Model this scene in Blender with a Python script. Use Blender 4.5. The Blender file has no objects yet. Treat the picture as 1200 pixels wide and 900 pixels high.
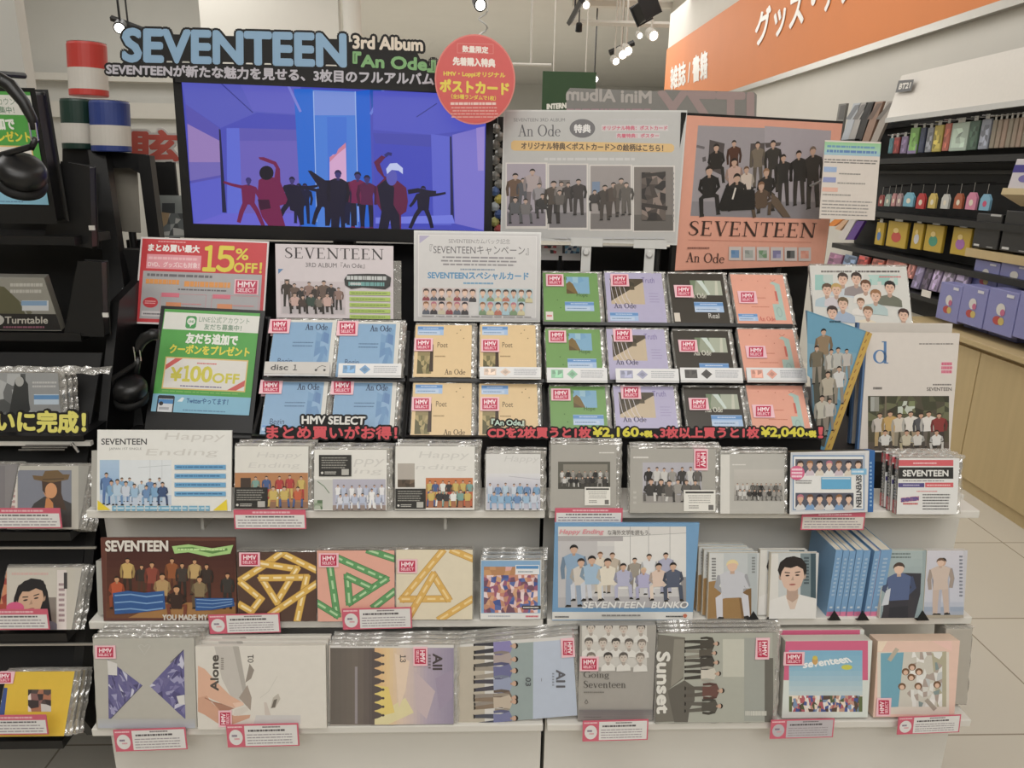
import bpy, math, random
from math import sin, cos, radians, pi, sqrt
from mathutils import Vector, Matrix

# ---------------------------------------------------------------- camera, light, exposure
SC = bpy.context.scene
COL = SC.collection
PXF = 867.0
YAW, PITCH, ROLL, CAMZ = 2.3, 15.9, .018, 1.6
_y, _p = radians(YAW), radians(PITCH)
FW = Vector((sin(_y) * cos(_p), cos(_y) * cos(_p), -sin(_p)))
_r = Vector((cos(_y), -sin(_y), 0)); _u = _r.cross(FW)
RT = _r * cos(ROLL) + _u * sin(ROLL); UP = _u * cos(ROLL) - _r * sin(ROLL)
EYE = Vector((0, 0, CAMZ))
cd_ = bpy.data.cameras.new('camera'); cd_.sensor_width = 36; cd_.lens = 36 * PXF / 1200; cd_.clip_start = .05; cd_.clip_end = 200
cam = bpy.data.objects.new('camera', cd_); COL.objects.link(cam)
cam.matrix_world = Matrix(((RT.x, UP.x, -FW.x, EYE.x), (RT.y, UP.y, -FW.y, EYE.y), (RT.z, UP.z, -FW.z, EYE.z), (0, 0, 0, 1)))
SC.camera = cam
SC.view_settings.view_transform = 'Standard'; SC.view_settings.look = 'None'; SC.view_settings.gamma = 1
SC.view_settings.use_curve_mapping = False; SC.view_settings.exposure = 0.0
W = bpy.data.worlds.new('world'); SC.world = W; W.use_nodes = True
W.node_tree.nodes['Background'].inputs[0].default_value = (1, .97, .92, 1)
W.node_tree.nodes['Background'].inputs[1].default_value = .22
def area(name, loc, rot, sx, sy, power, col=(1, .98, .95)):
    l = bpy.data.lights.new(name, 'AREA'); l.shape = 'RECTANGLE'; l.size = sx; l.size_y = sy; l.energy = power; l.color = col
    o = bpy.data.objects.new(name, l); COL.objects.link(o); o.location = loc; o.rotation_euler = rot; return o
area('ceiling_light_over_gondola', (0, -.5, 3.95), (radians(10), 0, 0), 3.6, 1.4, 30)
area('fill_light_behind_camera', (.2, -2.3, 3.5), (radians(48), 0, 0), 4.2, 1.4, 76)  # added frontal fill, for the shop's unseen lights behind the camera
def spotlamp(name, loc, target, power):
    l = bpy.data.lights.new(name, 'SPOT'); l.energy = power; l.spot_size = radians(55); l.spot_blend = .6; l.shadow_soft_size = .05; l.color = (1, .97, .92)
    o = bpy.data.objects.new(name, l); COL.objects.link(o); o.location = loc; o.rotation_euler = (Vector(target) - Vector(loc)).to_track_quat('-Z', 'Y').to_euler()
for k, (x, y, tx) in enumerate(((-1.3, .1, -.5), (-.2, -.2, .05), (1.0, .1, .6))): spotlamp('glint_spot_%d' % k, (x, y, 3.7), (tx, 1.6, 1.1), 26)  # small unseen shop spots, added for glints on the plastic sleeves
area('ceiling_light_left', (-3.4, 2.2, 4.0), (0, 0, 0), 1.5, 1.5, 40)
area('ceiling_light_right', (1.5, 4.0, 4.0), (0, radians(-6), 0), 1.2, 4.0, 36)
area('ceiling_light_middle', (-.6, 6.5, 4.05), (0, 0, 0), 4.0, 3.0, 80)
area('ceiling_light_far', (-1, 15, 4.05), (0, 0, 0), 8.0, 7.0, 520)
area('fill_light_far_left', (-4.0, 8.6, 4.05), (radians(15), 0, 0), 3.0, 2.0, 72)  # unseen fill added to brighten the dim left partition
area('ceiling_light_wall_wash', (1.9, 8.5, 4.0), (0, radians(-35), 0), .6, 6.0, 22)

# ---------------------------------------------------------------- pixel rays
def ray(px, py): return FW * PXF + RT * (px - 600) - UP * (py - 450)
def at_y(px, py, Y): d = ray(px, py); return EYE + d * ((Y - EYE.y) / d.y)
def at_z(px, py, Z): d = ray(px, py); return EYE + d * ((Z - EYE.z) / d.z)
def at_x(px, py, X): d = ray(px, py); return EYE + d * ((X - EYE.x) / d.x)

# ---------------------------------------------------------------- materials
def lin(v):
    v /= 255.0
    return v / 12.92 if v <= .04045 else ((v + .055) / 1.055) ** 2.4
def L3(c):
    k = .16; g = (.3 * c[0] + .59 * c[1] + .11 * c[2]) * k                 # every colour is pulled a little towards grey
    return (lin(c[0] * (1 - k) + g), lin(c[1] * (1 - k) + g), lin(c[2] * (1 - k) + g), 1)
MATS = {}
def mat(name, col=None, rough=.5, metal=0, coat=0, var=.05, scale=30, emit=0, bump=0, spec=.5):
    m = bpy.data.materials.new(name); m.use_nodes = True; nt = m.node_tree; n = nt.nodes; bs = n['Principled BSDF']
    bs.inputs['Roughness'].default_value = rough; bs.inputs['Metallic'].default_value = metal
    bs.inputs['Coat Weight'].default_value = coat; bs.inputs['Coat Roughness'].default_value = .12
    bs.inputs['Specular IOR Level'].default_value = spec
    tc = n.new('ShaderNodeTexCoord'); nz = n.new('ShaderNodeTexNoise'); nz.inputs['Scale'].default_value = scale; nz.inputs['Detail'].default_value = 3
    nt.links.new(tc.outputs['Object'], nz.inputs['Vector'])
    mr = n.new('ShaderNodeMapRange'); mr.inputs[3].default_value = 1 - var; mr.inputs[4].default_value = 1 + var
    nt.links.new(nz.outputs['Fac'], mr.inputs[0])
    mx = n.new('ShaderNodeMix'); mx.data_type = 'RGBA'; mx.blend_type = 'MULTIPLY'; mx.inputs[0].default_value = 1
    if col is None:
        a = n.new('ShaderNodeVertexColor'); a.layer_name = 'ink'; nt.links.new(a.outputs[0], mx.inputs[6])
    else: mx.inputs[6].default_value = L3(col)
    nt.links.new(mr.outputs[0], mx.inputs[7])
    if emit:
        bs.inputs['Base Color'].default_value = (.01, .01, .01, 1)
        nt.links.new(mx.outputs[2], bs.inputs['Emission Color']); bs.inputs['Emission Strength'].default_value = emit
    else: nt.links.new(mx.outputs[2], bs.inputs['Base Color'])
    if bump:
        bp = n.new('ShaderNodeBump'); bp.inputs['Strength'].default_value = bump; bp.inputs['Distance'].default_value = .002
        nt.links.new(nz.outputs['Fac'], bp.inputs['Height']); nt.links.new(bp.outputs[0], bs.inputs['Normal'])
    MATS[name] = m; return m
mat('print', None, .42, coat=.12, var=.04, scale=60)
mat('matte', None, .7, var=.04, scale=40)
mat('screen', None, .3, emit=.95, var=.01)
mat('lamp', None, .3, emit=9.0, var=.01)
mat('laminate', (216, 213, 205), .35, var=.02, scale=8)
mat('blackplastic', (20, 20, 21), .38, var=.15, scale=40)
mat('blackmetal', (13, 13, 14), .45, var=.15, scale=60)
mat('blackboard', (11, 11, 12), .65, var=.2, scale=20)
mat('casegrey', (152, 150, 143), .22, coat=.5, var=.06, scale=30)
mat('chrome', (200, 200, 200), .2, metal=1)
mat('steel', (185, 182, 174), .3, metal=.6)
mat('wall', (206, 202, 192), .8, var=.03, scale=4)
mat('wallgrey', (198, 197, 190), .85, var=.04, scale=3)
mat('ceil', (210, 208, 202), .9, var=.04, scale=2)
mat('orange', (222, 122, 52), .6, var=.05, scale=3)
mat('green', (44, 76, 42), .7)
mat('acrylic', (205, 205, 202), .15, coat=.4)
def sleeve_mat(name, col, alpha, bump):
    m = bpy.data.materials.new(name); m.use_nodes = True; nt = m.node_tree; n = nt.nodes; n.remove(n['Principled BSDF'])
    out = n['Material Output']; tr = n.new('ShaderNodeBsdfTransparent'); df = n.new('ShaderNodeBsdfDiffuse'); gl = n.new('ShaderNodeBsdfGlossy')
    df.inputs[0].default_value = L3(col); gl.inputs[0].default_value = (1, 1, 1, 1); gl.inputs['Roughness'].default_value = .12
    m1 = n.new('ShaderNodeMixShader'); m1.inputs[0].default_value = .4; m2 = n.new('ShaderNodeMixShader'); m2.inputs[0].default_value = alpha
    tc = n.new('ShaderNodeTexCoord'); nz = n.new('ShaderNodeTexNoise'); nz.inputs['Scale'].default_value = 90; nz.inputs['Detail'].default_value = 2
    bp = n.new('ShaderNodeBump'); bp.inputs['Strength'].default_value = bump; bp.inputs['Distance'].default_value = .004
    l = nt.links; l.new(tc.outputs['Object'], nz.inputs['Vector']); l.new(nz.outputs['Fac'], bp.inputs['Height']); l.new(bp.outputs[0], gl.inputs['Normal'])
    l.new(df.outputs[0], m1.inputs[1]); l.new(gl.outputs[0], m1.inputs[2]); l.new(tr.outputs[0], m2.inputs[1]); l.new(m1.outputs[0], m2.inputs[2]); l.new(m2.outputs[0], out.inputs[0])
    MATS[name] = m
sleeve_mat('sleeve', (195, 192, 184), .62, .9)
sleeve_mat('clearsheet', (200, 198, 190), .3, .3)
def wood_mat():
    m = mat('wood', (196, 170, 118), .5, var=.10, scale=3); n = m.node_tree.nodes
    nz = [x for x in n if x.type == 'TEX_NOISE'][0]; tc = [x for x in n if x.type == 'TEX_COORD'][0]
    mp = n.new('ShaderNodeMapping'); mp.inputs['Scale'].default_value = (8, 8, .6)
    m.node_tree.links.new(tc.outputs['Object'], mp.inputs[0]); m.node_tree.links.new(mp.outputs[0], nz.inputs['Vector'])
wood_mat()
def tile_mat():
    m = mat('tile', (206, 196, 176), .25, var=.03, scale=3); nt = m.node_tree; n = nt.nodes; bs = n['Principled BSDF']
    tc = [x for x in n if x.type == 'TEX_COORD'][0]; br = n.new('ShaderNodeTexBrick'); br.offset = 0
    br.inputs['Scale'].default_value = 1; br.inputs['Brick Width'].default_value = .6; br.inputs['Row Height'].default_value = .6; br.inputs['Mortar Size'].default_value = .003
    br.inputs['Color1'].default_value = L3((206, 199, 184)); br.inputs['Color2'].default_value = L3((201, 194, 179)); br.inputs['Mortar'].default_value = L3((150, 140, 122))
    nt.links.new(tc.outputs['Object'], br.inputs['Vector']); nt.links.new(br.outputs[0], bs.inputs['Base Color'])
tile_mat()

# ---------------------------------------------------------------- mesh builder
class B:
    def __init__(s): s.v = []; s.f = []; s.m = []; s.c = []
    def add(s, vs, fs, mat='print', col=(200, 200, 200)):
        k = len(s.v); s.v += [tuple(q) for q in vs]
        for f in fs: s.f.append([i + k for i in f]); s.m.append(mat); s.c.append(col)
    def box(s, x0, y0, z0, x1, y1, z1, mat='print', col=(200, 200, 200)):
        s.add([(x0, y0, z0), (x1, y0, z0), (x1, y1, z0), (x0, y1, z0), (x0, y0, z1), (x1, y0, z1), (x1, y1, z1), (x0, y1, z1)],
              [(0, 3, 2, 1), (4, 5, 6, 7), (0, 1, 5, 4), (1, 2, 6, 5), (2, 3, 7, 6), (3, 0, 4, 7)], mat, col)
    def prism(s, pts, y0, y1, mat='print', col=(200, 200, 200)):
        n = len(pts)
        s.add([(a, y0, b) for a, b in pts] + [(a, y1, b) for a, b in pts],
              [list(range(n)), list(range(2 * n - 1, n - 1, -1))] + [(i, (i + 1) % n, n + (i + 1) % n, n + i) for i in range(n)], mat, col)
    def tube(s, pts, r, n=8, mat='print', col=(200, 200, 200)):
        pts = [Vector(p) for p in pts]; vs = []; fs = []; rr = r if isinstance(r, (list, tuple)) else [r] * len(pts)
        ref = None
        for i, p in enumerate(pts):
            d = (pts[min(i + 1, len(pts) - 1)] - pts[max(i - 1, 0)]).normalized()
            if ref is None: ref = Vector((0, 0, 1)) if abs(d.z) < .9 else Vector((1, 0, 0))
            a = d.cross(ref).normalized(); b = a.cross(d).normalized(); ref = b
            vs += [p + (a * cos(2 * pi * k / n) + b * sin(2 * pi * k / n)) * rr[i] for k in range(n)]
        for i in range(len(pts) - 1):
            for k in range(n): fs.append((i * n + k, i * n + (k + 1) % n, (i + 1) * n + (k + 1) % n, (i + 1) * n + k))
        fs += [list(range(n))[::-1], [len(vs) - n + k for k in range(n)]]
        s.add(vs, fs, mat, col)
    def lathe(s, c, axis, prof, n=24, mat='print', col=(200, 200, 200), sx=1, sy=1):
        c = Vector(c); ax = Vector(axis).normalized(); a = ax.orthogonal().normalized() if abs(ax.z) < .9 else Vector((1, 0, 0)); b = ax.cross(a).normalized()
        vs = [c + ax * h + a * (r * cos(2 * pi * k / n) * sx) + b * (r * sin(2 * pi * k / n) * sy) for r, h in prof for k in range(n)]
        fs = [(i * n + k, i * n + (k + 1) % n, (i + 1) * n + (k + 1) % n, (i + 1) * n + k) for i in range(len(prof) - 1) for k in range(n)]
        fs += [list(range(n))[::-1], [len(vs) - n + k for k in range(n)]]
        s.add(vs, fs, mat, col)
    def build(s, name, parent=None, M=None, bevel=0, smooth=False):
        me = bpy.data.meshes.new(name); me.from_pydata(s.v, [], s.f)
        ms = sorted(set(s.m)); idx = {k: i for i, k in enumerate(ms)}
        for k in ms: me.materials.append(MATS[k])
        me.polygons.foreach_set('material_index', [idx[k] for k in s.m])
        ca = me.color_attributes.new('ink', 'FLOAT_COLOR', 'CORNER'); buf = []; cache = {}
        for f, c in zip(s.f, s.c):
            if c not in cache: cache[c] = L3(c)
            buf += list(cache[c]) * len(f)
        ca.data.foreach_set('color', buf)
        if smooth: me.polygons.foreach_set('use_smooth', [True] * len(s.f))
        me.update(); o = bpy.data.objects.new(name, me); COL.objects.link(o)
        if M is not None: o.matrix_world = M
        if parent is not None: o.parent = parent
        if bevel:
            b = o.modifiers.new('bevel', 'BEVEL'); b.width = bevel; b.segments = 2; b.limit_method = 'ANGLE'
        return o

def tag(o, label, cat, group=None, kind=None):
    if label: o['label'] = label
    if cat: o['category'] = cat
    if group: o['group'] = group
    if kind: o['kind'] = kind
    return o
def root(name, label, cat, M, group=None):
    o = bpy.data.objects.new(name, None); COL.objects.link(o); o.matrix_world = M; o.empty_display_size = .05
    return tag(o, label, cat, group)
def struct(o): o['kind'] = 'structure'; return o
def clone(o, label, M=None, group=None):
    r = o.copy(); COL.objects.link(r); r['label'] = label
    if group: r['group'] = group
    for ch in list(o.children):
        c = ch.copy(); COL.objects.link(c); c.parent = r
        for g in list(ch.children):
            d = g.copy(); COL.objects.link(d); d.parent = c
    if M is not None: r.matrix_world = M
    return r

# ---------------------------------------------------------------- a plane seen through the lens: where a thing's face stands
class F:
    """face of a thing: bottom pixels xl..xr at yb (number or pair), top pixel yt; stands at depth Y, on height z, or on plane X"""
    def __init__(s, xl, xr, yb, yt, Y=None, z=None, X=None, lean=0, yaw=0):
        ybl, ybr = yb if isinstance(yb, tuple) else (yb, yb)
        cx, cy = (xl + xr) / 2, (ybl + ybr) / 2
        B0 = at_y(cx, cy, Y) if Y is not None else at_z(cx, cy, z) if z is not None else at_x(cx, cy, X)
        if Y is not None and z is not None: B0 = Vector((at_y(cx, cy, Y).x, Y, z))
        a, l = radians(yaw), radians(lean)
        ex = Vector((cos(a), sin(a), 0)); nh = Vector((-sin(a), cos(a), 0)); up = Vector((0, 0, 1))
        s.n = nh * cos(l) - up * sin(l); s.B0 = B0; ez = up * cos(l) + nh * sin(l)
        pl, pr = s.hit(xl, ybl), s.hit(xr, ybr)
        if isinstance(yb, tuple): ex = (pr - pl).normalized(); ez = ex.cross(s.n) * 1.0; ez = -ez if ez.z < 0 else ez
        s.ex, s.ez = ex, ez
        if not isinstance(yb, tuple):
            pl = B0 + ex * (pl - B0).dot(ex); pr = B0 + ex * (pr - B0).dot(ex)
        s.o = pl; s.w = (pr - pl).dot(ex); s.h = (s.hit(cx, yt) - (pl + pr) / 2).dot(ez)
        s.zset = z is not None; s.lean = l; s.pose()
    def pose(s):
        ex, ez, n, o = s.ex, s.ez, s.n, s.o
        s.M = Matrix(((ex.x, n.x, ez.x, o.x), (ex.y, n.y, ez.y, o.y), (ex.z, n.z, ez.z, o.z), (0, 0, 0, 1)))
    def rest(s, t):
        """a leaning thing t deep: raise it so that its back edge rests on the shelf instead of sinking in (same sight line)"""
        if s.zset and s.lean > 0:
            k = 1 - (t * sin(s.lean) + .0012) / (CAMZ - s.o.z); s.o = EYE + (s.o - EYE) * k; s.B0 = EYE + (s.B0 - EYE) * k; s.w *= k; s.h *= k; s.pose()
        return s
    def hit(s, px, py):
        d = ray(px, py); return EYE + d * ((s.B0 - EYE).dot(s.n) / d.dot(s.n))
    def q(s, px, py):
        v = s.hit(px, py) - s.o; return (v.dot(s.ex), v.dot(s.ez))
    def nq(s, u, v): return (u * s.w, v * s.h)

# ---------------------------------------------------------------- lettering
TX = {}
def glyphs(st):
    if st not in TX:
        c = bpy.data.curves.new('t', 'FONT'); c.body = st; c.resolution_u = 3; c.fill_mode = 'FRONT'
        o = bpy.data.objects.new('t', c); COL.objects.link(o)
        me = bpy.data.meshes.new_from_object(o.evaluated_get(bpy.context.evaluated_depsgraph_get()))
        v = [(q.co.x, q.co.y) for q in me.vertices]; f = [list(p.vertices) for p in me.polygons]
        bpy.data.objects.remove(o); bpy.data.curves.remove(c); bpy.data.meshes.remove(me)
        x0 = min(a for a, b in v); x1 = max(a for a, b in v); y0 = min(b for a, b in v); y1 = max(b for a, b in v)
        if y1 - y0 < 1e-4: y1 = y0 + .1
        TX[st] = ([((a - x0) / (x1 - x0), (b - y0) / (y1 - y0)) for a, b in v], f)
    return TX[st]
def _arc(cx, cy, rx, ry, a0, a1, tk, th, n=16):
    r = []
    for i in range(n + 1):
        a = radians(a0 + (a1 - a0) * i / n); r.append((cx + rx * cos(a), cy + ry * sin(a), th + (tk - th) * abs(cos(a)) ** 1.3))
    return r
TK, TH = .125, .045
def _b(x0, x1, y): return [(x0, y, TH), (x1, y, TH)]
def _v(x, y0, y1, w=TK): return [(x, y0, w), (x, y1, w)]
SERIF = {
 'E': (.64, [_v(.14, 0, 1), _b(0, .54, .977), _b(.1, .42, .51), _b(0, .58, .023), _v(.53, .8, 1, .035), _v(.42, .42, .6, .035), _v(.57, 0, .22, .035)]),
 'N': (.86, [_v(.14, 0, 1, .05), _v(.72, 0, 1, .05), [(.1, 1, TK), (.7, .02, TK)], _b(0, .2, .977), _b(.02, .27, .023), _b(.58, .84, .977)]),
 'S': (.6, [[(.5, .78, .04), (.45, .93, .045), (.3, .975, .05), (.15, .9, .09), (.1, .76, .12), (.17, .62, .13), (.34, .49, .14), (.47, .36, .13), (.5, .22, .12), (.43, .08, .08), (.28, .025, .05), (.12, .07, .045), (.05, .25, .04)]]),
 'V': (.76, [[(.12, 1, TK), (.4, 0, TK)], [(.38, 0, .05), (.64, 1, .05)], _b(0, .27, .977), _b(.52, .76, .977)]),
 'T': (.68, [_v(.34, 0, 1), _b(.02, .66, .977), _v(.035, .78, 1, .035), _v(.645, .78, 1, .035), _b(.2, .48, .023)]),
 'A': (.76, [[(.38, 1, .05), (.12, 0, .05)], [(.36, 1, TK), (.64, 0, TK)], _b(.2, .55, .36), _b(.0, .25, .023), _b(.5, .78, .023)]),
 'O': (.84, [_arc(.4, .5, .34, .475, 0, 360, TK, TH, 28)]),
 'n': (.58, [_v(.13, 0, .62, .1), [(.14, .48, .04), (.24, .6, .05), (.34, .61, .06), (.42, .52, .09), (.43, .4, .1), (.43, 0, .1)], _b(.02, .25, .02), _b(.32, .55, .02), _b(.02, .14, .6)]),
 'd': (.6, [_arc(.27, .31, .2, .29, 0, 360, .1, TH, 22), _v(.46, 0, 1, .1), _b(.34, .47, .98), _b(.46, .58, .02)]),
 'e': (.52, [_arc(.26, .31, .2, .29, 8, 320, .1, TH, 20), _b(.07, .47, .35)]),
 'G': (.84, [_arc(.42, .5, .36, .475, 42, 325, TK, TH, 24), _v(.7, .08, .42), _b(.56, .82, .43), _v(.68, .76, .98, .035)]),
 'o': (.56, [_arc(.27, .31, .21, .29, 0, 360, .1, TH, 22)]),
 'i': (.28, [_v(.14, 0, .62, .1), _b(.02, .26, .02), _b(.02, .14, .6), _v(.14, .78, .9, .11)]),
 'g': (.54, [_arc(.24, .4, .17, .21, 0, 360, .09, TH, 18), _arc(.25, -.12, .22, .13, 0, 360, .06, .05, 18), [(.14, .24, .05), (.1, .12, .06), (.3, .03, .07), (.42, -.02, .06)], _b(.38, .52, .6)]),
 'v': (.56, [[(.1, .62, .1), (.28, 0, .1)], [(.27, 0, .04), (.45, .62, .04)], _b(0, .2, .6), _b(.36, .55, .6)]),
 't': (.38, [_v(.17, .06, .82, .1), _b(.02, .34, .6), [(.17, .08, .08), (.24, .02, .05), (.35, .06, .04)]]),
 ' ': (.34, [])}
def strokes2(sts):
    vs, fs = [], []
    for st in sts:
        k = len(vs)
        for i, (x, y, w) in enumerate(st):
            x0, y0, _ = st[max(i - 1, 0)]; x1, y1, _ = st[min(i + 1, len(st) - 1)]
            dx, dy = x1 - x0, y1 - y0
            if len(st) > 8 and (i == 0 or i == len(st) - 1) and abs(st[0][0] - st[-1][0]) + abs(st[0][1] - st[-1][1]) < 1e-6:
                dx, dy = st[1][0] - st[-2][0], st[1][1] - st[-2][1]
            l = math.hypot(dx, dy) or 1; nx, ny = -dy / l, dx / l
            vs += [(x + nx * w / 2, y + ny * w / 2), (x - nx * w / 2, y - ny * w / 2)]
        for i in range(len(st) - 1): fs.append([k + 2 * i, k + 2 * i + 1, k + 2 * i + 3, k + 2 * i + 2])
    return vs, fs
def serif(st):
    key = 'serif:' + st
    if key not in TX:
        V, Fc, x = [], [], 0
        for ch in st:
            adv, sts = SERIF[ch]; vs, fs = strokes2(sts); k = len(V)
            V += [(a + x, b) for a, b in vs]; Fc += [[i + k for i in f] for f in fs]; x += adv + (.07 if st.isupper() else .02)
        x0 = min(a for a, b in V); x1 = max(a for a, b in V); y0 = min(b for a, b in V); y1 = max(b for a, b in V)
        TX[key] = ([((a - x0) / (x1 - x0), (b - y0) / (y1 - y0)) for a, b in V], Fc)
    return TX[key]

LAY = 1.3e-5
class P:
    """printing on a face; T maps the drawing's coordinates to metres on the face"""
    def __init__(s, b, T, lay=None, mat='print', dz=LAY, y0=0, clip=None): s.b, s.T, s.mat, s.dz, s.y0 = b, T, mat, dz, y0; s.clip = clip; s.L = lay if lay is not None else [1]
    def cut(s, pts):
        x0, x1, z0, z1 = s.clip
        for ax, lim, sg in ((0, x0, 1), (0, x1, -1), (1, z0, 1), (1, z1, -1)):
            out = []
            for i in range(len(pts)):
                a, c = pts[i - 1], pts[i]; da, dc = (a[ax] - lim) * sg, (c[ax] - lim) * sg
                if (da < 0) != (dc < 0): t = da / (da - dc); out.append((a[0] + (c[0] - a[0]) * t, a[1] + (c[1] - a[1]) * t))
                if dc >= 0: out.append(c)
            pts = out
            if not pts: break
        return pts
    def m(s, pts, col):
        if s.clip: pts = s.cut(list(pts))
        if len(pts) < 3: return
        y = s.y0 - s.L[0] * s.dz; s.b.add([(a, y, c) for a, c in pts], [list(range(len(pts)))], s.mat, col)
    def up(s, n=1): s.L[0] += n
    def poly(s, pts, col): s.m([s.T(*q) for q in pts], col); s.up()
    def r(s, x0, y0, x1, y1, col): s.poly([(x0, y0), (x1, y0), (x1, y1), (x0, y1)], col)
    def el(s, cx, cy, rx, ry, col, n=28): s.poly([(cx + rx * cos(2 * pi * k / n), cy + ry * sin(2 * pi * k / n)) for k in range(n)], col)
    def sub(s, x0, y0, x1, y1):
        T = s.T; return P(s.b, lambda u, v: T(x0 + u * (x1 - x0), y0 + v * (y1 - y0)), s.L, s.mat, s.dz, s.y0, s.clip)
    def line(s, pts, w, col):
        """a stroke of w metres through points in drawing coordinates"""
        q = [s.T(*p) for p in pts]; vs, fs = strokes2([[(a, b, w) for a, b in q]])
        for g in fs: s.m([vs[k] for k in g], col)
        s.up()
    def t4(s, st, BL, BR, TR, TL, col, bold=0, font=None, out=0, ocol=None, nb=8):
        vs, fs = serif(st) if font == 'serif' else glyphs(st)
        q = []
        for a, b in vs:
            x = (1 - a) * (1 - b) * BL[0] + a * (1 - b) * BR[0] + a * b * TR[0] + (1 - a) * b * TL[0]
            z = (1 - a) * (1 - b) * BL[1] + a * (1 - b) * BR[1] + a * b * TR[1] + (1 - a) * b * TL[1]
            q.append(s.T(x, z))
        def stamp(rad, c, n):
            for k in range(n):
                y = s.y0 - (s.L[0] + .3 * k) * s.dz
                dx, dz = (rad * cos(2 * pi * k / n), rad * sin(2 * pi * k / n)) if rad else (0, 0)
                s.b.add([(a + dx, y, e + dz) for a, e in q], fs, s.mat, c)
            s.up(1 + .3 * n if n > 1 else 1)
        if out: stamp(out + bold, ocol, 12)
        if bold: stamp(bold, col, nb)
        else: stamp(0, col, 1)
    def t(s, st, x0, y0, x1, y1, col, bold=0, font=None, out=0, ocol=None, rot=0, shear=0):
        a, b, c, d = (x0, y0), (x1, y0), (x1 + shear, y1), (x0 + shear, y1)
        if rot == 90: a, b, c, d = (x1, y0), (x1, y1), (x0, y1), (x0, y0)      # reads upward
        if rot == -90: a, b, c, d = (x0, y1), (x0, y0), (x1, y0), (x1, y1)     # reads downward
        s.t4(st, a, b, c, d, col, bold, font, out, ocol)
    def tw(s, st, x0, y0, x1, y1, col, bold=0, rot=0):
        """evenly spaced letters, one cell each"""
        n = len(st)
        for i, ch in enumerate(st):
            if rot: s.t(ch, x0, y0 + (y1 - y0) * (n - i - .95) / n, x1, y0 + (y1 - y0) * (n - i - .1) / n, col, bold, rot=rot) if rot < 0 else s.t(ch, x0, y0 + (y1 - y0) * (i + .05) / n, x1, y0 + (y1 - y0) * (i + .9) / n, col, bold, rot=rot)
            else: s.t(ch, x0 + (x1 - x0) * (i + .05) / n, y0, x0 + (x1 - x0) * (i + .92) / n, y1, col, bold)
    def lines(s, x0, y0, x1, y1, n, col, fill=.9, seed=1, th=.45, cen=False):
        """small print too fine to read: broken rows of ink"""
        rn = random.Random(seed); dy = (y1 - y0) / n
        for i in range(n):
            yy = y0 + dy * (i + .5 - th / 2); w = (x1 - x0) * (fill + (1 - fill) * rn.random()); x = x0 + ((x1 - x0) - w) / 2 if cen else x0; e = x + w
            sgn = w / 16
            while (x - e) * sgn < 0:
                l = sgn * (.5 + 1.6 * rn.random()); k = x + l
                if (k - e) * sgn > 0: k = e
                s.m([s.T(x, yy), s.T(k, yy), s.T(k, yy + dy * th), s.T(x, yy + dy * th)], col); x = k + sgn * .22
        s.up()
    def mosaic(s, x0, y0, x1, y1, nx, ny, cols, seed=1, jit=.35, keep=1):
        rn = random.Random(seed); g = [[(x0 + (x1 - x0) * (i + (rn.uniform(-jit, jit) if 0 < i < nx else 0)) / nx, y0 + (y1 - y0) * (j + (rn.uniform(-jit, jit) if 0 < j < ny else 0)) / ny) for i in range(nx + 1)] for j in range(ny + 1)]
        for j in range(ny):
            for i in range(nx):
                if rn.random() <= keep: s.m([s.T(*g[j][i]), s.T(*g[j][i + 1]), s.T(*g[j + 1][i + 1]), s.T(*g[j + 1][i])], rn.choice(cols))
        s.up()
    def grad(s, x0, y0, x1, y1, stops, n=16, vert=True):
        for i in range(n):
            t = (i + .5) / n
            for k in range(len(stops) - 1):
                if stops[k][0] <= t <= stops[k + 1][0]:
                    u = (t - stops[k][0]) / (stops[k + 1][0] - stops[k][0]); c = tuple(int(stops[k][1][j] * (1 - u) + stops[k + 1][1][j] * u) for j in range(3)); break
            a, b = i / n, (i + 1) / n
            if vert: q = [(x0, y0 + (y1 - y0) * a), (x1, y0 + (y1 - y0) * a), (x1, y0 + (y1 - y0) * b), (x0, y0 + (y1 - y0) * b)]
            else: q = [(x0 + (x1 - x0) * a, y0), (x0 + (x1 - x0) * b, y0), (x0 + (x1 - x0) * b, y1), (x0 + (x1 - x0) * a, y1)]
            s.m([s.T(*k) for k in q], c)
        s.up()
    # ---- printed people
    def fig(s, x, y0, y1, top, bot, hair=(40, 32, 28), skin=(205, 165, 140), pose='stand', flip=1, ang=0, wide=1.0, shoe=(40, 36, 34)):
        a = s.T(x, y0); b = s.T(x, y1); H = math.hypot(b[0] - a[0], b[1] - a[1]); ca, sa = cos(ang), sin(ang)
        ux = Vector((b[0] - a[0], b[1] - a[1])) / H; rx = Vector((ux.y, -ux.x)) * flip * wide
        def q(u, v): w = Vector(a) + rx * (u * H) + ux * (v * H); return (w.x, w.y)
        def pl(pts, c): s.m([q(*k) for k in pts], c); s.up()
        def limb(pts, w, c):
            vs, fs = strokes2([[(p[0], p[1], w * (1 - .15 * i)) for i, p in enumerate(pts)]])
            for g in fs: s.m([q(*vs[k]) for k in g], c)
            s.up()
        sh = tuple(int(k * .8) for k in top)
        if pose == 'stand':
            limb([(-.06, .5), (-.075, .25), (-.08, .02)], .095, bot); limb([(.06, .5), (.075, .25), (.085, .02)], .095, bot)
            pl([(-.13, 0), (-.04, 0), (-.04, .03), (-.1, .04)], shoe); pl([(.13, 0), (.05, 0), (.05, .03), (.1, .04)], shoe)
            limb([(-.125, .79), (-.16, .62), (-.15, .45)], .07, sh); limb([(.125, .79), (.165, .62), (.14, .46)], .07, sh)
            pl([(-.14, .8), (-.05, .845), (.05, .845), (.14, .8), (.1, .6), (.11, .44), (-.11, .44), (-.1, .6)], top); hy = .91
        elif pose == 'sit':
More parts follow.
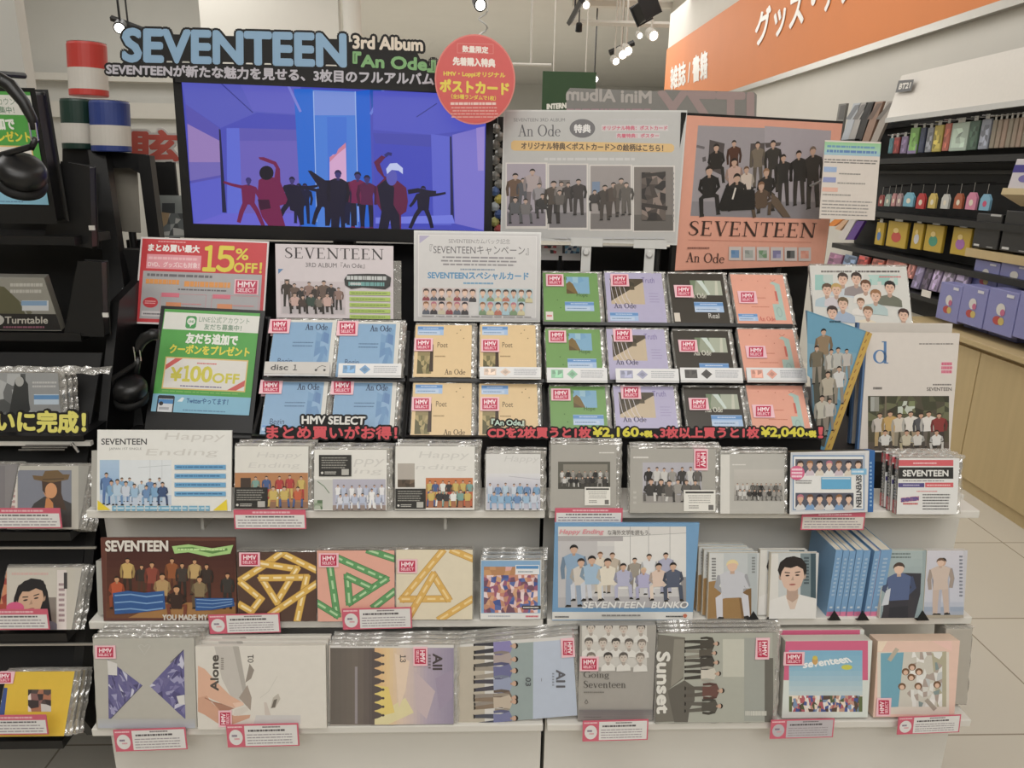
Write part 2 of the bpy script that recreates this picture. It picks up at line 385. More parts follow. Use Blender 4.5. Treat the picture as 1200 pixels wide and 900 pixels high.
            limb([(-.07, .42), (-.17, .36), (-.16, .03)], .11, bot); limb([(.05, .42), (.16, .37), (.19, .03)], .11, bot)
            pl([(-.22, 0), (-.11, 0), (-.11, .05), (-.17, .06)], shoe); pl([(.25, 0), (.15, 0), (.15, .05), (.2, .06)], shoe)
            limb([(-.15, .73), (-.2, .55), (-.08, .42)], .08, sh); limb([(.15, .73), (.2, .55), (.08, .42)], .08, sh)
            pl([(-.16, .74), (-.06, .8), (.06, .8), (.16, .74), (.13, .36), (-.13, .36)], top); hy = .88
        elif pose == 'crouch':
            limb([(-.05, .3), (-.26, .36), (-.2, .02)], .14, bot); limb([(.05, .3), (.26, .36), (.24, .02)], .14, bot)
            limb([(-.2, .66), (-.26, .48), (-.06, .36)], .1, sh); limb([(.2, .66), (.26, .48), (.06, .36)], .1, sh)
            pl([(-.2, .68), (-.08, .76), (.08, .76), (.2, .68), (.15, .25), (-.15, .25)], top); hy = .85
        elif pose == 'dance':
            limb([(-.05, .48), (-.14, .26), (-.2, .02)], .11, bot); limb([(.05, .48), (.17, .3), (.3, .0)], .11, bot)
            limb([(-.12, .77), (-.34, .8), (-.5, .84)], .07, top); limb([(.12, .78), (.22, .6), (.3, .5)], .08, top)
            pl([(-.15, .8), (0, .84), (.15, .8), (.12, .42), (-.12, .42)], top); hy = .91
        hr = .052 if pose in ('stand', 'dance') else .07 if pose == 'sit' else .09
        pl([(-hr * .4, hy - hr * 1.9), (hr * .4, hy - hr * 1.9), (hr * .4, hy), (-hr * .4, hy)], tuple(int(k * .88) for k in skin))
        pl([(hr * .95 * cos(2 * pi * k / 14), hy + hr * 1.3 * sin(2 * pi * k / 14)) for k in range(14)], skin)
        pl([(hr * 1.12 * cos(radians(t)), hy + hr * .2 + hr * 1.25 * sin(radians(t))) for t in range(-10, 191, 20)] + [(-hr * .7, hy + hr * .45), (hr * .2, hy + hr * .62), (hr * .75, hy + hr * .4)], hair)
    def bust(s, x, y, r, hair=(40, 32, 28), top=(220, 220, 220), skin=(218, 176, 150), face=True, sh=2.2, long=0, collar=None):
        """head and shoulders; r = half head height in drawing units measured up the page"""
        a = s.T(x, y); b = s.T(x, y + r); H = math.hypot(b[0] - a[0], b[1] - a[1]); ux = Vector((b[0] - a[0], b[1] - a[1])) / H; rx = Vector((ux.y, -ux.x))
        def pl(pts, c):
            s.m([((Vector(a) + rx * (u * H) + ux * (v * H)).x, (Vector(a) + rx * (u * H) + ux * (v * H)).y) for u, v in pts], c); s.up()
        E = lambda cx, cy, ex, ey, n=16: [(cx + ex * cos(2 * pi * k / n), cy + ey * sin(2 * pi * k / n)) for k in range(n)]
        if long: pl([(-1.0, .3), (-.75, 1.0), (0, 1.3), (.75, 1.0), (1.0, .3), (1.1 + long * .2, -1.2 - long), (-1.1 - long * .2, -1.2 - long)], hair)
        pl([(-sh, -2.6 - sh * .25), (-sh * .95, -2.0), (-sh * .7, -1.6), (-.45, -1.25), (.45, -1.25), (sh * .7, -1.6), (sh * .95, -2.0), (sh, -2.6 - sh * .25)], top)
        if collar: pl([(-.45, -1.25), (.45, -1.25), (.15, -2.2), (-.15, -2.2)], collar)
        dk = tuple(int(k * .84) for k in skin)
        pl([(-.36, -1.5), (0, -1.75), (.36, -1.5), (.36, -.5), (-.36, -.5)], dk)
        pl(E(-.76, -.05, .12, .22, 10), dk); pl(E(.76, -.05, .12, .22, 10), dk)
        pl([(-.72, .5), (-.74, -.15), (-.55, -.7), (-.2, -1.0), (.2, -1.0), (.55, -.7), (.74, -.15), (.72, .5), (.4, .9), (-.4, .9)], skin)
        pl([(-.78, -.05), (-.95, .4), (-.8, .9), (-.4, 1.2), (.1, 1.27), (.6, 1.1), (.9, .7), (.92, .2), (.78, -.05), (.68, .4), (.3, .62), (-.1, .5), (-.5, .58), (-.68, .3)], hair)
        if face:
            dk2 = (60, 42, 36)
            for sx in (-1, 1):
                pl([(sx * .16, .22), (sx * .5, .27), (sx * .5, .2), (sx * .16, .16)], hair); pl(E(sx * .32, .02, .14, .055, 10), dk2)
            pl([(-.1, -.3), (.1, -.3), (.04, -.02)], dk); pl(E(0, -.58, .22, .06, 10), (176, 96, 88))
    def row(s, x0, x1, y0, y1, n, tops, bots, hairs=((40, 32, 28), (70, 48, 36), (32, 28, 28)), pose='stand', seed=1, skin=(205, 165, 140), jy=.04, wide=1.0):
        rn = random.Random(seed)
        for i in range(n):
            x = x0 + (x1 - x0) * (i + .5 + rn.uniform(-.15, .15)) / n; d = (y1 - y0) * rn.uniform(-jy, jy)
            s.fig(x, y0 + d * .3, y1 + d, rn.choice(tops), rn.choice(bots), rn.choice(hairs), skin, pose if isinstance(pose, str) else rn.choice(pose), rn.choice((-1, 1)), wide=wide)

DK = (52, 46, 42); MID = (96, 90, 84); WHT = (232, 229, 222)
def sheet(name, par, fr, draw, px=True, y0=0, back=None, mat='print', margin=None):
    """a printed sheet lying on the face; draw(p) prints in photo coordinates (px) or in 0..1 of the face"""
    b = B(); p = P(b, fr.q if px else fr.nq, mat=mat, y0=y0, clip=(0, fr.w, 0, fr.h))
    if back: p.m([fr.nq(0, 0), fr.nq(1, 0), fr.nq(1, 1), fr.nq(0, 1)], back); p.up()
    draw(p); return b.build(name, par)
def red_sticker(par, fr, x0, y0, x1, y1, rot=0, px=True, y=-.0025):
    b = B(); T = fr.q if px else fr.nq; p = P(b, T, mat='print', y0=y)
    b_ = [T(x0, y0), T(x1, y0), T(x1, y1), T(x0, y1)]; xs = [k[0] for k in b_]; zs = [k[1] for k in b_]
    b.box(min(xs), y, min(zs), max(xs), y + .0015, max(zs), 'print', (240, 190, 200)); p.up()
    q = p.sub(x0, y0, x1, y1); q.r(.1, .1, .9, .9, (205, 38, 78))
    if rot == 0:
        q.t('HMV', .2, .48, .82, .8, (250, 225, 230), .0004); q.t('SELECT', .17, .2, .83, .4, (250, 205, 215), .0002)
    elif rot == -90:
        q.t('HMV', .48, .18, .82, .82, (250, 225, 230), .0004, rot=-90); q.t('SELECT', .2, .17, .4, .83, (250, 205, 215), .0002, rot=-90)
    else:
        q.t('HMV', .2, .18, .52, .82, (250, 225, 230), .0004, rot=90); q.t('SELECT', .6, .17, .8, .83, (250, 205, 215), .0002, rot=90)
    return b.build('sticker', par)
def sleeve(par, w, h, t, seed=1, top=.007, right=.012, left=.003, bot=.0008):
    """crinkled clear plastic sleeve showing round the edges of a case"""
    rn = random.Random(seed); b = B(); n = 14
    def strip(P0, P1, d, y0):
        vs = []
        for i in range(n + 1):
            u = i / n; a = (P0[0] + (P1[0] - P0[0]) * u, P0[1] + (P1[1] - P0[1]) * u)
            vs += [(a[0], y0 + rn.uniform(-.0008, .0008), a[1]), (a[0] + d[0] * .5, y0 + rn.uniform(-.003, .001), a[1] + d[1] * .5), (a[0] + d[0] * rn.uniform(.85, 1.1), y0 + rn.uniform(0, .003) + .002, a[1] + d[1] * rn.uniform(.85, 1.1))]
        fs = []
        for i in range(n):
            for k in range(2): fs.append((3 * i + k, 3 * i + 3 + k, 3 * i + 4 + k, 3 * i + 1 + k))
        b.add(vs, fs, 'sleeve')
    strip((0, h), (w + right, h), (0, top), .001); strip((w, 0), (w, h), (right, 0), .002); strip((0, 0), (0, h), (-left, 0), .002); strip((0, 0), (w, 0), (0, -bot), .001)
    b.add([(0, .002, h + top), (w + right, .002, h + top), (w + right, t + .002, h + top * .6), (0, t + .002, h + top * .6)], [(0, 1, 2, 3)], 'sleeve')
    return b.build('plastic_sleeve', par)
def album(name, label, cat, fr, t=.011, draw=None, px=True, back=WHT, side=None, edge='casegrey', stick=None, slv=True, seed=1, group=None, behind=0, blabel='', bev=.0012, step=None, part='cover'):
    """a case or box with a printed front; behind = further copies standing right behind it"""
    fr.rest(t); r = root(name, label, cat, fr.M, group)
    b = B(); b.box(0, 0, 0, fr.w, t, fr.h, edge if side is None else 'print', side or WHT); b.build('case', r, bevel=bev)
    cv = sheet(part, r, fr, draw or (lambda p: None), px, y0=-.0004, back=back)
    if stick: red_sticker(cv, fr, *stick, y=-.0006 - .0025) if not isinstance(stick[0], tuple) else [red_sticker(cv, fr, *k, y=-.0031) for k in stick]
    if slv: sleeve(r, fr.w, fr.h, t, seed)
    st = step or (t + .005)
    for k in range(behind):
        d_ = st * (k + 1) + .002; M = fr.M @ Matrix.Translation((.002 * (k + 1), d_ * fr.n.y / max(.3, cos(fr.lean)) if fr.zset else d_, d_ * fr.ez.y if fr.zset else 0)); clone(r, blabel if behind == 1 else blabel.replace('#', ('first', 'second', 'third', 'fourth')[k]), M, group)
    return r

# ================================================================ the room
def slab(name, x0, y0, z0, x1, y1, z1, m, M=None):
    b = B(); b.box(x0, y0, z0, x1, y1, z1, m); return struct(b.build(name, None, M))
RX = 2.9                                       # inner face of the right wall
CEIL = 4.2
slab('floor', -7, -3, -.05, RX + 6.1, 25, 0, 'tile')
slab('ceiling', -7, -3, CEIL, RX + 6.1, 25, CEIL + .1, 'ceil')
slab('wall_right', RX, -3, 0, RX + .12, 12.7, CEIL, 'wall')
slab('wall_back', -7, 24, 0, RX + 6, 24.1, CEIL, 'wallgrey')
slab('wall_far_right', RX + 6, 12.7, 0, RX + 6.1, 24, CEIL, 'wallgrey')
slab('wall_left', -7, -3, 0, -6.9, 24, CEIL, 'wallgrey')
slab('wall_front', -7, -3.1, 0, RX + .1, -3, CEIL, 'wall')
slab('trim_1', 1.35, 12.6, CEIL - .08, RX, 12.75, CEIL, 'wall')          # ceiling step beyond the end of the wall
a = at_y(236, 40, 9); c = at_y(424, 40, 9)
slab('partition_1', a.x, 9, 0, c.x - .25, 9.15, CEIL, 'wall')
b = B(); b.lathe((c.x - .1, 9, 0), (0, 0, 1), [(.1, 0), (.1, CEIL)], 24, 'wall'); struct(b.build('column_1', smooth=False))
a0 = at_y(30, 90, 11); a1 = at_y(236, 90, 11)
slab('partition_2', a0.x - 4, 11, 0, a1.x + .6, 11.15, CEIL, 'wallgrey')
zr = at_y(130, 92, 10.9).z
slab('trim_2', a0.x - 4, 10.82, zr - .04, a1.x + .6, 11, zr + .05, 'wall')
zr2 = at_y(130, 118, 10.9).z
slab('trim_3', a0.x - 4, 10.9, zr2 - .22, a1.x + .6, 11, zr2 - .02, 'wall')
b = B(); b.box(at_y(-160, 50, 4).x, 4, 0, at_y(24, 50, 4).x, 4.08, CEIL, 'wallgrey'); struct(b.build('column_2'))

# fascia band along the right wall
f = F(785, 786, 108, 50, X=RX - .04, yaw=-90)
yE = at_x(780, 80, RX - .04).y
zb = at_x(900, 92, RX - .04).z; zt = at_x(830, 25, RX - .04).z
r = root('fascia_sign', 'long orange sign band with white Japanese lettering along the right wall', 'sign', Matrix.Translation((RX - .04, yE, zb)))
b = B(); b.box(0, -12, 0, .038, 0, zt - zb, 'orange'); b.build('panel', r)
b = B(); b.box(-.012, -12, -.05, .038, 0, 0, 'steel'); b.build('edge_rail', r)
class XF:                                      # printing on a face that looks to -X; T gives metres along the wall (towards the camera) and up
    def __init__(s, X, Y0, Z0): s.X, s.Y0, s.Z0 = X, Y0, Z0
    def q(s, px, py): v = at_x(px, py, s.X); return (s.Y0 - v.y, v.z - s.Z0)
    @property
    def M(s): return Matrix(((0, 1, 0, s.X), (-1, 0, 0, s.Y0), (0, 0, 1, s.Z0), (0, 0, 0, 1)))
xf = XF(RX - .042, yE, zb)
b = B(); p = P(b, xf.q, dz=.001)
p.t4('雑誌 / 書籍', (786, 105), (829, 91), (829, 59), (786, 80), (236, 232, 224), .012)
p.t4('グッズ・アクセサリー', (886, 54), (1080, -40), (1080, -92), (886, 16), (236, 232, 224), .012)
o = b.build('lettering', r); o.matrix_local = Matrix.Translation((-.002, 0, 0)) @ Matrix(((0, 1, 0, 0), (-1, 0, 0, 0), (0, 0, 1, 0), (0, 0, 0, 1)))

# ================================================================ ceiling lights
def spot(px, py, Y, label, col='wall', s=1.0, aim=(.25, -1, -.5), black=False):
    c = at_y(px, py, Y); M = Matrix.Translation(c); k = .0012 * Y * s
    r = root('track_spotlight', label, 'spotlight', M, None); d = Vector(aim).normalized()
    m = 'blackmetal' if black else col
    b = B(); b.lathe((0, 0, 0), d, [(k * 4, -k * 14), (k * 5.5, -k * 12), (k * 6, 0), (k * 5.6, 0)], 16, m); b.build('housing', r)
    b = B(); b.lathe(d * .001, d, [(k * 4.6, 0), (k * 4.6, .002)], 16, 'lamp' if not black else 'blackplastic', (255, 250, 236)); b.build('lens', r)
    b = B(); b.tube([-d * k * 7, (-d * k * 7) + Vector((0, 0, CEIL - c.z)) + Vector((-d.x, -d.y, -d.z)) * 0], k * 1.2, 8, m); b.build('stem', r)
    return r
def track(x0, y0, x1, y1, Y, label, m='blackmetal', Y2=None):
    a = at_y(x0, y0, Y); c = at_y(x1, y1, Y2 or Y); b = B(); w = .0035 * Y
    d = (c - a); b.tube([(0, 0, 0), d], w, 4, m)
    b.tube([d * .5, d * .5 + Vector((0, 0, CEIL - (a + d * .5).z))], w * .3, 6, m)
    return tag(b.build('lighting_track', None, Matrix.Translation(a)), label, 'lighting track')
track(130, 21, 170, 36, 7.35, 'short dark lighting track above the end of the blue title sign')
spot(140, 33, 7.0, 'small lit spotlight above the end of the blue title sign', 'blackmetal')
spot(563, 6, 6.5, 'lit spotlight above the round red badge, near the top of the photo', 'blackmetal', 1.1)
spot(519, 25, 16, 'tiny lit spotlight far back between the title sign and the round badge', 'wall', .5)
track(714, 62, 743, 50, 10.6, 'dark lighting track carrying a cluster of three lit lamps')
spot(722, 72, 9.6, 'lowest lamp of the three-lamp cluster on the dark track', 'wall', .7)
spot(730, 64, 10, 'middle lamp of the three-lamp cluster on the dark track', 'wall', .9)
spot(736, 60, 10.3, 'highest lamp of the three-lamp cluster on the dark track', 'wall', .9)
track(667, 27, 682, 0, 8, 'thin dark lighting track running out of the top of the photo', Y2=6.5)
spot(687, 6, 7.5, 'lit spotlight beside the thin dark track at the top of the photo', 'wall', .7)
track(667, 26, 784, 29, 9.4, 'long pale lighting track running to the orange sign band', 'wall')
spot(678, 37, 9, 'unlit small spotlight under the left end of the long pale track', 'steel', .6, aim=(0, .4, -1), black=True)
spot(750, 42, 9, 'dim small spotlight left of the bright one under the pale track', 'wall', .55)
spot(766, 42, 9, 'bright lit spotlight under the pale track, next to the orange sign band', 'wall', .95)
spot(698, 93, 13, 'small lit spotlight behind the green hanging sign', 'blackmetal', .6)
c = at_y(757, 11, 5.0)
r = root('ceiling_speaker', 'black angular loudspeaker hanging from the ceiling near the orange sign', 'speaker', Matrix.Translation(c) @ Matrix.Rotation(radians(-35), 4, 'Y') @ Matrix.Rotation(radians(20), 4, 'Z'))
b = B(); b.prism([(-.065, -.05), (.05, -.06), (.07, .05), (-.05, .06)], -.05, .06, 'blackplastic'); b.build('cabinet', r, bevel=.008)
b = B(); b.tube([(0, 0, .05), (0.05, 0, .2)], .012, 8, 'blackmetal'); b.build('bracket', r)
# hanging white T-shaped rod
c = at_y(622, 76, 6); r = root('hanging_rod', 'white T-shaped rod hanging from the ceiling right of the round badge', 'rod', Matrix.Translation(c))
w = at_y(646, 76, 6).x - c.x
b = B(); b.tube([(-w, 0, 0), (w, 0, 0)], .012, 10, 'wall'); b.build('crossbar', r)
b = B(); b.tube([(0, 0, 0), (0, 0, CEIL - c.z)], .008, 8, 'wall'); b.build('rod', r)
# green hanging sign
f = F(635, 697, 128, 84, Y=8); r = root('hanging_sign', 'dark green hanging sign with small white letters beyond the grey display board', 'sign', f.M)
b = B(); b.box(0, 0, -.05, f.w, .03, f.h, 'green'); b.build('panel', r)
b = B(); p = P(b, f.q, dz=.0008, y0=-.001); p.t4('INTERNATIONAL', (641, 128), (692, 125), (692, 119), (641, 122), (225, 225, 215), .004); b.build('lettering', r)
b = B(); b.tube([(f.w * .2, .015, f.h), (f.w * .2, .015, CEIL - f.o.z)], .006, 6, 'wall'); b.tube([(f.w * .8, .015, f.h), (f.w * .8, .015, CEIL - f.o.z)], .006, 6, 'wall'); b.build('suspension_wires', r)
# back of another display topper, seen mirrored
f = F(662, 885, 180, 102, Y=2.9); r = root('display_topper', 'translucent grey board with mirrored pink and white lettering behind the postcard board', 'sign', f.M)
b = B(); b.prism([f.q(*k) for k in ((664, 180), (664, 108), (668, 103), (775, 107), (780, 105), (884, 108), (887, 111), (885, 180))], 0, .006, 'print', (150, 148, 143)); b.build('board', r)
b = B(); p = P(b, f.q, y0=-.0005)
p.t4('Mini Album', (763, 121), (664, 117), (664, 103), (763, 107), (205, 198, 192), .0022)
p.t4('ITZY', (882, 150), (772, 148), (772, 108), (882, 110), (186, 160, 158), .006)
p.lines(664, 131, 768, 127, 1, (190, 150, 160), .95, 3, .8); b.build('mirrored_lettering', r)
b = B(); b.box(f.w * .45, .01, -f.o.z, f.w * .5, .05, .02, 'blackmetal'); b.build('post', r)

# ================================================================ white two-bay gondola
Y1, Y2, Y3, YP = 1.36, 1.325, 1.25, 1.475
Z1 = at_y(641, 598.5, Y1).z; Z2 = at_y(641, 726, Y2).z; Z3 = at_y(641, 849, Y3).z
TS = .017
XM = at_y(641, 604, Y1).x
def gondola(label, left):
    r = root('gondola_shelf_unit', label, 'shelf unit', Matrix.Translation((XM, YP, 0)))
    xa = lambda px, py, Y: at_y(px, py, Y).x - XM
    e = -.004 if left else .004
    xo = xa(127, 640, YP) if left else xa(1118, 640, YP)
    x0, x1 = (xo, e) if left else (e, xo)
    b = B(); b.box(x0, 0, Z3 - .02, x1, .02, Z1 - TS, 'laminate'); b.build('back_panel', r)
    yb = Y3 + .04 - YP; xbo = xa(133, 880, YP + yb) if left else xa(1107, 880, YP + yb)
    b = B(); q0, q1 = (xbo, e) if left else (e, xbo); b.box(q0, yb, .06, q1, .02, Z3 - TS - .001, 'laminate'); b.box(q0 + .02, yb + .05, 0, q1 - .02, .02, .06, 'blackplastic'); b.build('base', r)
    for Y, Z, pl, pr in ((Y1, Z1, (101, 603), (1148, 604)), (Y2, Z2, (104, 733), (1139, 727)), (Y3, Z3, (107, 857), (1138, 848))):
        s0, s1 = (xa(*pl, Y), e) if left else (e, xa(*pr, Y))
        b = B(); b.box(s0, Y - YP, Z - TS, s1, 0, Z, 'laminate'); b.build('shelf', r, bevel=.002)
        b = B()
        for xx in ((s0 + .2, s0 + .7) if left else (.07, s1 - .22)): b.box(xx, Y - YP + .05, Z - TS - .05, xx + .006, 0, Z - TS - .0005, 'laminate')
        b.build('bracket', r)
    b = B(); xe = xo if left else xo
    b.box(min(0, e) if left else e - .006, .0, 0, e + .006 if left else e, .02, Z1 - TS, 'blackmetal'); b.build('upright', r)
    return r
gondola('left bay of the white gondola, under the brown poster and yellow-ribbon box', True)
gondola('right bay of the white gondola, under the pale blue group board and paperbacks', False)
# black deck and back board that carry the rack, the signs and the screen
ZD = 1.0
x0 = at_y(74, 868, 1.27).x + .006; x1 = at_y(1118, 640, YP).x
r = root('display_plinth', 'black plinth behind the white gondola shelves, under the album racks', 'plinth', Matrix.Translation((0, YP + .025, 0)))
b = B(); b.box(x0, 0, 0, x1, .6, ZD, 'blackboard'); b.build('body', r)
r = root('back_board', 'upright black board behind the television and the album racks', 'board', Matrix.Translation((0, YP + .025, 0)))
b = B(); b.box(at_y(150, 300, 2.07).x, .57, ZD, at_y(950, 300, 2.07).x, .6, at_y(700, 289, 2.07).z, 'blackboard'); b.build('panel', r)

# ================================================================ right wall: shelves, counter, goods
r = root('wall_shelving', 'black slatted wall shelving with hook rails along the right wall', 'shelving', Matrix.Translation((RX - .003, 0, 0)))
XS = 2.74                                         # front of the hanging goods
yN, yFar = 2.2, at_x(985, 260, XS).y
zTop = at_x(1045, 137, XS).z
b = B(); b.box(-.03, yN, .75, 0, yFar, zTop + .02, 'blackboard'); b.build('back_panel', r)
for px, py, nm in ((1040, 186, 'shelf'), (1045, 249, 'shelf'), (1060, 300, 'shelf')):
    z = at_x(px, py, XS).z; b = B(); b.box(-.2, yN, z - .035, -.03, yFar, z, 'blackmetal'); b.build(nm, r)
for px, py in ((1050, 151), (1050, 207), (1045, 256)):
    z = at_x(px, py, XS).z + .02; b = B(); b.box(-.05, yN, z, -.03, yFar, z + .02, 'blackmetal'); b.build('hook_rail', r)
# header board
zA, zB = at_x(1042, 138, 2.66).z, at_x(1055, 89, 2.72).z
y0h = at_x(1046, 115, 2.68).y
r = root('header_board', 'long white header board with a black framed logo above the hanging goods', 'sign', Matrix.Translation((2.66, y0h, zA)))
b = B(); b.prism([(0, 0), (.012, 0), (.07, zB - zA), (.058, zB - zA)], -4, 0, 'print', (214, 208, 198)); b.build('board', r)
b = B(); b.box(-.008, -4, -.03, .02, 0, 0, 'acrylic'); b.build('rail', r)
hx = lambda px, py: at_x(px, py, 2.69)
b = B(); hz = zB - zA
def HT(px, py):                                   # pixel -> (metres along the board, height up the board)
    v = at_x(px, py, 2.66 + .05); t = (v.z - zA) / hz; v = at_x(px, py, 2.66 + .058 * t); return (y0h - v.y, (v.z - zA))
p = P(b, HT, dz=.0002, y0=-.0006)
p.poly([(1051, 109), (1071, 103), (1074.5, 90), (1055, 95.5)], (40, 38, 36)); p.t4('BT21', (1055, 104.5), (1069, 100.2), (1071, 94), (1057.2, 98.4), (214, 208, 198), .0022)
o = b.build('logo', r); K = (0.058) / hz
o.matrix_local = Matrix(((0, 1, K, 0), (-1, 0, 0, 0), (0, 0, 1, 0), (0, 0, 0, 1)))
def wallthing(px0, px1, py0, py1, X, t, name, label, cat, col, group=None, draw=None, hook=True, lean=0):
    f = F(px0, px1, py0, py1, X=X, yaw=-90, lean=lean); r = root(name, label, cat, f.M, group)
    b = B(); b.box(0, 0, 0, f.w, t, f.h, 'print', col); b.build('pack', r, bevel=.004)
    b = B(); p = P(b, f.nq, dz=.0004, y0=-.0004); (draw or (lambda p: None))(p)
    if b.f: b.build('printed_front', r)
    if hook:
        b = B(); b.box(f.w * .3, .001, f.h, f.w * .7, .003, f.h + .025, 'acrylic'); b.tube([(f.w * .5, -.03, f.h + .018), (f.w * .5, RX - .036 - X, f.h + .018)], .003, 6, 'chrome'); b.build('hook', r)
    return r
rn = random.Random(5)
def blobs(cols, n, seed):
    def d(p):
        q = random.Random(seed)
        for i in range(n): p.el(q.uniform(.2, .8), q.uniform(.2, .75), q.uniform(.08, .2), q.uniform(.06, .14), q.choice(cols), 12)
    return d
# top row: packs and pouches
row1 = [(1040, 1045, 180, 162, (70, 120, 130)), (1045.5, 1052, 180, 161, (160, 60, 58)), (1054, 1061, 180, 160, (140, 120, 160)), (1063, 1073, 180, 150, (118, 172, 80)), (1075, 1081, 179, 150, (52, 62, 92)), (1083, 1090, 178.5, 150, (146, 150, 160)), (1091, 1101, 178, 147, (196, 176, 74)), (1103, 1110, 177, 145, (200, 104, 84)), (1111, 1131, 177, 144, (176, 196, 180)), (1132, 1143, 176, 142, (70, 100, 82)), (1145, 1156, 175, 140, (150, 156, 172))]
w1 = ['teal', 'dull red', 'lilac', 'green and purple', 'navy', 'pale grey', 'mustard yellow', 'coral', 'large pale green', 'dark green', 'grey-blue']
for (a, c, d, e, col), wd in zip(row1, w1):
    def dr(p, col=col, wd=wd):
        if wd.startswith('green and'): p.r(0, 0, 1, .35, (150, 130, 176))
        p.mosaic(.12, .12, .88, .8, 3, 4, [tuple(min(255, int(k * s)) for k in col) for s in (.8, 1.0, 1.15, 1.25)], hash(wd) % 97 if False else len(wd), .4)
    wallthing(a, c, d, e, XS, .012, 'hanging_pack', wd + ' hanging pack in the top row of wall goods', 'pack', col, 'hanging packs in the top row', dr)
for i in range(10):
    a = 1158 + i * 6.2; wallthing(a, a + 5.2, 174 - i * .25, 141 - i * .6, XS, .01, 'hanging_card_pack', 'one of the beige narrow packs in a tight row at the right edge', 'pack', (150 + (i % 3) * 8, 138, 118), 'tight row of beige narrow packs')
# second row: key rings
row2 = [(1029, 1034, 241, 229, (150, 60, 56), 'small dull red'), (1036, 1042, 241, 228, (140, 160, 150), 'small sage'), (1044, 1048, 241, 227, (190, 130, 130), 'small pink'), (1050, 1055, 241, 227, (170, 140, 140), 'small mauve'), (1058, 1069, 241.5, 226, (110, 176, 200), 'sky blue'), (1073, 1082, 244, 227, (196, 44, 44), 'bright red'), (1087, 1095, 243.5, 227, (206, 178, 84), 'yellow'), (1102, 1110, 244, 228, (196, 196, 190), 'white'), (1117, 1126, 244, 227, (176, 84, 48), 'rust orange'), (1131, 1142, 245, 226, (216, 128, 160), 'pink pointed'), (1147, 1158, 246, 228, (120, 176, 206), 'pale blue with pink heart')]
for a, c, d, e, col, wd in row2:
    f = F(a, c, d, e, X=XS, yaw=-90); r = root('key_ring_charm', wd + ' charm hanging in the second row of wall goods', 'key ring', f.M, 'charms hanging in the second row')
    b = B(); w, h = f.w, f.h; b.prism([(0, 0), (w, 0), (w, h * .7), (w * .75, h), (w * .25, h), (0, h * .7)], 0, .012, 'print', col); b.build('charm', r, bevel=.003)
    b = B(); p = P(b, f.nq, dz=.0004); p.el(.5, .4, .22, .2, (224, 214, 190) if 'heart' not in wd else (214, 70, 110), 14); b.build('printed_front', r)
    b = B(); b.tube([(w / 2, .006, h), (w / 2, .006, h + .055), (w / 2, RX - .036 - XS, h + .06)], .003, 6, 'chrome'); b.build('chain', r)
# third row: yellow packs, black boxes, leaning files
for i, (a, c, d, e, cc) in enumerate(((1024, 1033, 287, 260, (90, 130, 190)), (1037, 1060, 290, 259, (210, 70, 60)), (1066, 1078, 292, 261, (200, 200, 205)), (1081, 1102, 295, 263, (60, 150, 120)), (1112, 1134, 299, 266, (170, 100, 180)))):
    wallthing(a, c, d, e, XS, .02, 'yellow_pack', ('narrow yellow pack with blue print at the far end', 'wide yellow pack with red print', 'narrow yellow pack with pale print', 'wide yellow pack with green print', 'wide yellow pack with purple print, nearest')[i] + ' in the yellow row', 'pack', (196, 160, 36), 'row of yellow packs', lambda p, cc=cc, i=i: (p.el(.5, .4, .25, .2, cc, 14), p.el(.45, .65, .14, .1, (230, 200, 120), 12)))
for i, (a, c, d, e) in enumerate(((1138, 1168, 291, 250), (1170, 1210, 296, 247))):
    wallthing(a, c, d, e, XS - .02, .05, 'black_box', ('black box with a white corner mark, beyond the other black box', 'black box with a white corner mark at the right edge of the photo')[i], 'box', (30, 29, 30), 'black boxes on the wall shelving', lambda p: (p.r(.08, .04, .3, .1, (200, 200, 196)), p.r(.6, .04, .85, .07, (150, 150, 148)), p.r(.55, .94, .95, 1, (180, 180, 178))), hook=False)
b = B(); v = at_x(1138, 291, XS - .02); b.box(0, -2.2, -.045, .12, 0, 0, 'wood'); tag(b.build('display_ledge', None, Matrix.Translation((XS - .03, v.y + .03, v.z))), 'pale wooden ledge carrying the black boxes on the right wall', 'ledge')
for i, (pts, col, wd) in enumerate((([(968, 265), (977, 265), (988, 257), (978, 257)], (236, 130, 30), 'orange'), ([(978, 268), (984, 270), (994, 258), (988, 258)], (216, 170, 130), 'orange and cream'), ([(982, 279), (990, 281), (1003, 258), (995, 258)], (206, 200, 196), 'white'), ([(991, 281), (1000, 281), (1013, 259), (1004, 259)], (92, 52, 148), 'purple'))):
    cx = sum(k[0] for k in pts) / 4; f = F(pts[0][0], pts[1][0], pts[0][1], pts[2][1], X=XS - .02, yaw=-90)
    b = B(); b.prism([f.q(*k) for k in pts], 0, .02, 'print', col); tag(b.build('leaning_file', None, f.M), wd + ' file leaning on the far end of the wall shelving', 'file', 'files leaning on the wall shelf')
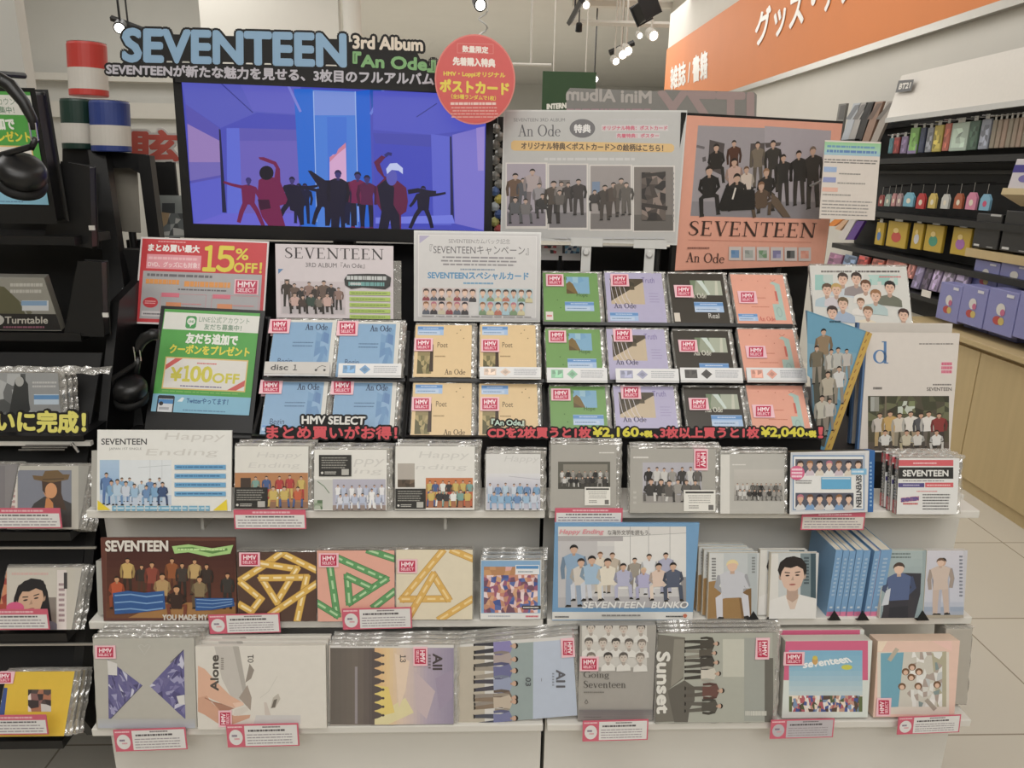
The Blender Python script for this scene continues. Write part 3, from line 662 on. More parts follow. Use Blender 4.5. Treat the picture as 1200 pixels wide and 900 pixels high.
for i, (x0, xt, col, wd) in enumerate(((976, 983, (120, 118, 112), 'grey glossy'), (985, 1000, (176, 182, 190), 'pale blue-grey'), (993, 1008, (168, 164, 160), 'pale grey'), (1001, 1015, (36, 32, 32), 'black'), (1010, 1026, (150, 116, 96), 'brown printed'), (1020, 1040, (160, 150, 140), 'grey printed'))):
    f = F(x0, x0 + 9, 165, 121, X=XS - .03, yaw=-90)
    b = B(); b.prism([f.q(x0, 166), f.q(x0 + 8, 166), f.q(xt + 9, 121 - i * .6), f.q(xt, 122 - i * .6)], 0, .02, 'print', col)
    r = tag(b.build('magazine', None, f.M), wd + ' magazine in the slanted row left of the white header board', 'magazine', 'slanted magazines at the far end of the wall')
    b = B(); p = P(b, f.q, dz=.0005, y0=-.0005); p.poly([(x0 + 6, 140), (x0 + 12, 140), (xt + 8, 123 - i * .6), (xt + 2, 124 - i * .6)], tuple(int(k * .7) for k in col)); b.build('cover_print', r)
v = at_x(975, 166, XS); b = B(); b.box(-.06, -.5, -.03, RX - .03 - XS, .15, 0, 'blackmetal'); tag(b.build('magazine_shelf', None, Matrix.Translation((XS, v.y, v.z))), 'black shelf under the slanted magazines on the right wall', 'shelf')
# fourth row: clear pouches
row4 = [(968, 984, 312, 296, (150, 100, 130), 'mauve'), (985, 1000, 316, 298, (110, 130, 160), 'blue-grey'), (1003, 1015, 312, 299, (170, 60, 54), 'red tin-like'), (1019, 1033, 316, 303, (176, 84, 66), 'brick red'), (1034, 1058, 322, 304, (186, 106, 92), 'salmon'), (1060, 1068, 326, 308, (190, 120, 110), 'pale salmon'), (1066, 1076, 338, 309, (136, 124, 160), 'lilac'), (1077, 1086, 340, 310, (84, 70, 92), 'dark plum'), (1087, 1097, 341, 312, (160, 140, 176), 'pale lilac'), (1098, 1112, 344, 315, (150, 136, 160), 'grey-lilac'), (1113, 1128, 346, 317, (140, 126, 150), 'dusky violet')]
for a, c, d, e, col, wd in row4:
    wallthing(a, c, d, e, XS - .05, .025, 'clear_pouch', wd + ' pouch in the lowest row of wall goods', 'pouch', col, 'pouches in the lowest row', lambda p, col=col, wd=wd: p.mosaic(.08, .08, .92, .9, 3, 4, [tuple(min(255, int(k * s)) for k in col) for s in (.75, 1, 1.2, 1.35)], len(wd), .4), hook=False, lean=10)
z = at_x(1100, 347, XS - .05).z
b = B(); b.box(0, 0, -.03, RX - .03 - (XS - .1), at_x(962, 300, XS - .1).y - at_x(1127, 345, XS - .1).y, 0, 'blackmetal'); tag(b.build('pouch_shelf', None, Matrix.Translation((XS - .1, at_x(1127, 345, XS - .1).y, z - .01))), 'black sloping shelf under the lilac and red pouches', 'shelf')
f = F(1079, 1090, 348, 340, X=XS - .12, yaw=-90); b = B(); b.box(0, 0, 0, f.w, .003, f.h, 'print', (226, 220, 210)); tag(b.build('price_tag', None, f.M), 'small white tag hanging below the lilac pouches', 'tag')
# counter
XC = 2.567; zc = at_x(1080, 377, XC).z; yc = at_x(1060, 374, XC).y
r = root('wooden_counter', 'pale wooden cabinet counter along the right wall carrying blue boxes', 'counter', Matrix.Translation((XC, yc, 0)))
b = B(); b.box(-.02, -3.2, zc - .03, RX - .035 - XC, 0, zc, 'wood'); b.build('worktop', r, bevel=.003)
b = B(); b.box(.03, -3.2, 0, RX - .035 - XC, -.01, zc - .045, 'wood'); b.box(.06, -3.2, zc - .045, .3, -.01, zc - .03, 'blackboard'); b.build('carcass', r)
ye = [at_x(px, py, XC).y - yc for px, py in ((1142, 440), (1210, 470))]
yy = -.012
for k, e in enumerate((ye[0], ye[0] - .62, ye[0] - 1.24, ye[0] - 1.86)):
    b = B(); b.box(0.01, e + .003, .07, .03, yy - .003, zc - .055, 'wood'); b.build('door', r, bevel=.002); yy = e
b = B(); b.box(.05, -3.2, 0, .3, -.02, .07, 'blackboard'); b.build('kick_board', r)
def bluebox(px0, px1, py0, py1, X, label):
    f = F(px0, px1, (py0[0], py0[1]), py1, X=X, yaw=-90); f.ex = Vector((0, -1, 0)); f.ez = Vector((0, 0, 1)); f.o = at_x(px0, py0[0], X); f.o.z = max(f.o.z, zc); f.n = Vector((1, 0, 0))
    f.w = f.o.y - at_x(px1, py0[1], X).y; f.h = at_x((px0 + px1) / 2, py1, X).z - f.o.z
    o = f.o; M = Matrix(((0, 1, 0, o.x), (-1, 0, 0, o.y), (0, 0, 1, o.z), (0, 0, 0, 1)))
    r = root('gift_box', label, 'box', M, 'periwinkle blue boxes on the counter')
    b = B(); b.box(0, 0, 0, f.w, .1, f.h, 'print', (132, 134, 196)); b.build('box', r, bevel=.003)
    b = B(); p = P(b, f.nq, dz=.0004, y0=-.0004); p.el(.45, .3, .16, .1, (196, 60, 58), 14); p.el(.58, .3, .1, .09, (206, 180, 90), 14); p.el(.5, .56, .15, .14, (216, 212, 206), 14); p.el(.58, .5, .08, .08, (206, 96, 140), 12); p.r(.62, .86, .86, .93, (214, 214, 224)); b.build('printed_front', r); return f
f1 = bluebox(1096, 1121, (372, 377), 331, XC + .05, 'periwinkle box at the far left of the front row on the wooden counter')
bluebox(1121.5, 1150, (377, 385), 334, XC + .05, 'periwinkle box second from the far end of the front row')
bluebox(1151, 1185, (386, 394), 338, XC + .05, 'periwinkle box third from the far end of the front row')
bluebox(1186, 1226, (394, 404), 343, XC + .05, 'periwinkle box cut by the right edge of the photo, in the front row')
for a, c, y0, y1, lb in ((1137, 1167, (335, 341), 305, 'periwinkle box standing higher behind the front row, further from the photo edge'), (1168, 1204, (338, 346), 309, 'periwinkle box standing higher behind the front row, at the photo edge')):
    f = F(a, c, 338, y1, X=XC + .17, yaw=-90); r = root('gift_box', lb, 'box', Matrix(((0, 1, 0, f.o.x), (-1, 0, 0, f.o.y), (0, 0, 1, zc), (0, 0, 0, 1))), 'periwinkle blue boxes on the counter'); h = f.h + f.o.z - zc
    b = B(); b.box(0, 0, 0, f.w, .1, h, 'print', (132, 134, 196)); b.build('box', r, bevel=.003)
    b = B(); p = P(b, lambda u, v: (u * f.w, h - f.h + v * f.h), dz=.0004, y0=-.0004); p.el(.45, .25, .14, .12, (196, 60, 58), 14); p.el(.57, .25, .1, .1, (206, 180, 90), 14); p.el(.5, .55, .14, .17, (216, 212, 206), 14); p.r(.62, .86, .86, .93, (214, 214, 224)); b.build('printed_front', r)
# small purple and white book on the bracket shelf at the right edge
f = F(1180, 1212, 222, 186, X=2.5, yaw=-60, lean=15); r = root('boxed_toy', 'white and purple packet on a small cream ledge at the right photo edge', 'packet', f.M)
b = B(); b.box(0, 0, 0, f.w, .04, f.h, 'print', (206, 200, 205)); b.build('packet', r, bevel=.003)
b = B(); p = P(b, f.nq, dz=.0004, y0=-.0004); p.r(0, .55, 1, .8, (70, 60, 150)); p.el(.5, .35, .2, .12, (120, 110, 180)); b.build('printed_front', r)
b = B(); b.box(-.01, -.02, -.03, f.w + .1, .2, 0, 'print', (206, 184, 136)); b.build('ledge', r)

# ================================================================ black stepped CD rack
RK = [(1.72, 378), (1.617, 445), (1.52, 513)]      # tier: depth of the ledge, its pixel row in the right bay
LEAN = 42
TIER = [(Y, at_y(700, py, Y).z) for Y, py in RK]
def rack(label, pa, pb, tiers):
    YR = TIER[tiers[-1]][0]
    r = root('cd_rack', label, 'rack', Matrix.Translation((at_y(pa, 500, YR).x, YR, ZD)))
    w = at_y(pb, 500, YR).x - at_y(pa, 500, YR).x
    for k in tiers:
        Y, Z = TIER[k]; b = B(); d = Y - YR; z = Z - ZD
        sl, cl = sin(radians(LEAN)), cos(radians(LEAN)); A0 = (d - .002 * cl - .003 * sl, z + .0015 - .003 * cl); A1 = (d + .038 * cl - .003 * sl, z - .038 * sl - .003 * cl); T_ = .004
        b.add([(xx, A0[0] - .006, A0[1] + .004) if k == 0 else (xx, A0[0], A0[1]) if k == 1 else (xx, A1[0], A1[1]) if k == 2 else (xx, A1[0] - T_ * sl, A1[1] - T_ * cl) if k == 3 else (xx, A0[0] - .006 - T_ * sl, A0[1] - T_ * cl) for xx in (0, w) for k in range(5)], [(0, 1, 2, 3, 4), (9, 8, 7, 6, 5)] + [(i, (i + 1) % 5, 5 + (i + 1) % 5, 5 + i) for i in range(5)], 'blackplastic'); b.build('ledge', r)
        b = B(); L = .118; n = (cos(radians(LEAN)), -sin(radians(LEAN))); e = (sin(radians(LEAN)), cos(radians(LEAN)))
        y0, z0 = d + .012 + n[0] * .036, z + n[1] * .036 + .02
        b.add([(0, y0, z0), (w, y0, z0), (w, y0 + e[0] * L, z0 + e[1] * L), (0, y0 + e[0] * L, z0 + e[1] * L), (0, y0 + .004, z0), (w, y0 + .004, z0), (w, y0 + e[0] * L + .004, z0 + e[1] * L), (0, y0 + e[0] * L + .004, z0 + e[1] * L)],
              [(0, 1, 2, 3), (7, 6, 5, 4), (0, 4, 5, 1), (1, 5, 6, 2), (2, 6, 7, 3), (3, 7, 4, 0)], 'blackplastic'); b.build('rest_plate', r)
    Yb = TIER[tiers[0]][0] - YR + .13; Zt = TIER[tiers[0]][1] - ZD + .06
    for x, nm in ((-.006, 'side_panel'), (w, 'side_panel')):
        b = B(); b.add([(x, -.02, 0), (x, -.02, TIER[tiers[-1]][1] - ZD + .0), (x, Yb, Zt), (x, Yb, 0), (x + .006, -.02, 0), (x + .006, -.02, TIER[tiers[-1]][1] - ZD + .0), (x + .006, Yb, Zt), (x + .006, Yb, 0)],
                      [(0, 1, 2, 3), (7, 6, 5, 4), (0, 4, 5, 1), (1, 5, 6, 2), (2, 6, 7, 3), (3, 7, 4, 0)], 'blackplastic'); b.build(nm, r)
    b = B(); b.box(0, -.03, 0, w, -.02, TIER[tiers[-1]][1] - ZD + .012, 'blackplastic'); b.build('front_panel', r)
    return r
rack('stepped black rack holding the two tiers of pale blue albums', 299, 471, [1, 2])
rack('stepped black rack holding the two tiers of beige albums', 476, 640, [1, 2])
rack('stepped black rack holding three tiers of green, lavender, dark and orange albums', 641, 957, [0, 1, 2])

BLU = (116, 158, 202); STK = (160, 192, 232)
def bar(p, x0, y0, x1, y1):
    q = p.sub(x0, y0, x1, y1); q.r(0, 0, 1, 1, STK); q.r(0, .62, 1, .95, (96, 148, 210)); q.r(0, .06, .86, .45, (186, 206, 232)); q.lines(.2, .68, .8, .9, 1, (190, 210, 236), .9, 2); q.lines(.06, .14, .8, .4, 1, (120, 150, 190), .9, 4)
def c_blue(p):
    p.r(0, 0, 1, 1, (214, 212, 204)); p.r(.0, .0, .93, .96, (130, 170, 208))
    q = p.sub(.69, .0, .9, .86); q.r(0, 0, 1, 1, (104, 146, 194)); q.mosaic(0, 0, 1, 1, 3, 7, [(96, 136, 188), (118, 160, 202), (136, 174, 212), (106, 150, 196)], 4, .48, .8)
    p.t('An Ode', .5, .82, .86, .93, (38, 52, 84), .0003, 'serif'); p.t('Begin', .13, .18, .36, .31, (52, 76, 112)); p.lines(.33, .5, .66, .62, 2, (80, 116, 156), .9, 5, .3)
def c_beige(p):
    p.r(0, 0, 1, 1, (226, 194, 142)); p.r(.06, .06, .31, .48, (148, 132, 84)); p.mosaic(.06, .06, .28, .4, 4, 4, [(120, 112, 66), (160, 142, 92), (178, 158, 104), (96, 90, 52)], 3, .45); p.poly([(.27, .1), (.34, .1), (.33, .62), (.28, .6)], (64, 44, 26))
    p.t('Poet', .4, .56, .58, .66, (92, 70, 44)); p.t('An Ode', .54, .05, .9, .15, (92, 70, 44), .0002, 'serif'); bar(p, .04, .8, .5, .97); p.lines(.36, .36, .56, .42, 1, (170, 140, 96), .9, 3, .4)
    for k in ((.8, .9), (.74, .84), (.86, .74)): p.el(k[0], k[1], .012, .01, (130, 100, 66), 8)
def c_green(p):
    p.r(0, 0, 1, 1, (110, 158, 82)); p.r(.42, .58, .84, .92, (122, 172, 206)); p.mosaic(.42, .6, .84, .92, 4, 3, [(112, 164, 204), (130, 178, 208), (148, 190, 210)], 3, .3, .7); p.poly([(.42, .58), (.42, .78), (.48, .83), (.54, .78), (.62, .6), (.63, .58)], (126, 100, 50)); p.poly([(.42, .58), (.42, .68), (.58, .58)], (100, 78, 40))
    p.t('An', .3, .86, .44, .95, (58, 92, 40), 0, 'serif'); p.t('Hope', .6, .5, .8, .6, (40, 74, 34)); p.el(.25, .45, .012, .012, (70, 116, 48), 8); p.el(.3, .3, .012, .012, (70, 116, 48), 8)
def c_lav(p):
    p.r(0, 0, 1, 1, (178, 172, 206)); p.r(.08, .38, .66, .88, (196, 176, 146)); p.poly([(.08, .44), (.08, .88), (.66, .88), (.66, .82)], (78, 66, 46)); p.mosaic(.1, .66, .5, .88, 5, 3, [(64, 56, 38), (86, 74, 52), (100, 88, 64)], 6, .45)
    for k in range(4): p.line([(.08 + .07 * k, .86 - .01 * k), (.12 + .08 * k, .5), (.22 + .08 * k, .28)], .0012, (214, 206, 214))
    p.t('Truth', .64, .8, .86, .91, (120, 108, 168)); p.t('An Ode', .12, .3, .5, .4, (70, 62, 96), .0003, 'serif'); p.lines(.74, .4, .92, .62, 4, (150, 140, 186), .8, 5, .2)
def c_dark(p):
    p.r(0, 0, 1, 1, (56, 50, 40)); p.r(.38, .56, .94, .86, (168, 176, 156)); p.mosaic(.38, .56, .64, .86, 3, 2, [(150, 158, 136), (112, 132, 100), (176, 182, 160)], 4, .4); p.poly([(.5, .86), (.6, .86), (.72, .58), (.68, .56)], (200, 214, 206)); p.poly([(.8, .56), (.84, .86), (.88, .86), (.86, .56)], (196, 198, 180))
    p.t('An Ode', .33, .5, .64, .6, (206, 204, 190), .0003, 'serif'); p.t('Real', .63, .1, .82, .2, (214, 212, 206))
def c_org(p):
    p.r(0, 0, 1, 1, (233, 160, 136)); p.poly([(.7, .08), (.9, .08), (.9, .8), (.78, .86), (.72, .82), (.8, .78), (.82, .4), (.7, .4)], (166, 194, 184)); p.r(.78, .46, .82, .66, (212, 100, 84)); p.el(.8, .24, .05, .1, (150, 176, 170)); p.el(.8, .24, .035, .08, (166, 194, 184)); p.line([(.74, .9), (.78, .86), (.84, .9)], .0012, (190, 90, 76))
    p.t('An Ode', .4, .06, .7, .15, (212, 96, 84), .0003, 'serif'); p.lines(.3, .5, .62, .54, 1, (206, 120, 96), .9, 3, .4); p.lines(.3, .32, .66, .36, 1, (206, 120, 96), .9, 3, .4)
    for k in ((.2, .88), (.62, .72), (.36, .2), (.5, .86)): p.el(k[0], k[1], .01, .01, (196, 104, 84), 8)
KIND = {'blue': (c_blue, 'pale blue album with a small serif title'), 'beige': (c_beige, 'beige album with a small plant picture'), 'green': (c_green, 'green album with a small sky picture'), 'lavender': (c_lav, 'lavender album with a diagonal brown picture'), 'dark': (c_dark, 'dark brown album with a pale picture strip'), 'orange': (c_org, 'orange album with a pale green long-necked shape')}
def rackcd(kind, tier, xl, xr, yb, yt, label, st, extra=None, seed=1):
    Y, Z = TIER[tier]; f = F(xl, xr, yb, yt, Y=Y, z=None, lean=LEAN)
    d = KIND[kind][0]
    album('cd_album', label, 'cd', f, .009, (lambda p: (d(p), extra(p) if extra else None)), px=False, stick=st, seed=seed, group=kind + ' albums in the stepped rack', behind=1, blabel='copy behind the ' + label, edge='casegrey', step=.0105)
def S(x, y, w=21, h=16): return (x, y + h, x + w, y)
# blue
rackcd('blue', 1, 313, 388, 441, 375, 'pale blue album, upper tier, above the grey disc card', S(317, 375, 22, 16), seed=1)
rackcd('blue', 1, 393, 465, 442, 377, 'pale blue album, upper tier, above the white sample card', S(396, 377, 23, 17), seed=2)
rackcd('blue', 2, 304, 378, 512, 445, 'pale blue album, lower tier, left of the pair', S(306, 446, 24, 16), lambda p: bar(p, .02, .1, .5, .2), seed=3)
rackcd('blue', 2, 387, 461, 512, 446, 'pale blue album, lower tier, right of the pair', S(389, 446, 25, 17), seed=4)
# beige
rackcd('beige', 1, 484, 552, 442, 381, 'beige album, upper tier, left one next to the blue album', S(486, 397, 21, 15), seed=5)
rackcd('beige', 1, 562, 629, 442, 381, 'beige album, upper tier, right one above the white sample card', S(564, 398, 21, 15), seed=6)
rackcd('beige', 2, 481, 552, 513, 449, 'beige album, lower tier, left one beside the bargain sign', S(483, 466, 22, 16), seed=7)
rackcd('beige', 2, 561, 631, 513, 450, 'beige album, lower tier, right one behind the price strip', S(563, 466, 22, 16), seed=8)
# right bay
gb = lambda p: bar(p, .38, .24, .9, .42)
rackcd('green', 0, 638, 704, 379, 320, 'green album, top tier, with a pale tag at its corner', S(640, 322, 20, 14), lambda p: (gb(p), p.r(.03, .06, .16, .22, (222, 212, 206)), p.lines(.05, .1, .14, .18, 1, (216, 100, 100), .9, 2)), seed=9)
rackcd('lavender', 0, 713, 782, 380, 320, 'lavender album, top tier, with the blue sticker at its lower left', S(716, 322, 20, 14), lambda p: bar(p, .04, .06, .52, .22), seed=10)
rackcd('dark', 0, 790, 856, 379, 321, 'dark brown album, top tier, with a white tag at its corner', S(791, 335, 20, 14), lambda p: (bar(p, .4, .22, .92, .42), p.r(.02, .03, .12, .2, (214, 204, 190))), seed=11)
rackcd('orange', 0, 865, 929, 380, 322, 'orange album, top tier, with the blue sticker at its lower left', S(866, 342, 19, 14), lambda p: bar(p, .03, .06, .38, .2), seed=12)
rackcd('green', 1, 641, 707, 446, 386, 'green album, middle tier, above the white and green sample card', S(643, 388, 20, 14), gb, seed=13)
rackcd('lavender', 1, 715, 785, 446, 386, 'lavender album, middle tier, above the white and lavender sample card', S(719, 386, 21, 15), seed=14)
rackcd('dark', 1, 795, 862, 446, 388, 'dark brown album, middle tier, above the white and black sample card', S(796, 399, 20, 14), lambda p: bar(p, .4, .12, .92, .34), seed=15)
rackcd('orange', 1, 874, 941, 446, 386, 'orange album, middle tier, above the white and orange sample card', S(875, 406, 21, 14), seed=16)
rackcd('green', 2, 646, 713, 513, 453, 'green album, bottom tier, behind the yellow price on the strip', S(646, 456, 22, 14), lambda p: bar(p, .4, .24, .94, .44), seed=17)
rackcd('lavender', 2, 723, 796, 513, 453, 'lavender album, bottom tier, behind the price strip', S(728, 453, 22, 15), seed=18)
rackcd('dark', 2, 808, 876, 513, 454, 'dark brown album, bottom tier, behind the price strip', S(808, 467, 21, 14), lambda p: bar(p, .42, .22, .96, .44), seed=19)
rackcd('orange', 2, 884, 952, 513, 452, 'orange album, bottom tier, at the right end of the price strip', S(883, 475, 22, 15), seed=20)
# cards clipped to the ledges
def strip_card(xl, xr, yb, yt, tier, label, cols, disc=False, bg=(222, 222, 222)):
    Y, Z = TIER[tier]; f = F(xl, xr, yb, yt, Y=Y - .03, lean=LEAN - 8)
    r = root('ledge_card', label, 'card', f.M, 'sample cards on the ledges'); b = B(); b.box(0, 0, 0, f.w, .0012, f.h, 'print', bg); b.box(0, .0015, -.004, f.w, .004, f.h * .8, 'acrylic'); b.build('card', r)
    def d(p):
        if disc: p.t('disc', .1, .3, .36, .75, (66, 64, 62), .0004); p.t('１', .44, .3, .5, .75, (66, 64, 62), .0003); p.line([(.8, .3), (.82, .55), (.88, .7), (.94, .6)], .0012, (70, 68, 66)); p.el(.79, .32, .02, .1, (60, 58, 56), 10); p.el(.92, .32, .02, .1, (60, 58, 56), 10)
        else:
            c1 = cols; p.r(.07, .18, .27, .84, c1); p.mosaic(.09, .24, .25, .78, 3, 2, [tuple(int(k * .85) for k in c1), c1, tuple(min(255, int(k * 1.15)) for k in c1)], 3, .4); p.poly([(.33, .5), (.42, .88), (.51, .5), (.42, .12)], c1); p.poly([(.37, .5), (.42, .7), (.47, .5), (.42, .3)], tuple(int(k * .85) for k in c1)); p.lines(.56, .2, .95, .84, 4, (176, 178, 184), .9, 3, .5)
    sheet('print', r, f, d, px=False, y0=-.0003)
strip_card(309, 386, 438, 424, 1, 'grey card with a music symbol on the ledge under the left blue album', None, True, (196, 192, 186))
strip_card(396, 470, 440, 426, 1, 'white card with blue samples on the ledge under the right blue album', (112, 160, 206))
strip_card(562, 634, 442, 430, 1, 'white card with beige samples on the ledge under the upper beige album', (222, 196, 176))
strip_card(641, 712, 446, 431, 1, 'white card with green samples under the middle green album', (138, 196, 158))
strip_card(722, 796, 446, 432, 1, 'white card with grey-lavender samples under the middle lavender album', (158, 160, 190))
strip_card(798, 871, 446, 431, 1, 'white card with black samples under the middle dark album', (72, 68, 64))
strip_card(876, 946, 446, 431, 1, 'white card with orange samples under the middle orange album', (232, 160, 140))

# ---------------------------------------------------------------- cut-out signs along the bottom ledge
def board3(par, fr, items, th=.004, col=(22, 20, 20), core=(), nm='backing_board'):
    """black cut-out board following its lettering: items (text, BL, BR, TR, TL, grow, font)"""
    b = B()
    for st, BL, BR, TR, TL, g in items:
        vs, fs = glyphs(st); q = []
        for a, e in vs:
            x = (1 - a) * (1 - e) * BL[0] + a * (1 - e) * BR[0] + a * e * TR[0] + (1 - a) * e * TL[0]; z = (1 - a) * (1 - e) * BL[1] + a * (1 - e) * BR[1] + a * e * TR[1] + (1 - a) * e * TL[1]
            q.append(fr.q(x, z))
        ed = {}
        for f_ in fs:
            for i in range(len(f_)): k = (f_[i], f_[(i + 1) % len(f_)]); ed[k] = 1
        rim = [k for k in ed if (k[1], k[0]) not in ed]
        for k in range(12):
            dx, dz = g * cos(pi * k / 6), g * sin(pi * k / 6); y = -.00001 * k
            vv = [(a + dx, y, e + dz) for a, e in q] + [(a + dx, th + y, e + dz) for a, e in q]; n = len(q)
            b.add(vv, fs + [[i + n for i in f_[::-1]] for f_ in fs] + [(i, j, j + n, i + n) for i, j in rim], 'matte', col)
    for k, pts in enumerate(core): b.prism([fr.q(*z) for z in pts], .0003 + k * .00005, th - .0005, 'matte', col)
    return b.build(nm, par)
def let(par, fr, rows, nm='lettering'):
    b = B(); p = P(b, fr.q, mat='matte', y0=-.0006)
    for st, BL, BR, TR, TL, col, bold, out, oc in rows: p.t4(st, BL, BR, TR, TL, col, bold, None, out, oc)
    return b.build(nm, par)
f = F(310, 467, 517, 487, Y=1.465, lean=18)
r = root('cut_out_sign', 'black cut-out sign with white and red Japanese lettering below the blue albums', 'sign', f.M)
A1 = ('HMV SELECT', (354, 496.5), (427, 497.5), (428, 488.5), (354, 487.5)); A2 = ('まとめ買いがお得！', (313, 514), (465, 514.5), (465, 500), (313, 499))
board3(r, f, [A1 + (.005,), A2 + (.005,)], core=[[(318, 512), (455, 513), (455, 501), (318, 501)], [(356, 503), (425, 503), (425, 490), (356, 490)]])
let(r, f, [A1 + ((226, 224, 218), .0009, 0, None), A2 + ((232, 84, 92), .0011, 0, None)])
f = F(570, 968, 517, 497, Y=1.47, lean=18)
r = root('price_strip_sign', 'long black cut-out strip with red lettering and yellow prices across the right rack', 'sign', f.M)
seg = [('CDを2枚買うと1枚', 572, 692, (232, 84, 92)), ('¥2,160', 695, 748, (226, 214, 56)), ('+税', 750, 764, (226, 214, 56)), ('、', 766, 771, (232, 84, 92)), ('3枚以上買うと1枚', 774, 889, (232, 84, 92)), ('¥2,040', 892, 942, (226, 214, 56)), ('+税', 943, 956, (226, 214, 56)), ('！', 959, 964, (232, 84, 92))]
it = []; lt = []
for st, a, c, col in seg:
    lo = 513 if '税' not in st else 512; hi = 501 if '税' not in st else 505
    if st == '、': hi = 509
    Q = (st, (a, lo), (c, lo), (c, hi), (a, hi)); it.append(Q + (.0045,)); lt.append(Q + (col, .0012, 0, None))
Q = ('『An Ode』', (576, 499), (614, 499), (614, 491), (576, 491)); it.append(Q + (.004,)); lt.append(Q + ((196, 222, 206), .0005, 0, None))
board3(r, f, it, core=[[(574, 513), (960, 513), (960, 502), (574, 502)]]); let(r, f, lt)

# ================================================================ top white shelf
def Zm(k, ox, oy):                                  # coordinates of an enlarged view -> photo coordinates
    return lambda *pts: [(ox + a / k, oy + b / k) for a, b in pts]
BLUES = [(120, 165, 205), (150, 185, 215), (176, 200, 220), (104, 142, 190), (196, 206, 220)]
PALE = [(214, 216, 226), (196, 204, 222), (180, 190, 214), (226, 226, 228)]
MIXED = [(206, 96, 60), (226, 226, 222), (70, 96, 150), (120, 160, 150), (60, 56, 58), (204, 176, 90), (190, 60, 60)]
GREYS = [(60, 58, 56), (96, 92, 88), (200, 198, 194), (40, 38, 38), (150, 146, 140)]
BROWN = [(170, 120, 60), (120, 60, 40), (196, 160, 96), (90, 70, 50), (150, 84, 50), (60, 44, 36)]
SCR = (205, 203, 197)
def script(p, x0, y0, x1, y1, st, col=SCR): p.t(st, x0, y0, x1, y1, col, shear=3)
def blackcard(p, x0, y0, x1, y1):
    p.r(x0, y0, x1, y1, (44, 43, 40)); q = p.sub(x0, y0, x1, y1); q.lines(.08, .35, .9, .92, 5, (150, 148, 140), .85, 3, .4); q.r(.7, .06, .92, .34, (180, 178, 170)); q.lines(.18, .08, .55, .24, 2, (190, 188, 180), .9, 3, .5); q.el(.1, .16, .04, .06, (210, 208, 200), 10)
def whitecard(p, x0, y0, x1, y1):
    p.r(x0, y0, x1, y1, (224, 222, 214)); q = p.sub(x0, y0, x1, y1); q.r(.05, .84, .95, .93, (60, 58, 56)); q.lines(.1, .36, .9, .78, 4, (150, 148, 142), .8, 7, .35, True); q.lines(.16, .12, .5, .3, 2, (90, 88, 84), .9, 8, .4); q.r(.78, .06, .94, .3, (110, 108, 104))
def group(p, x0, x1, yb, yt, n, tops, bots, seed=1, sit=True):
    h = yb - yt; p.row(x0, x1, yb - h * .25, yt, n, tops, bots, seed=seed)
    p.row(x0 + 2, x1 - 2, yb, yt + h * .34, max(2, n - 1), tops, bots, pose='sit' if sit else ('sit', 'crouch'), seed=seed + 9, wide=1.1)
L1 = 16
f = F(113.5, 271, 599, 504, z=Z1, lean=L1).rest(.005)
def d(p):
    p.t('SEVENTEEN', 119, 521, 172, 514, (70, 70, 72), .0003); p.t('JAPAN 1ST SINGLE', 128, 528, 166, 524.5, (130, 130, 130)); script(p, 192, 518, 262, 507, 'Happy'); script(p, 170, 536, 254, 526, 'Ending')
    p.r(117, 592, 201, 539, (222, 228, 232)); p.grad(117, 592, 150, 539, [(0, (214, 222, 230)), (.4, (150, 184, 220)), (1, (168, 196, 224))], 12); p.r(140, 592, 201, 539, (216, 222, 226)); p.r(117, 592, 201, 580, (190, 204, 222))
    p.line([(162, 548), (200, 545)], .0008, (176, 184, 188)); p.line([(176, 539), (176, 560)], .0008, (186, 192, 196)); p.line([(190, 539), (190, 560)], .0008, (186, 192, 196))
    for i, (x, y) in enumerate(((143, 559), (152, 559), (166, 563), (176, 560), (187, 559))): p.fig(x, 588, y, BLUES[i], BLUES[(i + 2) % 5])
    p.fig(125, 591, 553, (92, 128, 182), (84, 118, 176))
    for i, (x, y) in enumerate(((131, 562), (138, 560.5), (148, 563), (158, 566), (172, 568), (182, 565), (191, 564))): p.fig(x, 592, y, BLUES[(i * 2) % 5] if i < 6 else (60, 84, 128), BLUES[(i + 1) % 5] if i < 6 else (56, 76, 116), pose='sit')
    for k in range(4):
        y = 550 + k * 10.4; p.r(205, y, 265, y - 5.4, (104, 168, 214)); p.lines(207, y - 1, 263, y - 4.6, 1, (60, 116, 166), .9, k + 2, .5)
    p.poly([(115, 586), (130, 597.5), (115, 597.5)], (232, 206, 40)); p.poly([(250, 598), (266, 585), (267, 598)], (232, 206, 40))
    p.lines(132, 599, 248, 592, 1, (112, 170, 202), .98, 4, .85); p.lines(134, 597.5, 246, 593, 1, (190, 216, 228), .98, 5, .4)
r = root('display_card', 'white landscape card with a blue-suited group and four blue bars on the top shelf', 'card', f.M)
b = B(); b.box(0, 0, 0, f.w, .004, f.h, 'print', (206, 206, 200)); b.prism([(f.w * .45, .012), (f.w * .55, .012), (f.w * .55, f.h * .6), (f.w * .45, f.h * .6)], .004, .03, 'print', (206, 206, 200)); b.build('card', r)
sheet('print', r, f, d, back=(224, 224, 219), y0=-.0003)
f = F(106, 112, 599, 527, z=Z1 , lean=L1); f.o = f.o + Vector((0, .02, 0)); f.M.translation = f.o
r = album('cd_album', 'grey-edged case half hidden behind the white landscape card', 'cd', F(107, 180, 594, 528, z=Z1, lean=L1), .03, None, True, (170, 168, 160), slv=False)

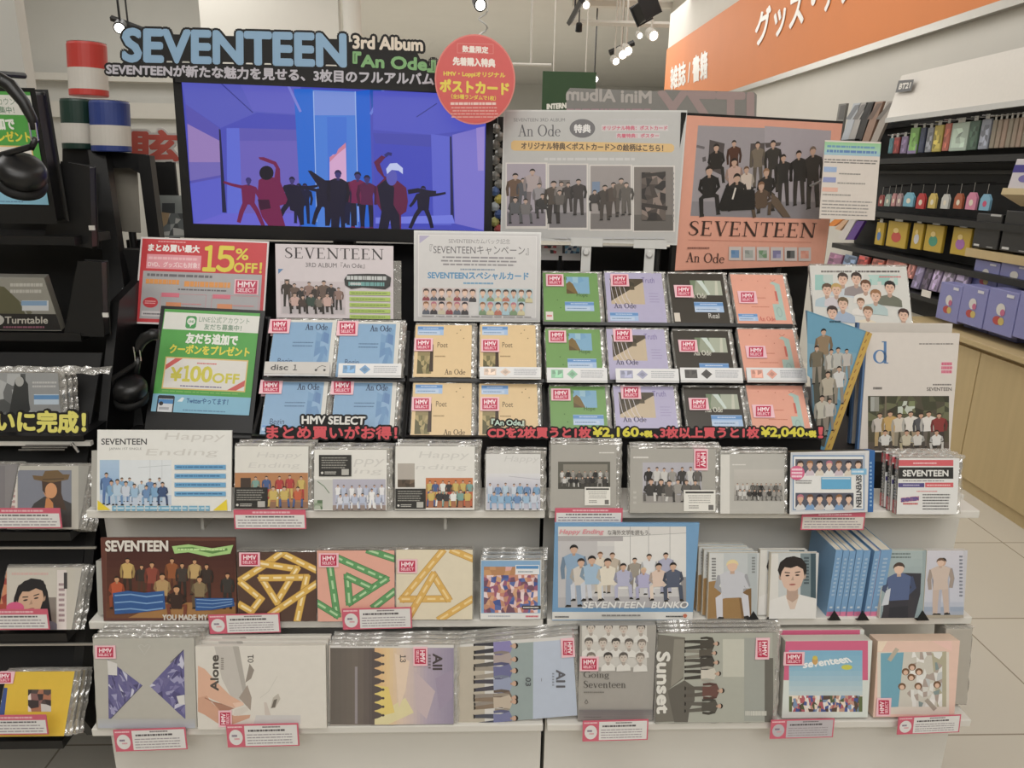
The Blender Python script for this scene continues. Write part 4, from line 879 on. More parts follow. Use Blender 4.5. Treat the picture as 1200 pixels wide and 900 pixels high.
def d(p):
    script(p, 300, 538, 352, 530, 'Happy'); script(p, 290, 550, 350, 542, 'Ending'); p.r(275, 596, 361, 554, (186, 126, 80)); p.r(275, 596, 361, 588, (150, 110, 84)); p.r(282, 572, 294, 560, (70, 56, 48))
    group(p, 294, 361, 595, 557, 5, MIXED, MIXED, 4); blackcard(p, 274.5, 595.5, 314, 571)
album('cd_album', 'white album with an orange group photo and black sticker, right beside the landscape card', 'cd', F(275, 361, 596.5, 523, z=Z1, lean=L1), .012, d, back=(220, 218, 210), seed=21, behind=1, blabel='white album directly behind the orange-photo one beside the landscape card', group='white albums on the top shelf')
def d(p):
    script(p, 414, 547, 448, 538, 'ppy'); script(p, 414, 557, 446, 549, 'ing'); p.r(368, 597, 392, 562, (196, 196, 190)); p.line([(372, 564), (380, 570), (386, 578)], .002, (120, 140, 116)); p.mosaic(368, 597, 378, 586, 3, 3, [(90, 116, 84), (140, 156, 130), (170, 180, 162)], 2, .45)
    p.r(390, 598, 452, 561.5, (178, 176, 192)); p.r(390, 598, 452, 592, (150, 132, 124)); group(p, 391, 451, 597, 568, 7, PALE, PALE, 6); p.fig(436, 596, 572, (232, 232, 232), (232, 232, 232), ang=.2); blackcard(p, 374, 558, 412, 533)
album('cd_album', 'white album with a black sticker at the top and a pale lavender group photo', 'cd', F(368, 453, 598, 527, z=Z1, lean=L1), .012, d, back=(222, 220, 213), seed=22, behind=1, blabel='white album directly behind the one with the black sticker at the top', group='white albums on the top shelf')
def d(p):
    script(p, 490, 539, 548, 529, 'Happy'); script(p, 472, 552, 546, 544, 'Ending'); p.r(466, 571, 486, 543, (176, 168, 158)); p.mosaic(466, 571, 486, 562, 4, 2, [(90, 74, 60), (120, 100, 80), (70, 58, 48)], 3, .4)
    p.r(499, 595, 554, 560, (204, 116, 66)); p.r(499, 595, 554, 587, (176, 110, 76)); group(p, 500, 553, 594, 563, 7, MIXED, MIXED, 12); blackcard(p, 463.5, 596, 499, 572.5)
album('cd_album', 'wide white album with a red-orange group photo and a small brown picture', 'cd', F(463, 556, 597.5, 523, z=Z1, lean=L1), .012, d, back=(222, 220, 213), seed=23, behind=1, blabel='white album directly behind the wide red-orange photo one', group='white albums on the top shelf')
def d(p):
    script(p, 590, 543, 630, 534, 'Happy', (200, 199, 196)); p.r(570, 597, 633, 558, (190, 190, 206)); p.grad(570, 572, 633, 555, [(0, (190, 190, 206)), (1, (216, 216, 218))], 8); p.line([(596, 558), (633, 562)], .0007, (150, 150, 165)); group(p, 571, 632, 597, 566, 7, BLUES, BLUES, 14)
album('cd_album', 'narrow white album with a lavender-blue group photo, left of the shelf divide', 'cd', F(569, 633, 598, 532, z=Z1, lean=L1), .012, d, back=(214, 213, 210), seed=24, behind=1, blabel='white album directly behind the narrow lavender-blue photo one', group='white albums on the top shelf')
GRY = (166, 163, 155)
def d(p):
    p.lines(702, 532, 720, 529, 1, (214, 212, 206), .95, 2); p.r(654, 573, 715, 541, (92, 90, 80)); p.r(654, 573, 715, 566, (70, 68, 60)); p.r(660, 556, 712, 544, (134, 130, 118)); group(p, 656, 714, 571, 551, 9, GREYS, GREYS, 3); whitecard(p, 685, 592, 715, 570.5)
album('cd_album', 'grey album with a dark wide group photo, first one right of the shelf divide', 'cd', F(645, 722, 599, 521, z=Z1, lean=L1), .012, d, back=GRY, seed=25, behind=1, blabel='grey album directly behind the dark-photo one right of the shelf divide', group='grey albums on the top shelf')
def d(p):
    p.lines(742, 538, 760, 534, 1, (214, 212, 206), .95, 2); p.lines(742, 592, 746, 574, 3, (186, 184, 176), .9, 3); p.r(753, 589, 822, 542, (176, 174, 184)); p.r(753, 589, 822, 580, (150, 146, 142)); group(p, 756, 822, 588, 547, 7, GREYS, GREYS, 16, False); whitecard(p, 801, 599, 838, 574)
album('cd_album', 'grey album with a large monochrome group photo and a sideways red sticker', 'cd', F(738, 838, 601, 526, z=Z1, lean=L1), .012, d, back=GRY, seed=26, stick=(813, 551, 829, 526, -90), behind=1, blabel='grey album directly behind the one with the sideways red sticker', group='grey albums on the top shelf')
def d(p):
    p.r(843, 602, 855, 533, (212, 210, 203)); p.lines(858, 546, 874, 543, 1, (214, 212, 206), .95, 2); p.grad(860, 587, 918, 550, [(0, (150, 146, 138)), (.4, (178, 174, 166)), (1, (190, 187, 180))], 10); p.r(861, 587, 918, 580, (150, 148, 142)); group(p, 862, 917, 586, 566, 10, GREYS, GREYS, 18)
album('cd_album', 'pale grey album with a white spine, beside the blue-framed box', 'cd', F(844, 919, 602, 532, z=Z1, lean=L1), .012, d, back=(180, 178, 171), seed=27, behind=1, blabel='pale grey album directly behind the white-spined one', group='grey albums on the top shelf')
SK = [(226, 186, 160), (214, 170, 144), (232, 196, 174)]
HR = [(60, 42, 34), (150, 100, 60), (36, 30, 30), (190, 110, 130), (110, 70, 46), (40, 34, 50)]
def d(p):
    p.r(927, 599.5, 1014, 531, (196, 200, 206)); p.r(929, 597.5, 1012.5, 533.5, (74, 130, 186)); p.r(930, 596.5, 1011.5, 534.8, (226, 226, 224))
    p.r(932, 554.5, 1011, 538, (92, 96, 110))
    for i in range(7): p.bust(937 + i * 11.3, 544.5 + (i % 2), -1 if False else 4.6, HR[i % 6], [(222, 222, 220), (206, 190, 200), (90, 110, 150)][i % 3], SK[i % 3], False, 1.3) if False else None
    for i in range(7):
        q = p.sub(932 + i * 11.3, 554.5, 943.3 + i * 11.3, 538); q.bust(.5, .58, .26, HR[i % 6], [(222, 222, 220), (206, 190, 200), (216, 206, 190)][i % 3], SK[i % 3], False, 1.2)
    p.r(932, 594.5, 1000, 577.5, (84, 88, 104))
    for i in range(6):
        q = p.sub(932 + i * 11.3, 594.5, 943.3 + i * 11.3, 577.5); q.bust(.5, .58, .26, HR[(i + 3) % 6], [(214, 214, 214), (120, 160, 206), (200, 190, 186)][i % 3], SK[(i + 1) % 3], False, 1.2)
    p.r(962, 573, 997, 559, (92, 172, 218)); p.r(963, 561.5, 996, 559.6, (190, 212, 226)); p.r(997, 556, 1015, 549, (120, 184, 224)); p.lines(998, 555, 1013, 550, 1, (210, 228, 240), .9, 3)
    p.lines(932, 567, 952, 562, 2, (140, 140, 140), .9, 3); p.t('SEVENTEEN', 1003, 594, 1009, 557, (50, 50, 56), .0003, rot=-90)
    p.el(933.5, 554, 9, 8.4, (226, 96, 140), 20); p.lines(927, 560, 940, 548, 3, (244, 210, 222), .95, 3, .6, True)
fr = F(925, 1016.5, 601.5, 529, z=Z1, lean=12, yaw=4)
r = album('dvd_box', 'white box with a blue frame, two rows of portraits and a pink round sticker', 'box', fr, .02, d, back=(214, 214, 214), slv=False, edge='blackplastic')
b = B(); b.box(fr.w + .0002, -.002, 0, fr.w + .011, .02, fr.h, 'print', (44, 104, 176)); p = P(b, fr.q, y0=-.0022); p.lines(1018.5, 594, 1021, 540, 12, (150, 190, 226), .9, 3, .5); b.build('blue_spine', r)
def d(p):
    p.r(1051.5, 546, 1117, 539, (222, 92, 100)); p.lines(1070, 544.5, 1100, 541, 1, (240, 190, 194), .9, 3); p.r(1052.5, 561, 1117, 547.5, (44, 44, 44)); p.t('SEVENTEEN', 1058, 558, 1111, 551, (222, 222, 218), .0006); p.lines(1058, 564.5, 1110, 562.5, 1, (120, 120, 120), .9, 4)
    p.r(1052.5, 571, 1083, 566, (84, 76, 140)); p.r(1084, 571, 1117, 565.5, (220, 90, 96)); p.lines(1058, 570, 1078, 567, 1, (190, 186, 214), .9, 5); p.lines(1086, 570, 1114, 567, 1, (244, 196, 196), .9, 6); p.lines(1074, 577, 1100, 574.5, 1, (220, 120, 120), .9, 7)
    p.t4('SEVENTEEN', (1056, 588), (1076, 586), (1076, 582), (1056, 584), (96, 84, 150), .0008, None, .0006, (226, 130, 130)); p.lines(1058, 592, 1076, 588.5, 1, (206, 100, 100), .9, 5, .6); p.lines(1081, 598, 1114, 578, 6, (96, 96, 96), .9, 8, .4)
fr = F(1050.5, 1121, 602.5, 537, z=Z1, lean=12)
r = album('cd_album', 'white boxed album with a red top bar and black title bar', 'cd', fr, .014, d, back=(222, 222, 220), side=(214, 212, 206), seed=28, slv=True)
b = B(); b.add([(-.0006, 0, 0), (-.0006, .014, 0), (-.0006, .014, fr.h), (-.0006, 0, fr.h)], [(0, 1, 2, 3)], 'print', (42, 42, 42))
for z0, z1 in ((0, .24), (.8, .97)): b.add([(-.001, 0, fr.h * z0), (-.001, .014, fr.h * z0), (-.001, .014, fr.h * z1), (-.001, 0, fr.h * z1)], [(0, 1, 2, 3)], 'print', (214, 86, 92))
for k in range(9): z = fr.h * (.28 + .055 * k); b.add([(-.0013, .004, z), (-.0013, .010, z), (-.0013, .010, z + fr.h * .032), (-.0013, .004, z + fr.h * .032)], [(0, 1, 2, 3)], 'print', (190, 190, 186))
b.build('spine_band', r)
for k, nm in ((1, 'boxed album with red and black spine, second behind the right end of the shelf'), (2, 'boxed album with red and black spine, last behind the right end of the shelf')): clone(r, nm, fr.M @ Matrix.Translation((-.004 * k, .017 * k, .017 * k * fr.ez.y)), 'boxed albums at the right end of the top shelf')
r['group'] = 'boxed albums at the right end of the top shelf'

# ================================================================ middle white shelf
L2 = 11
f = F(121.5, 278, 727, 630, z=Z2, lean=L2).rest(.005)
def d(p):
    p.r(124, 725, 277, 632, (110, 66, 52)); p.r(125, 724, 276, 633.5, (84, 44, 36)); p.grad(125, 724, 276, 640, [(0, (120, 72, 46)), (.3, (100, 54, 40)), (1, (76, 38, 34))], 10); p.poly([(150, 724), (276, 724), (276, 706), (190, 706)], (170, 120, 66))
    z = Zm(4.286, 100, 620)
    for i, (x, y0, y1, t_, b_, ps) in enumerate(((212, 330, 140, (206, 170, 96), (60, 44, 36), 'stand'), (283, 330, 175, (60, 52, 46), (80, 56, 42), 'stand'), (335, 360, 160, (150, 70, 54), (120, 50, 44), 'stand'), (436, 330, 140, (156, 86, 46), (120, 70, 44), 'stand'), (487, 340, 165, (70, 60, 54), (50, 44, 40), 'stand'), (550, 330, 145, (196, 160, 100), (90, 66, 46), 'stand'), (610, 350, 170, (60, 48, 42), (50, 40, 36), 'stand'), (715, 400, 215, (60, 56, 52), (50, 46, 42), 'stand'), (160, 400, 230, (196, 86, 50), (150, 70, 44), 'sit'), (388, 400, 215, (186, 150, 96), (110, 76, 50), 'sit'), (575, 400, 230, (140, 120, 84), (96, 76, 54), 'sit'), (460, 440, 275, (60, 40, 34), (130, 66, 46), 'crouch'))):
        (a, c), (_, e) = z((x, y0), (x, y1)); p.fig(a, c, e, t_, b_, (50, 36, 30), (206, 150, 104), ps)
    p.t('SEVENTEEN', 124.5, 645.5, 197, 633.5, (222, 216, 206), .0011); p.poly(z((437, 85), (520, 75), (640, 95), (745, 78), (730, 122), (620, 138), (520, 115), (450, 122)), (164, 208, 124)); p.line(z((465, 98), (540, 95), (640, 116), (715, 100)), .005, (92, 140, 70)); p.lines(209, 645, 266, 642, 1, (190, 226, 150), .95, 4, .7)
    p.poly(z((140, 320), (215, 308), (300, 318), (398, 308), (404, 400), (320, 412), (250, 420), (150, 426)), (46, 92, 160))
    for k in range(3): p.line(z((150, 332 + 36 * k), (230, 326 + 36 * k), (310, 338 + 34 * k), (392, 328 + 34 * k)), .0028, (120, 164, 214))
    p.poly(z((552, 345), (745, 345), (752, 385), (640, 405), (556, 408)), (46, 92, 160))
    for k in range(3): p.line(z((560, 352 + 18 * k), (640, 356 + 18 * k), (740, 350 + 12 * k)), .0016, (130, 170, 216))
    p.t('YOU MADE MY DAWN', 191, 726, 270, 720, (216, 208, 196), .0007)
r = root('display_card', 'brown landscape card with a retro group photo, blue brush patches and a green ribbon', 'card', f.M)
b = B(); b.box(0, 0, 0, f.w, .004, f.h, 'print', (92, 52, 42)); b.box(f.w * .45, .004, .012, f.w * .55, .03, f.h * .6, 'print', (206, 206, 200)); b.build('card', r); sheet('print', r, f, d, back=(104, 56, 46), y0=-.0003)
album('cd_album', 'grey-edged case half hidden behind the brown landscape card', 'cd', F(115, 190, 720, 657, z=Z2, lean=L2), .03, None, True, (172, 172, 164), slv=False)
RW = .0148
def ribbons(z, lists, col, dark, tx):
    def d(p):
        for pts in lists:
            q = z(*pts)
            for a, c in zip(q, q[1:]):
                L = math.hypot(c[0] - a[0], c[1] - a[1]); e = 3.2 / L; a, c = (a[0] - (c[0] - a[0]) * e, a[1] - (c[1] - a[1]) * e), (c[0] + (c[0] - a[0]) * e, c[1] + (c[1] - a[1]) * e)
                p.line([a, c], RW, dark); p.line([a, c], RW * .86, col)
                L = math.hypot(c[0] - a[0], c[1] - a[1])
                if L > 10:
                    n = max(1, int(L / 14))
                    for k in range(n):
                        t0, t1 = (k + .15) / n, (k + .8) / n; p.line([(a[0] + (c[0] - a[0]) * t0, a[1] + (c[1] - a[1]) * t0), (a[0] + (c[0] - a[0]) * t1, a[1] + (c[1] - a[1]) * t1)], RW * .28, tx)
    return d
def boxart(label, fr, bg, dr, st, side, seed):
    r = album('album_box', label, 'box', fr, .022, dr, True, bg, side=side, slv=False, stick=st); sleeve(r, fr.w, fr.h, .022, seed, .004, .003, .001, .001); r['group'] = 'ribbon-patterned boxes'; return r
z6, z7 = Zm(4.286, 100, 620), Zm(4.138, 360, 630)
boxart('dark brown box printed with folded yellow ribbons', F(279.5, 371, 728, 647, z=Z2, lean=L2), (88, 62, 52), ribbons(z6, [[(1158, 205), (1000, 128)], [(985, 120), (885, 190), (782, 255)], [(880, 172), (1062, 200), (962, 365), (885, 245), (1112, 242), (1090, 340), (1065, 458)], [(784, 268), (882, 350), (835, 412), (780, 380)], [(1158, 275), (935, 425)]], (226, 178, 76), (170, 120, 50), (246, 224, 170)), (281, 663, 305, 647), (60, 40, 34), 31)
boxart('salmon pink box printed with folded green ribbons', F(372.5, 462.5, 728, 645, z=Z2, lean=L2), (232, 166, 146), ribbons(z7, [[(300, 62), (422, 102)], [(140, 95), (382, 202), (205, 315), (195, 188), (305, 240)], [(112, 148), (145, 375), (52, 318)], [(420, 262), (325, 335)]], (92, 160, 96), (60, 116, 66), (176, 214, 160)), (374, 664, 397, 648), (70, 40, 38), 32)
boxart('cream box printed with folded amber ribbons', F(464.5, 553.5, 726, 644, z=Z2, lean=L2), (224, 212, 184), ribbons(z7, [[(655, 66), (462, 298), (684, 296), (612, 180), (500, 372)], [(705, 62), (798, 100)], [(796, 300), (645, 394)]], (226, 176, 84), (190, 140, 60), (240, 208, 140)), (466, 671, 489, 655), (90, 66, 44), 33)
def d(p):
    p.r(564, 725, 633, 657, (128, 172, 214)); p.r(567, 718, 630, 666, (200, 140, 110)); p.mosaic(567, 718, 630, 672, 16, 10, [(206, 130, 110), (90, 110, 176), (226, 190, 190), (160, 90, 120), (70, 90, 160), (214, 160, 120), (236, 210, 210), (120, 80, 100)], 5, .45, .9); p.mosaic(567, 674, 630, 664, 8, 2, [(188, 132, 88), (206, 150, 100), (226, 170, 160)], 6, .4)
    p.r(604, 673, 632, 662, (226, 228, 230)); p.r(605, 666.5, 631, 663, (80, 146, 206)); p.lines(607, 672, 626, 668, 1, (160, 170, 180), .9, 3); p.r(612, 714, 634, 709.5, (50, 46, 46)); p.lines(613, 713, 632, 710.5, 1, (214, 210, 206), .95, 3, .6); p.r(563, 725.5, 634, 718.5, (226, 226, 224)); p.lines(572, 724, 600, 720, 1, (176, 180, 190), .9, 4); p.lines(616, 724, 631, 720.5, 1, (214, 96, 110), .95, 5, .6)
album('cd_album', 'colourful collage album in a grey case, last before the shelf divide', 'cd', F(563, 633.5, 725.5, 656, z=Z2, lean=L2), .012, d, back=(200, 204, 206), seed=34, behind=2, blabel='plain grey-edged case, # one behind the colourful collage album', group='cases of the collage album')
# group board
f = F(647, 811.5, 726.5, 613, z=Z2, lean=4).rest(.005)
def d(p):
    p.r(647, 726, 812, 717, (226, 225, 220)); p.r(654, 712, 804, 617, (206, 205, 206)); p.grad(654, 640, 804, 617, [(0, (214, 213, 212)), (1, (222, 220, 216))], 6); p.r(654, 712, 804, 699, (184, 182, 186)); p.poly([(720, 628), (804, 624), (804, 690), (720, 690)], (226, 225, 222)); p.poly([(654, 632), (700, 632), (700, 690), (668, 700), (654, 700)], (196, 194, 196)); p.r(654, 634, 730, 628, (176, 172, 174))
    for x in (738.5, 760, 785): p.line([(x, 617), (x, 665)], .0009, (150, 150, 152))
    p.line([(690, 631), (740, 628), (804, 624.5)], .0009, (150, 150, 150)); p.poly([(798, 676), (804, 676), (804, 712), (798, 712)], (150, 148, 150))
    z = Zm(6.316, 640, 600)
    for i, (x, yb_, yt_, t_, b_, hr, ps) in enumerate(((400, 600, 288, (226, 214, 196), (206, 196, 180), (120, 84, 60), 'stand'), (490, 600, 293, (196, 182, 164), (176, 160, 142), (90, 66, 50), 'stand'), (655, 600, 332, (160, 152, 140), (140, 134, 126), (50, 40, 36), 'stand'), (762, 610, 303, (222, 224, 228), (214, 216, 222), (60, 50, 46), 'stand'), (885, 600, 293, (176, 178, 206), (166, 168, 196), (40, 34, 34), 'stand'), (205, 700, 232, (140, 172, 204), (150, 170, 196), (30, 26, 28), 'stand'), (258, 655, 333, (214, 206, 196), (206, 212, 224), (50, 40, 36), 'sit'), (338, 655, 313, (160, 192, 220), (206, 212, 224), (34, 30, 32), 'sit'), (455, 655, 332, (230, 222, 204), (226, 218, 204), (40, 34, 32), 'sit'), (570, 645, 370, (182, 184, 214), (182, 184, 214), (44, 36, 34), 'sit'), (720, 645, 402, (180, 178, 216), (176, 176, 212), (222, 190, 150), 'sit'), (832, 650, 368, (226, 200, 184), (230, 212, 196), (44, 36, 34), 'sit'), (938, 660, 363, (84, 94, 118), (74, 84, 106), (36, 32, 32), 'sit'))):
        (a, c), (_, e) = z((x, yb_), (x, yt_)); p.fig(a, c, e, t_, b_, hr, (214, 172, 146), ps, wide=1.05)
    p.t('Happy Ending', 655, 626.5, 706, 620, (230, 150, 160), .0004, shear=2); p.t('な海外文学を読もう。', 712, 626.5, 762, 620.5, (96, 92, 90)); p.t('SEVENTEEN', 682, 712, 754, 704.5, (240, 240, 238), .0004, shear=2); p.t('BUNKO', 763, 712, 805, 704.5, (240, 240, 238), .0004, shear=2)
    p.lines(650, 723.5, 668, 721, 1, (90, 90, 90), .9, 4, .6); p.lines(705, 722, 752, 719, 1, (150, 148, 146), .9, 5, .6); p.lines(780, 723, 800, 720.5, 1, (70, 70, 70), .9, 6, .6); p.el(802.5, 721, 2.4, 2.4, (206, 110, 80), 12)
r = root('display_board', 'pale blue framed board with a seated pastel-suited group photo, right of the shelf divide', 'board', f.M)
b = B(); b.box(0, 0, 0, f.w, .005, f.h, 'print', (110, 160, 206)); b.box(f.w * .45, .005, .012, f.w * .55, .03, f.h * .6, 'print', (206, 206, 200)); b.build('board', r); sheet('print', r, f, d, back=(112, 162, 208), y0=-.0003)
# paperbacks
z1 = Zm(3.636, 810, 630)
CRM = (222, 214, 196)
def paperback(label, fr, d, back, behind=(), t=.011, seed=1):
    fr.rest(t); r = root('paperback_book', label, 'book', fr.M, 'paperbacks on the middle shelf')
    b = B(); b.box(.0006, .0008, .001, fr.w - .0006, t - .0008, fr.h - .001, 'matte', CRM); b.build('pages', r)
    b = B(); b.box(0, 0, 0, fr.w, .0008, fr.h, 'print', back); b.box(0, t - .0008, 0, fr.w, t, fr.h, 'print', back); b.box(-.0008, 0, 0, 0, t, fr.h, 'print', CRM); b.build('covers', r)
    sheet('cover_print', r, fr, d, y0=-.0003)
    for lb, dx, dy in behind: clone(r, lb, fr.M @ Matrix.Translation((dx, dy, dy * fr.ez.y)))
    return r
def clip(x, label):
    f = F(x - 7, x + 7, 725, 714, z=Z2, lean=L2); f.o = f.o + Vector((0, -.006, 0)); f.M.translation = f.o
    b = B(); b.prism([(0, 0), (f.w, 0), (f.w * .45, f.h)], 0, .003, 'blackplastic'); b.box(0, 0, -.0005, f.w, .05, .0005, 'blackplastic'); tag(b.build('corner_clip', None, f.M), label, 'clip', 'black corner clips in front of the paperbacks')
def d(p):
    p.r(829, 725, 887, 648.5, (190, 196, 198)); p.r(829, 725, 848, 648.5, (206, 208, 206)); p.r(876, 725, 887, 648.5, (176, 184, 186)); p.t('MY DEAR', 835, 678, 839, 653, (96, 96, 96), rot=90) if False else p.lines(834, 680, 839, 653, 8, (110, 110, 110), .95, 3, .6)
    p.poly(z1((62, 345), (62, 190), (110, 182), (130, 250), (250, 220), (256, 345)), (160, 122, 72)); p.poly(z1((200, 230), (256, 215), (256, 345), (215, 345)), (130, 96, 56)); p.lines(881, 672, 885, 652, 6, (120, 124, 124), .9, 4, .6)
    q = z1((175, 350), (175, 88)); p.fig(q[0][0], q[0][1], q[1][1], (196, 198, 206), (206, 206, 214), (226, 206, 150), (224, 186, 160), 'sit', wide=1.25)
    p.line(z1((215, 210), (240, 215), (215, 160)), .008, (196, 198, 206))
paperback('paperback with a blond figure in a pale suit on a brown chair', F(829, 887, 725, 648, z=Z2, lean=L2), d, (196, 200, 200), [('paperback with only its cream edge showing, second behind the pale suit cover', -.007, .013), ('paperback with only its cream edge showing, third behind the pale suit cover', -.014, .026), ('paperback at the back of the row behind the pale suit cover', -.019, .039)])
def d(p):
    p.r(901, 725, 956, 648.5, (196, 200, 200)); p.r(901, 725, 912, 648.5, (216, 214, 208)); p.r(938, 725, 956, 648.5, (120, 138, 144)); p.r(950, 725, 956, 648.5, (60, 84, 96)); p.lines(942, 685, 948, 652, 9, (60, 76, 84), .95, 5, .6)
    q = p.sub(901, 725, 956, 648.5); q.bust(.5, .66, .235, (36, 30, 30), (222, 220, 216), (220, 184, 162), True, 2.3, collar=(214, 190, 172))
paperback('paperback with a large portrait of a dark-haired person in white, front of its row', F(901, 956, 725, 648, z=Z2, lean=L2), d, (200, 202, 200), [('paperback peeking out left of the large portrait cover, behind it', -.018, .014)])
def d(p):
    p.r(1031, 722, 1081, 645, (150, 172, 176)); p.grad(1031, 722, 1081, 645, [(0, (140, 160, 166)), (1, (168, 184, 184))], 8); p.lines(1034, 655, 1070, 647, 2, (110, 126, 126), .9, 4, .5); p.poly(z1((830, 345), (850, 180), (900, 150), (980, 152), (976, 240), (950, 345)), (56, 56, 66)); p.poly(z1((808, 345), (820, 300), (930, 290), (950, 345)), (44, 46, 56))
    q = z1((885, 360), (885, 100)); p.fig(q[0][0] , q[0][1], q[1][1], (84, 102, 146), (60, 58, 66), (76, 58, 50), (226, 190, 166), 'sit', -1, wide=1.2); p.poly(z1((810, 290), (830, 225), (850, 215), (840, 285)), (200, 206, 214))
paperback('paperback with a figure in a navy jacket on a dark armchair', F(1031, 1081, 724, 645, z=Z2, lean=L2), d, (150, 168, 170))
def d(p):
    p.grad(1082, 722, 1129, 645, [(0, (170, 178, 194)), (.12, (150, 166, 190)), (.2, (196, 200, 214)), (1, (206, 204, 214))], 14); q = z1((1062, 330), (1062, 82)); p.fig(q[0][0] + 3, q[0][1], q[1][1], (176, 178, 194), (176, 178, 194)); p.fig(q[0][0], q[0][1], q[1][1], (206, 186, 172), (200, 178, 164), (110, 84, 66), (222, 188, 166), wide=1.2); p.lines(1124, 700, 1128, 650, 12, (130, 136, 150), .95, 6, .5); p.r(1082, 724, 1129, 720.5, (170, 160, 142))
paperback('paperback with a slim standing figure in beige at the right end of the shelf', F(1082, 1129, 724, 645, z=Z2, lean=L2), d, (196, 196, 204))
xs = [(967, 975), (975.5, 982.5), (983, 990), (990.5, 998.5), (999, 1007), (1011, 1018), (1018.5, 1031)]
for i, (a, c) in enumerate(xs):
    fr = F(a, c, 729 + (i % 2), 645 + (i % 3) * .6, z=Z2, Y=1.332, yaw=3)
    r = root('paperback_book', ('blue-spined paperback, first from the left in the spine-out block', 'blue-spined paperback, second from the left in the spine-out block', 'blue-spined paperback, third from the left in the spine-out block', 'blue-spined paperback in the middle of the spine-out block', 'blue-spined paperback, fifth from the left in the spine-out block', 'blue-spined paperback with a lavender edge, after the gap in the spine-out block', 'widest blue-spined paperback at the right of the spine-out block')[i], 'book', fr.M, 'spine-out blue paperbacks')
    w = fr.w - .0006; b = B(); b.box(.001, .002, .001, w - .001, .1, fr.h - .001, 'matte', CRM); b.build('pages', r)
    b = B(); b.box(0, 0, 0, .001, .104, fr.h, 'print', (120, 168, 214)); b.box(w - .001, 0, 0, w, .104, fr.h, 'print', (120, 168, 214) if i != 5 else (176, 170, 206)); b.box(.001, 0, 0, w - .001, .0015, fr.h, 'print', (116, 164, 212)); b.build('covers', r)
    b = B(); p = P(b, fr.nq, y0=-.0003); p.r(.0, .0, .95, .07, (226, 120, 160)); p.lines(.3, .3, .7, .9, 10, (170, 200, 226), .9, i + 2, .5); p.r(.3, .12, .7, .15, (200, 214, 226)); b.build('spine_print', r)
for x, lb in ((882, 'black clip at the foot of the pale suit paperback'), (904, 'black clip at the foot of the large portrait paperback'), (977, 'black clip at the left foot of the blue spines'), (1010, 'black clip in the gap between the blue spines'), (1080, 'black clip between the navy jacket and beige figure paperbacks')): clip(x, lb)

# ================================================================ bottom white shelf
L3_ = 10
z2 = Zm(4, 100, 735)
def tri_mosaic(p, T, n, cols, seed, s):
    rn = random.Random(seed)
    for i in range(n):
        a, c = rn.random(), rn.random()
        if a + c > 1: a, c = 1 - a, 1 - c
        P0 = lambda a, c: (T[0][0] + (T[1][0] - T[0][0]) * a + (T[2][0] - T[0][0]) * c, T[0][1] + (T[1][1] - T[0][1]) * a + (T[2][1] - T[0][1]) * c)
        q = []
        for k in range(4):
            u, v = max(0, a + rn.uniform(-s, s)), max(0, c + rn.uniform(-s, s)); e = u + v
            if e > 1: u, v = u / e, v / e
            q.append(P0(u, v))
        cx, cy = sum(k[0] for k in q) / 4, sum(k[1] for k in q) / 4; q.sort(key=lambda k: math.atan2(k[1] - cy, k[0] - cx)); p.poly(q, rn.choice(cols)); p.L[0] -= .6
    p.up()
PU = [(96, 92, 148), (130, 126, 178), (160, 158, 200), (76, 72, 120), (200, 200, 222), (112, 108, 160), (84, 80, 132)]
def d(p):
    p.poly(z2((52, 60), (500, 52), (480, 100), (70, 100)), (182, 180, 170)); A = z2((106, 150), (268, 272), (110, 440)); C = z2((302, 275), (462, 105), (470, 432)); p.poly(A, (104, 100, 156)); p.poly(C, (104, 100, 156)); tri_mosaic(p, A, 45, PU, 3, .13); tri_mosaic(p, C, 45, PU, 8, .13)
    p.poly(z2((104, 152), (150, 170), (150, 225), (108, 222)), (216, 214, 210)); p.poly(z2((428, 322), (466, 316), (468, 362), (440, 360)), (216, 214, 212)); p.line(z2((112, 436), (268, 272)), .0012, (80, 78, 96)); p.line(z2((462, 105), (400, 165)), .0014, (70, 68, 84))
    p.line(z2((250, 86), (278, 128), (306, 86), (292, 80), (278, 90), (264, 80), (250, 86)), .0012, (196, 194, 188)); p.grad(115, 853, 229, 842, [(0, (178, 184, 196)), (1, (182, 182, 180))], 5)
album('album_box', 'square grey box with two purple mosaic triangles, left end of the bottom shelf', 'box', F(114, 231, 854, 748, z=Z3, lean=L3_), .012, d, back=(184, 181, 171), side=(176, 174, 164), stick=(112.5, 771, 136, 756), step=.0145, seed=41, slv=True, behind=2, blabel='grey box, # one behind the purple triangle box', group='grey triangle boxes')
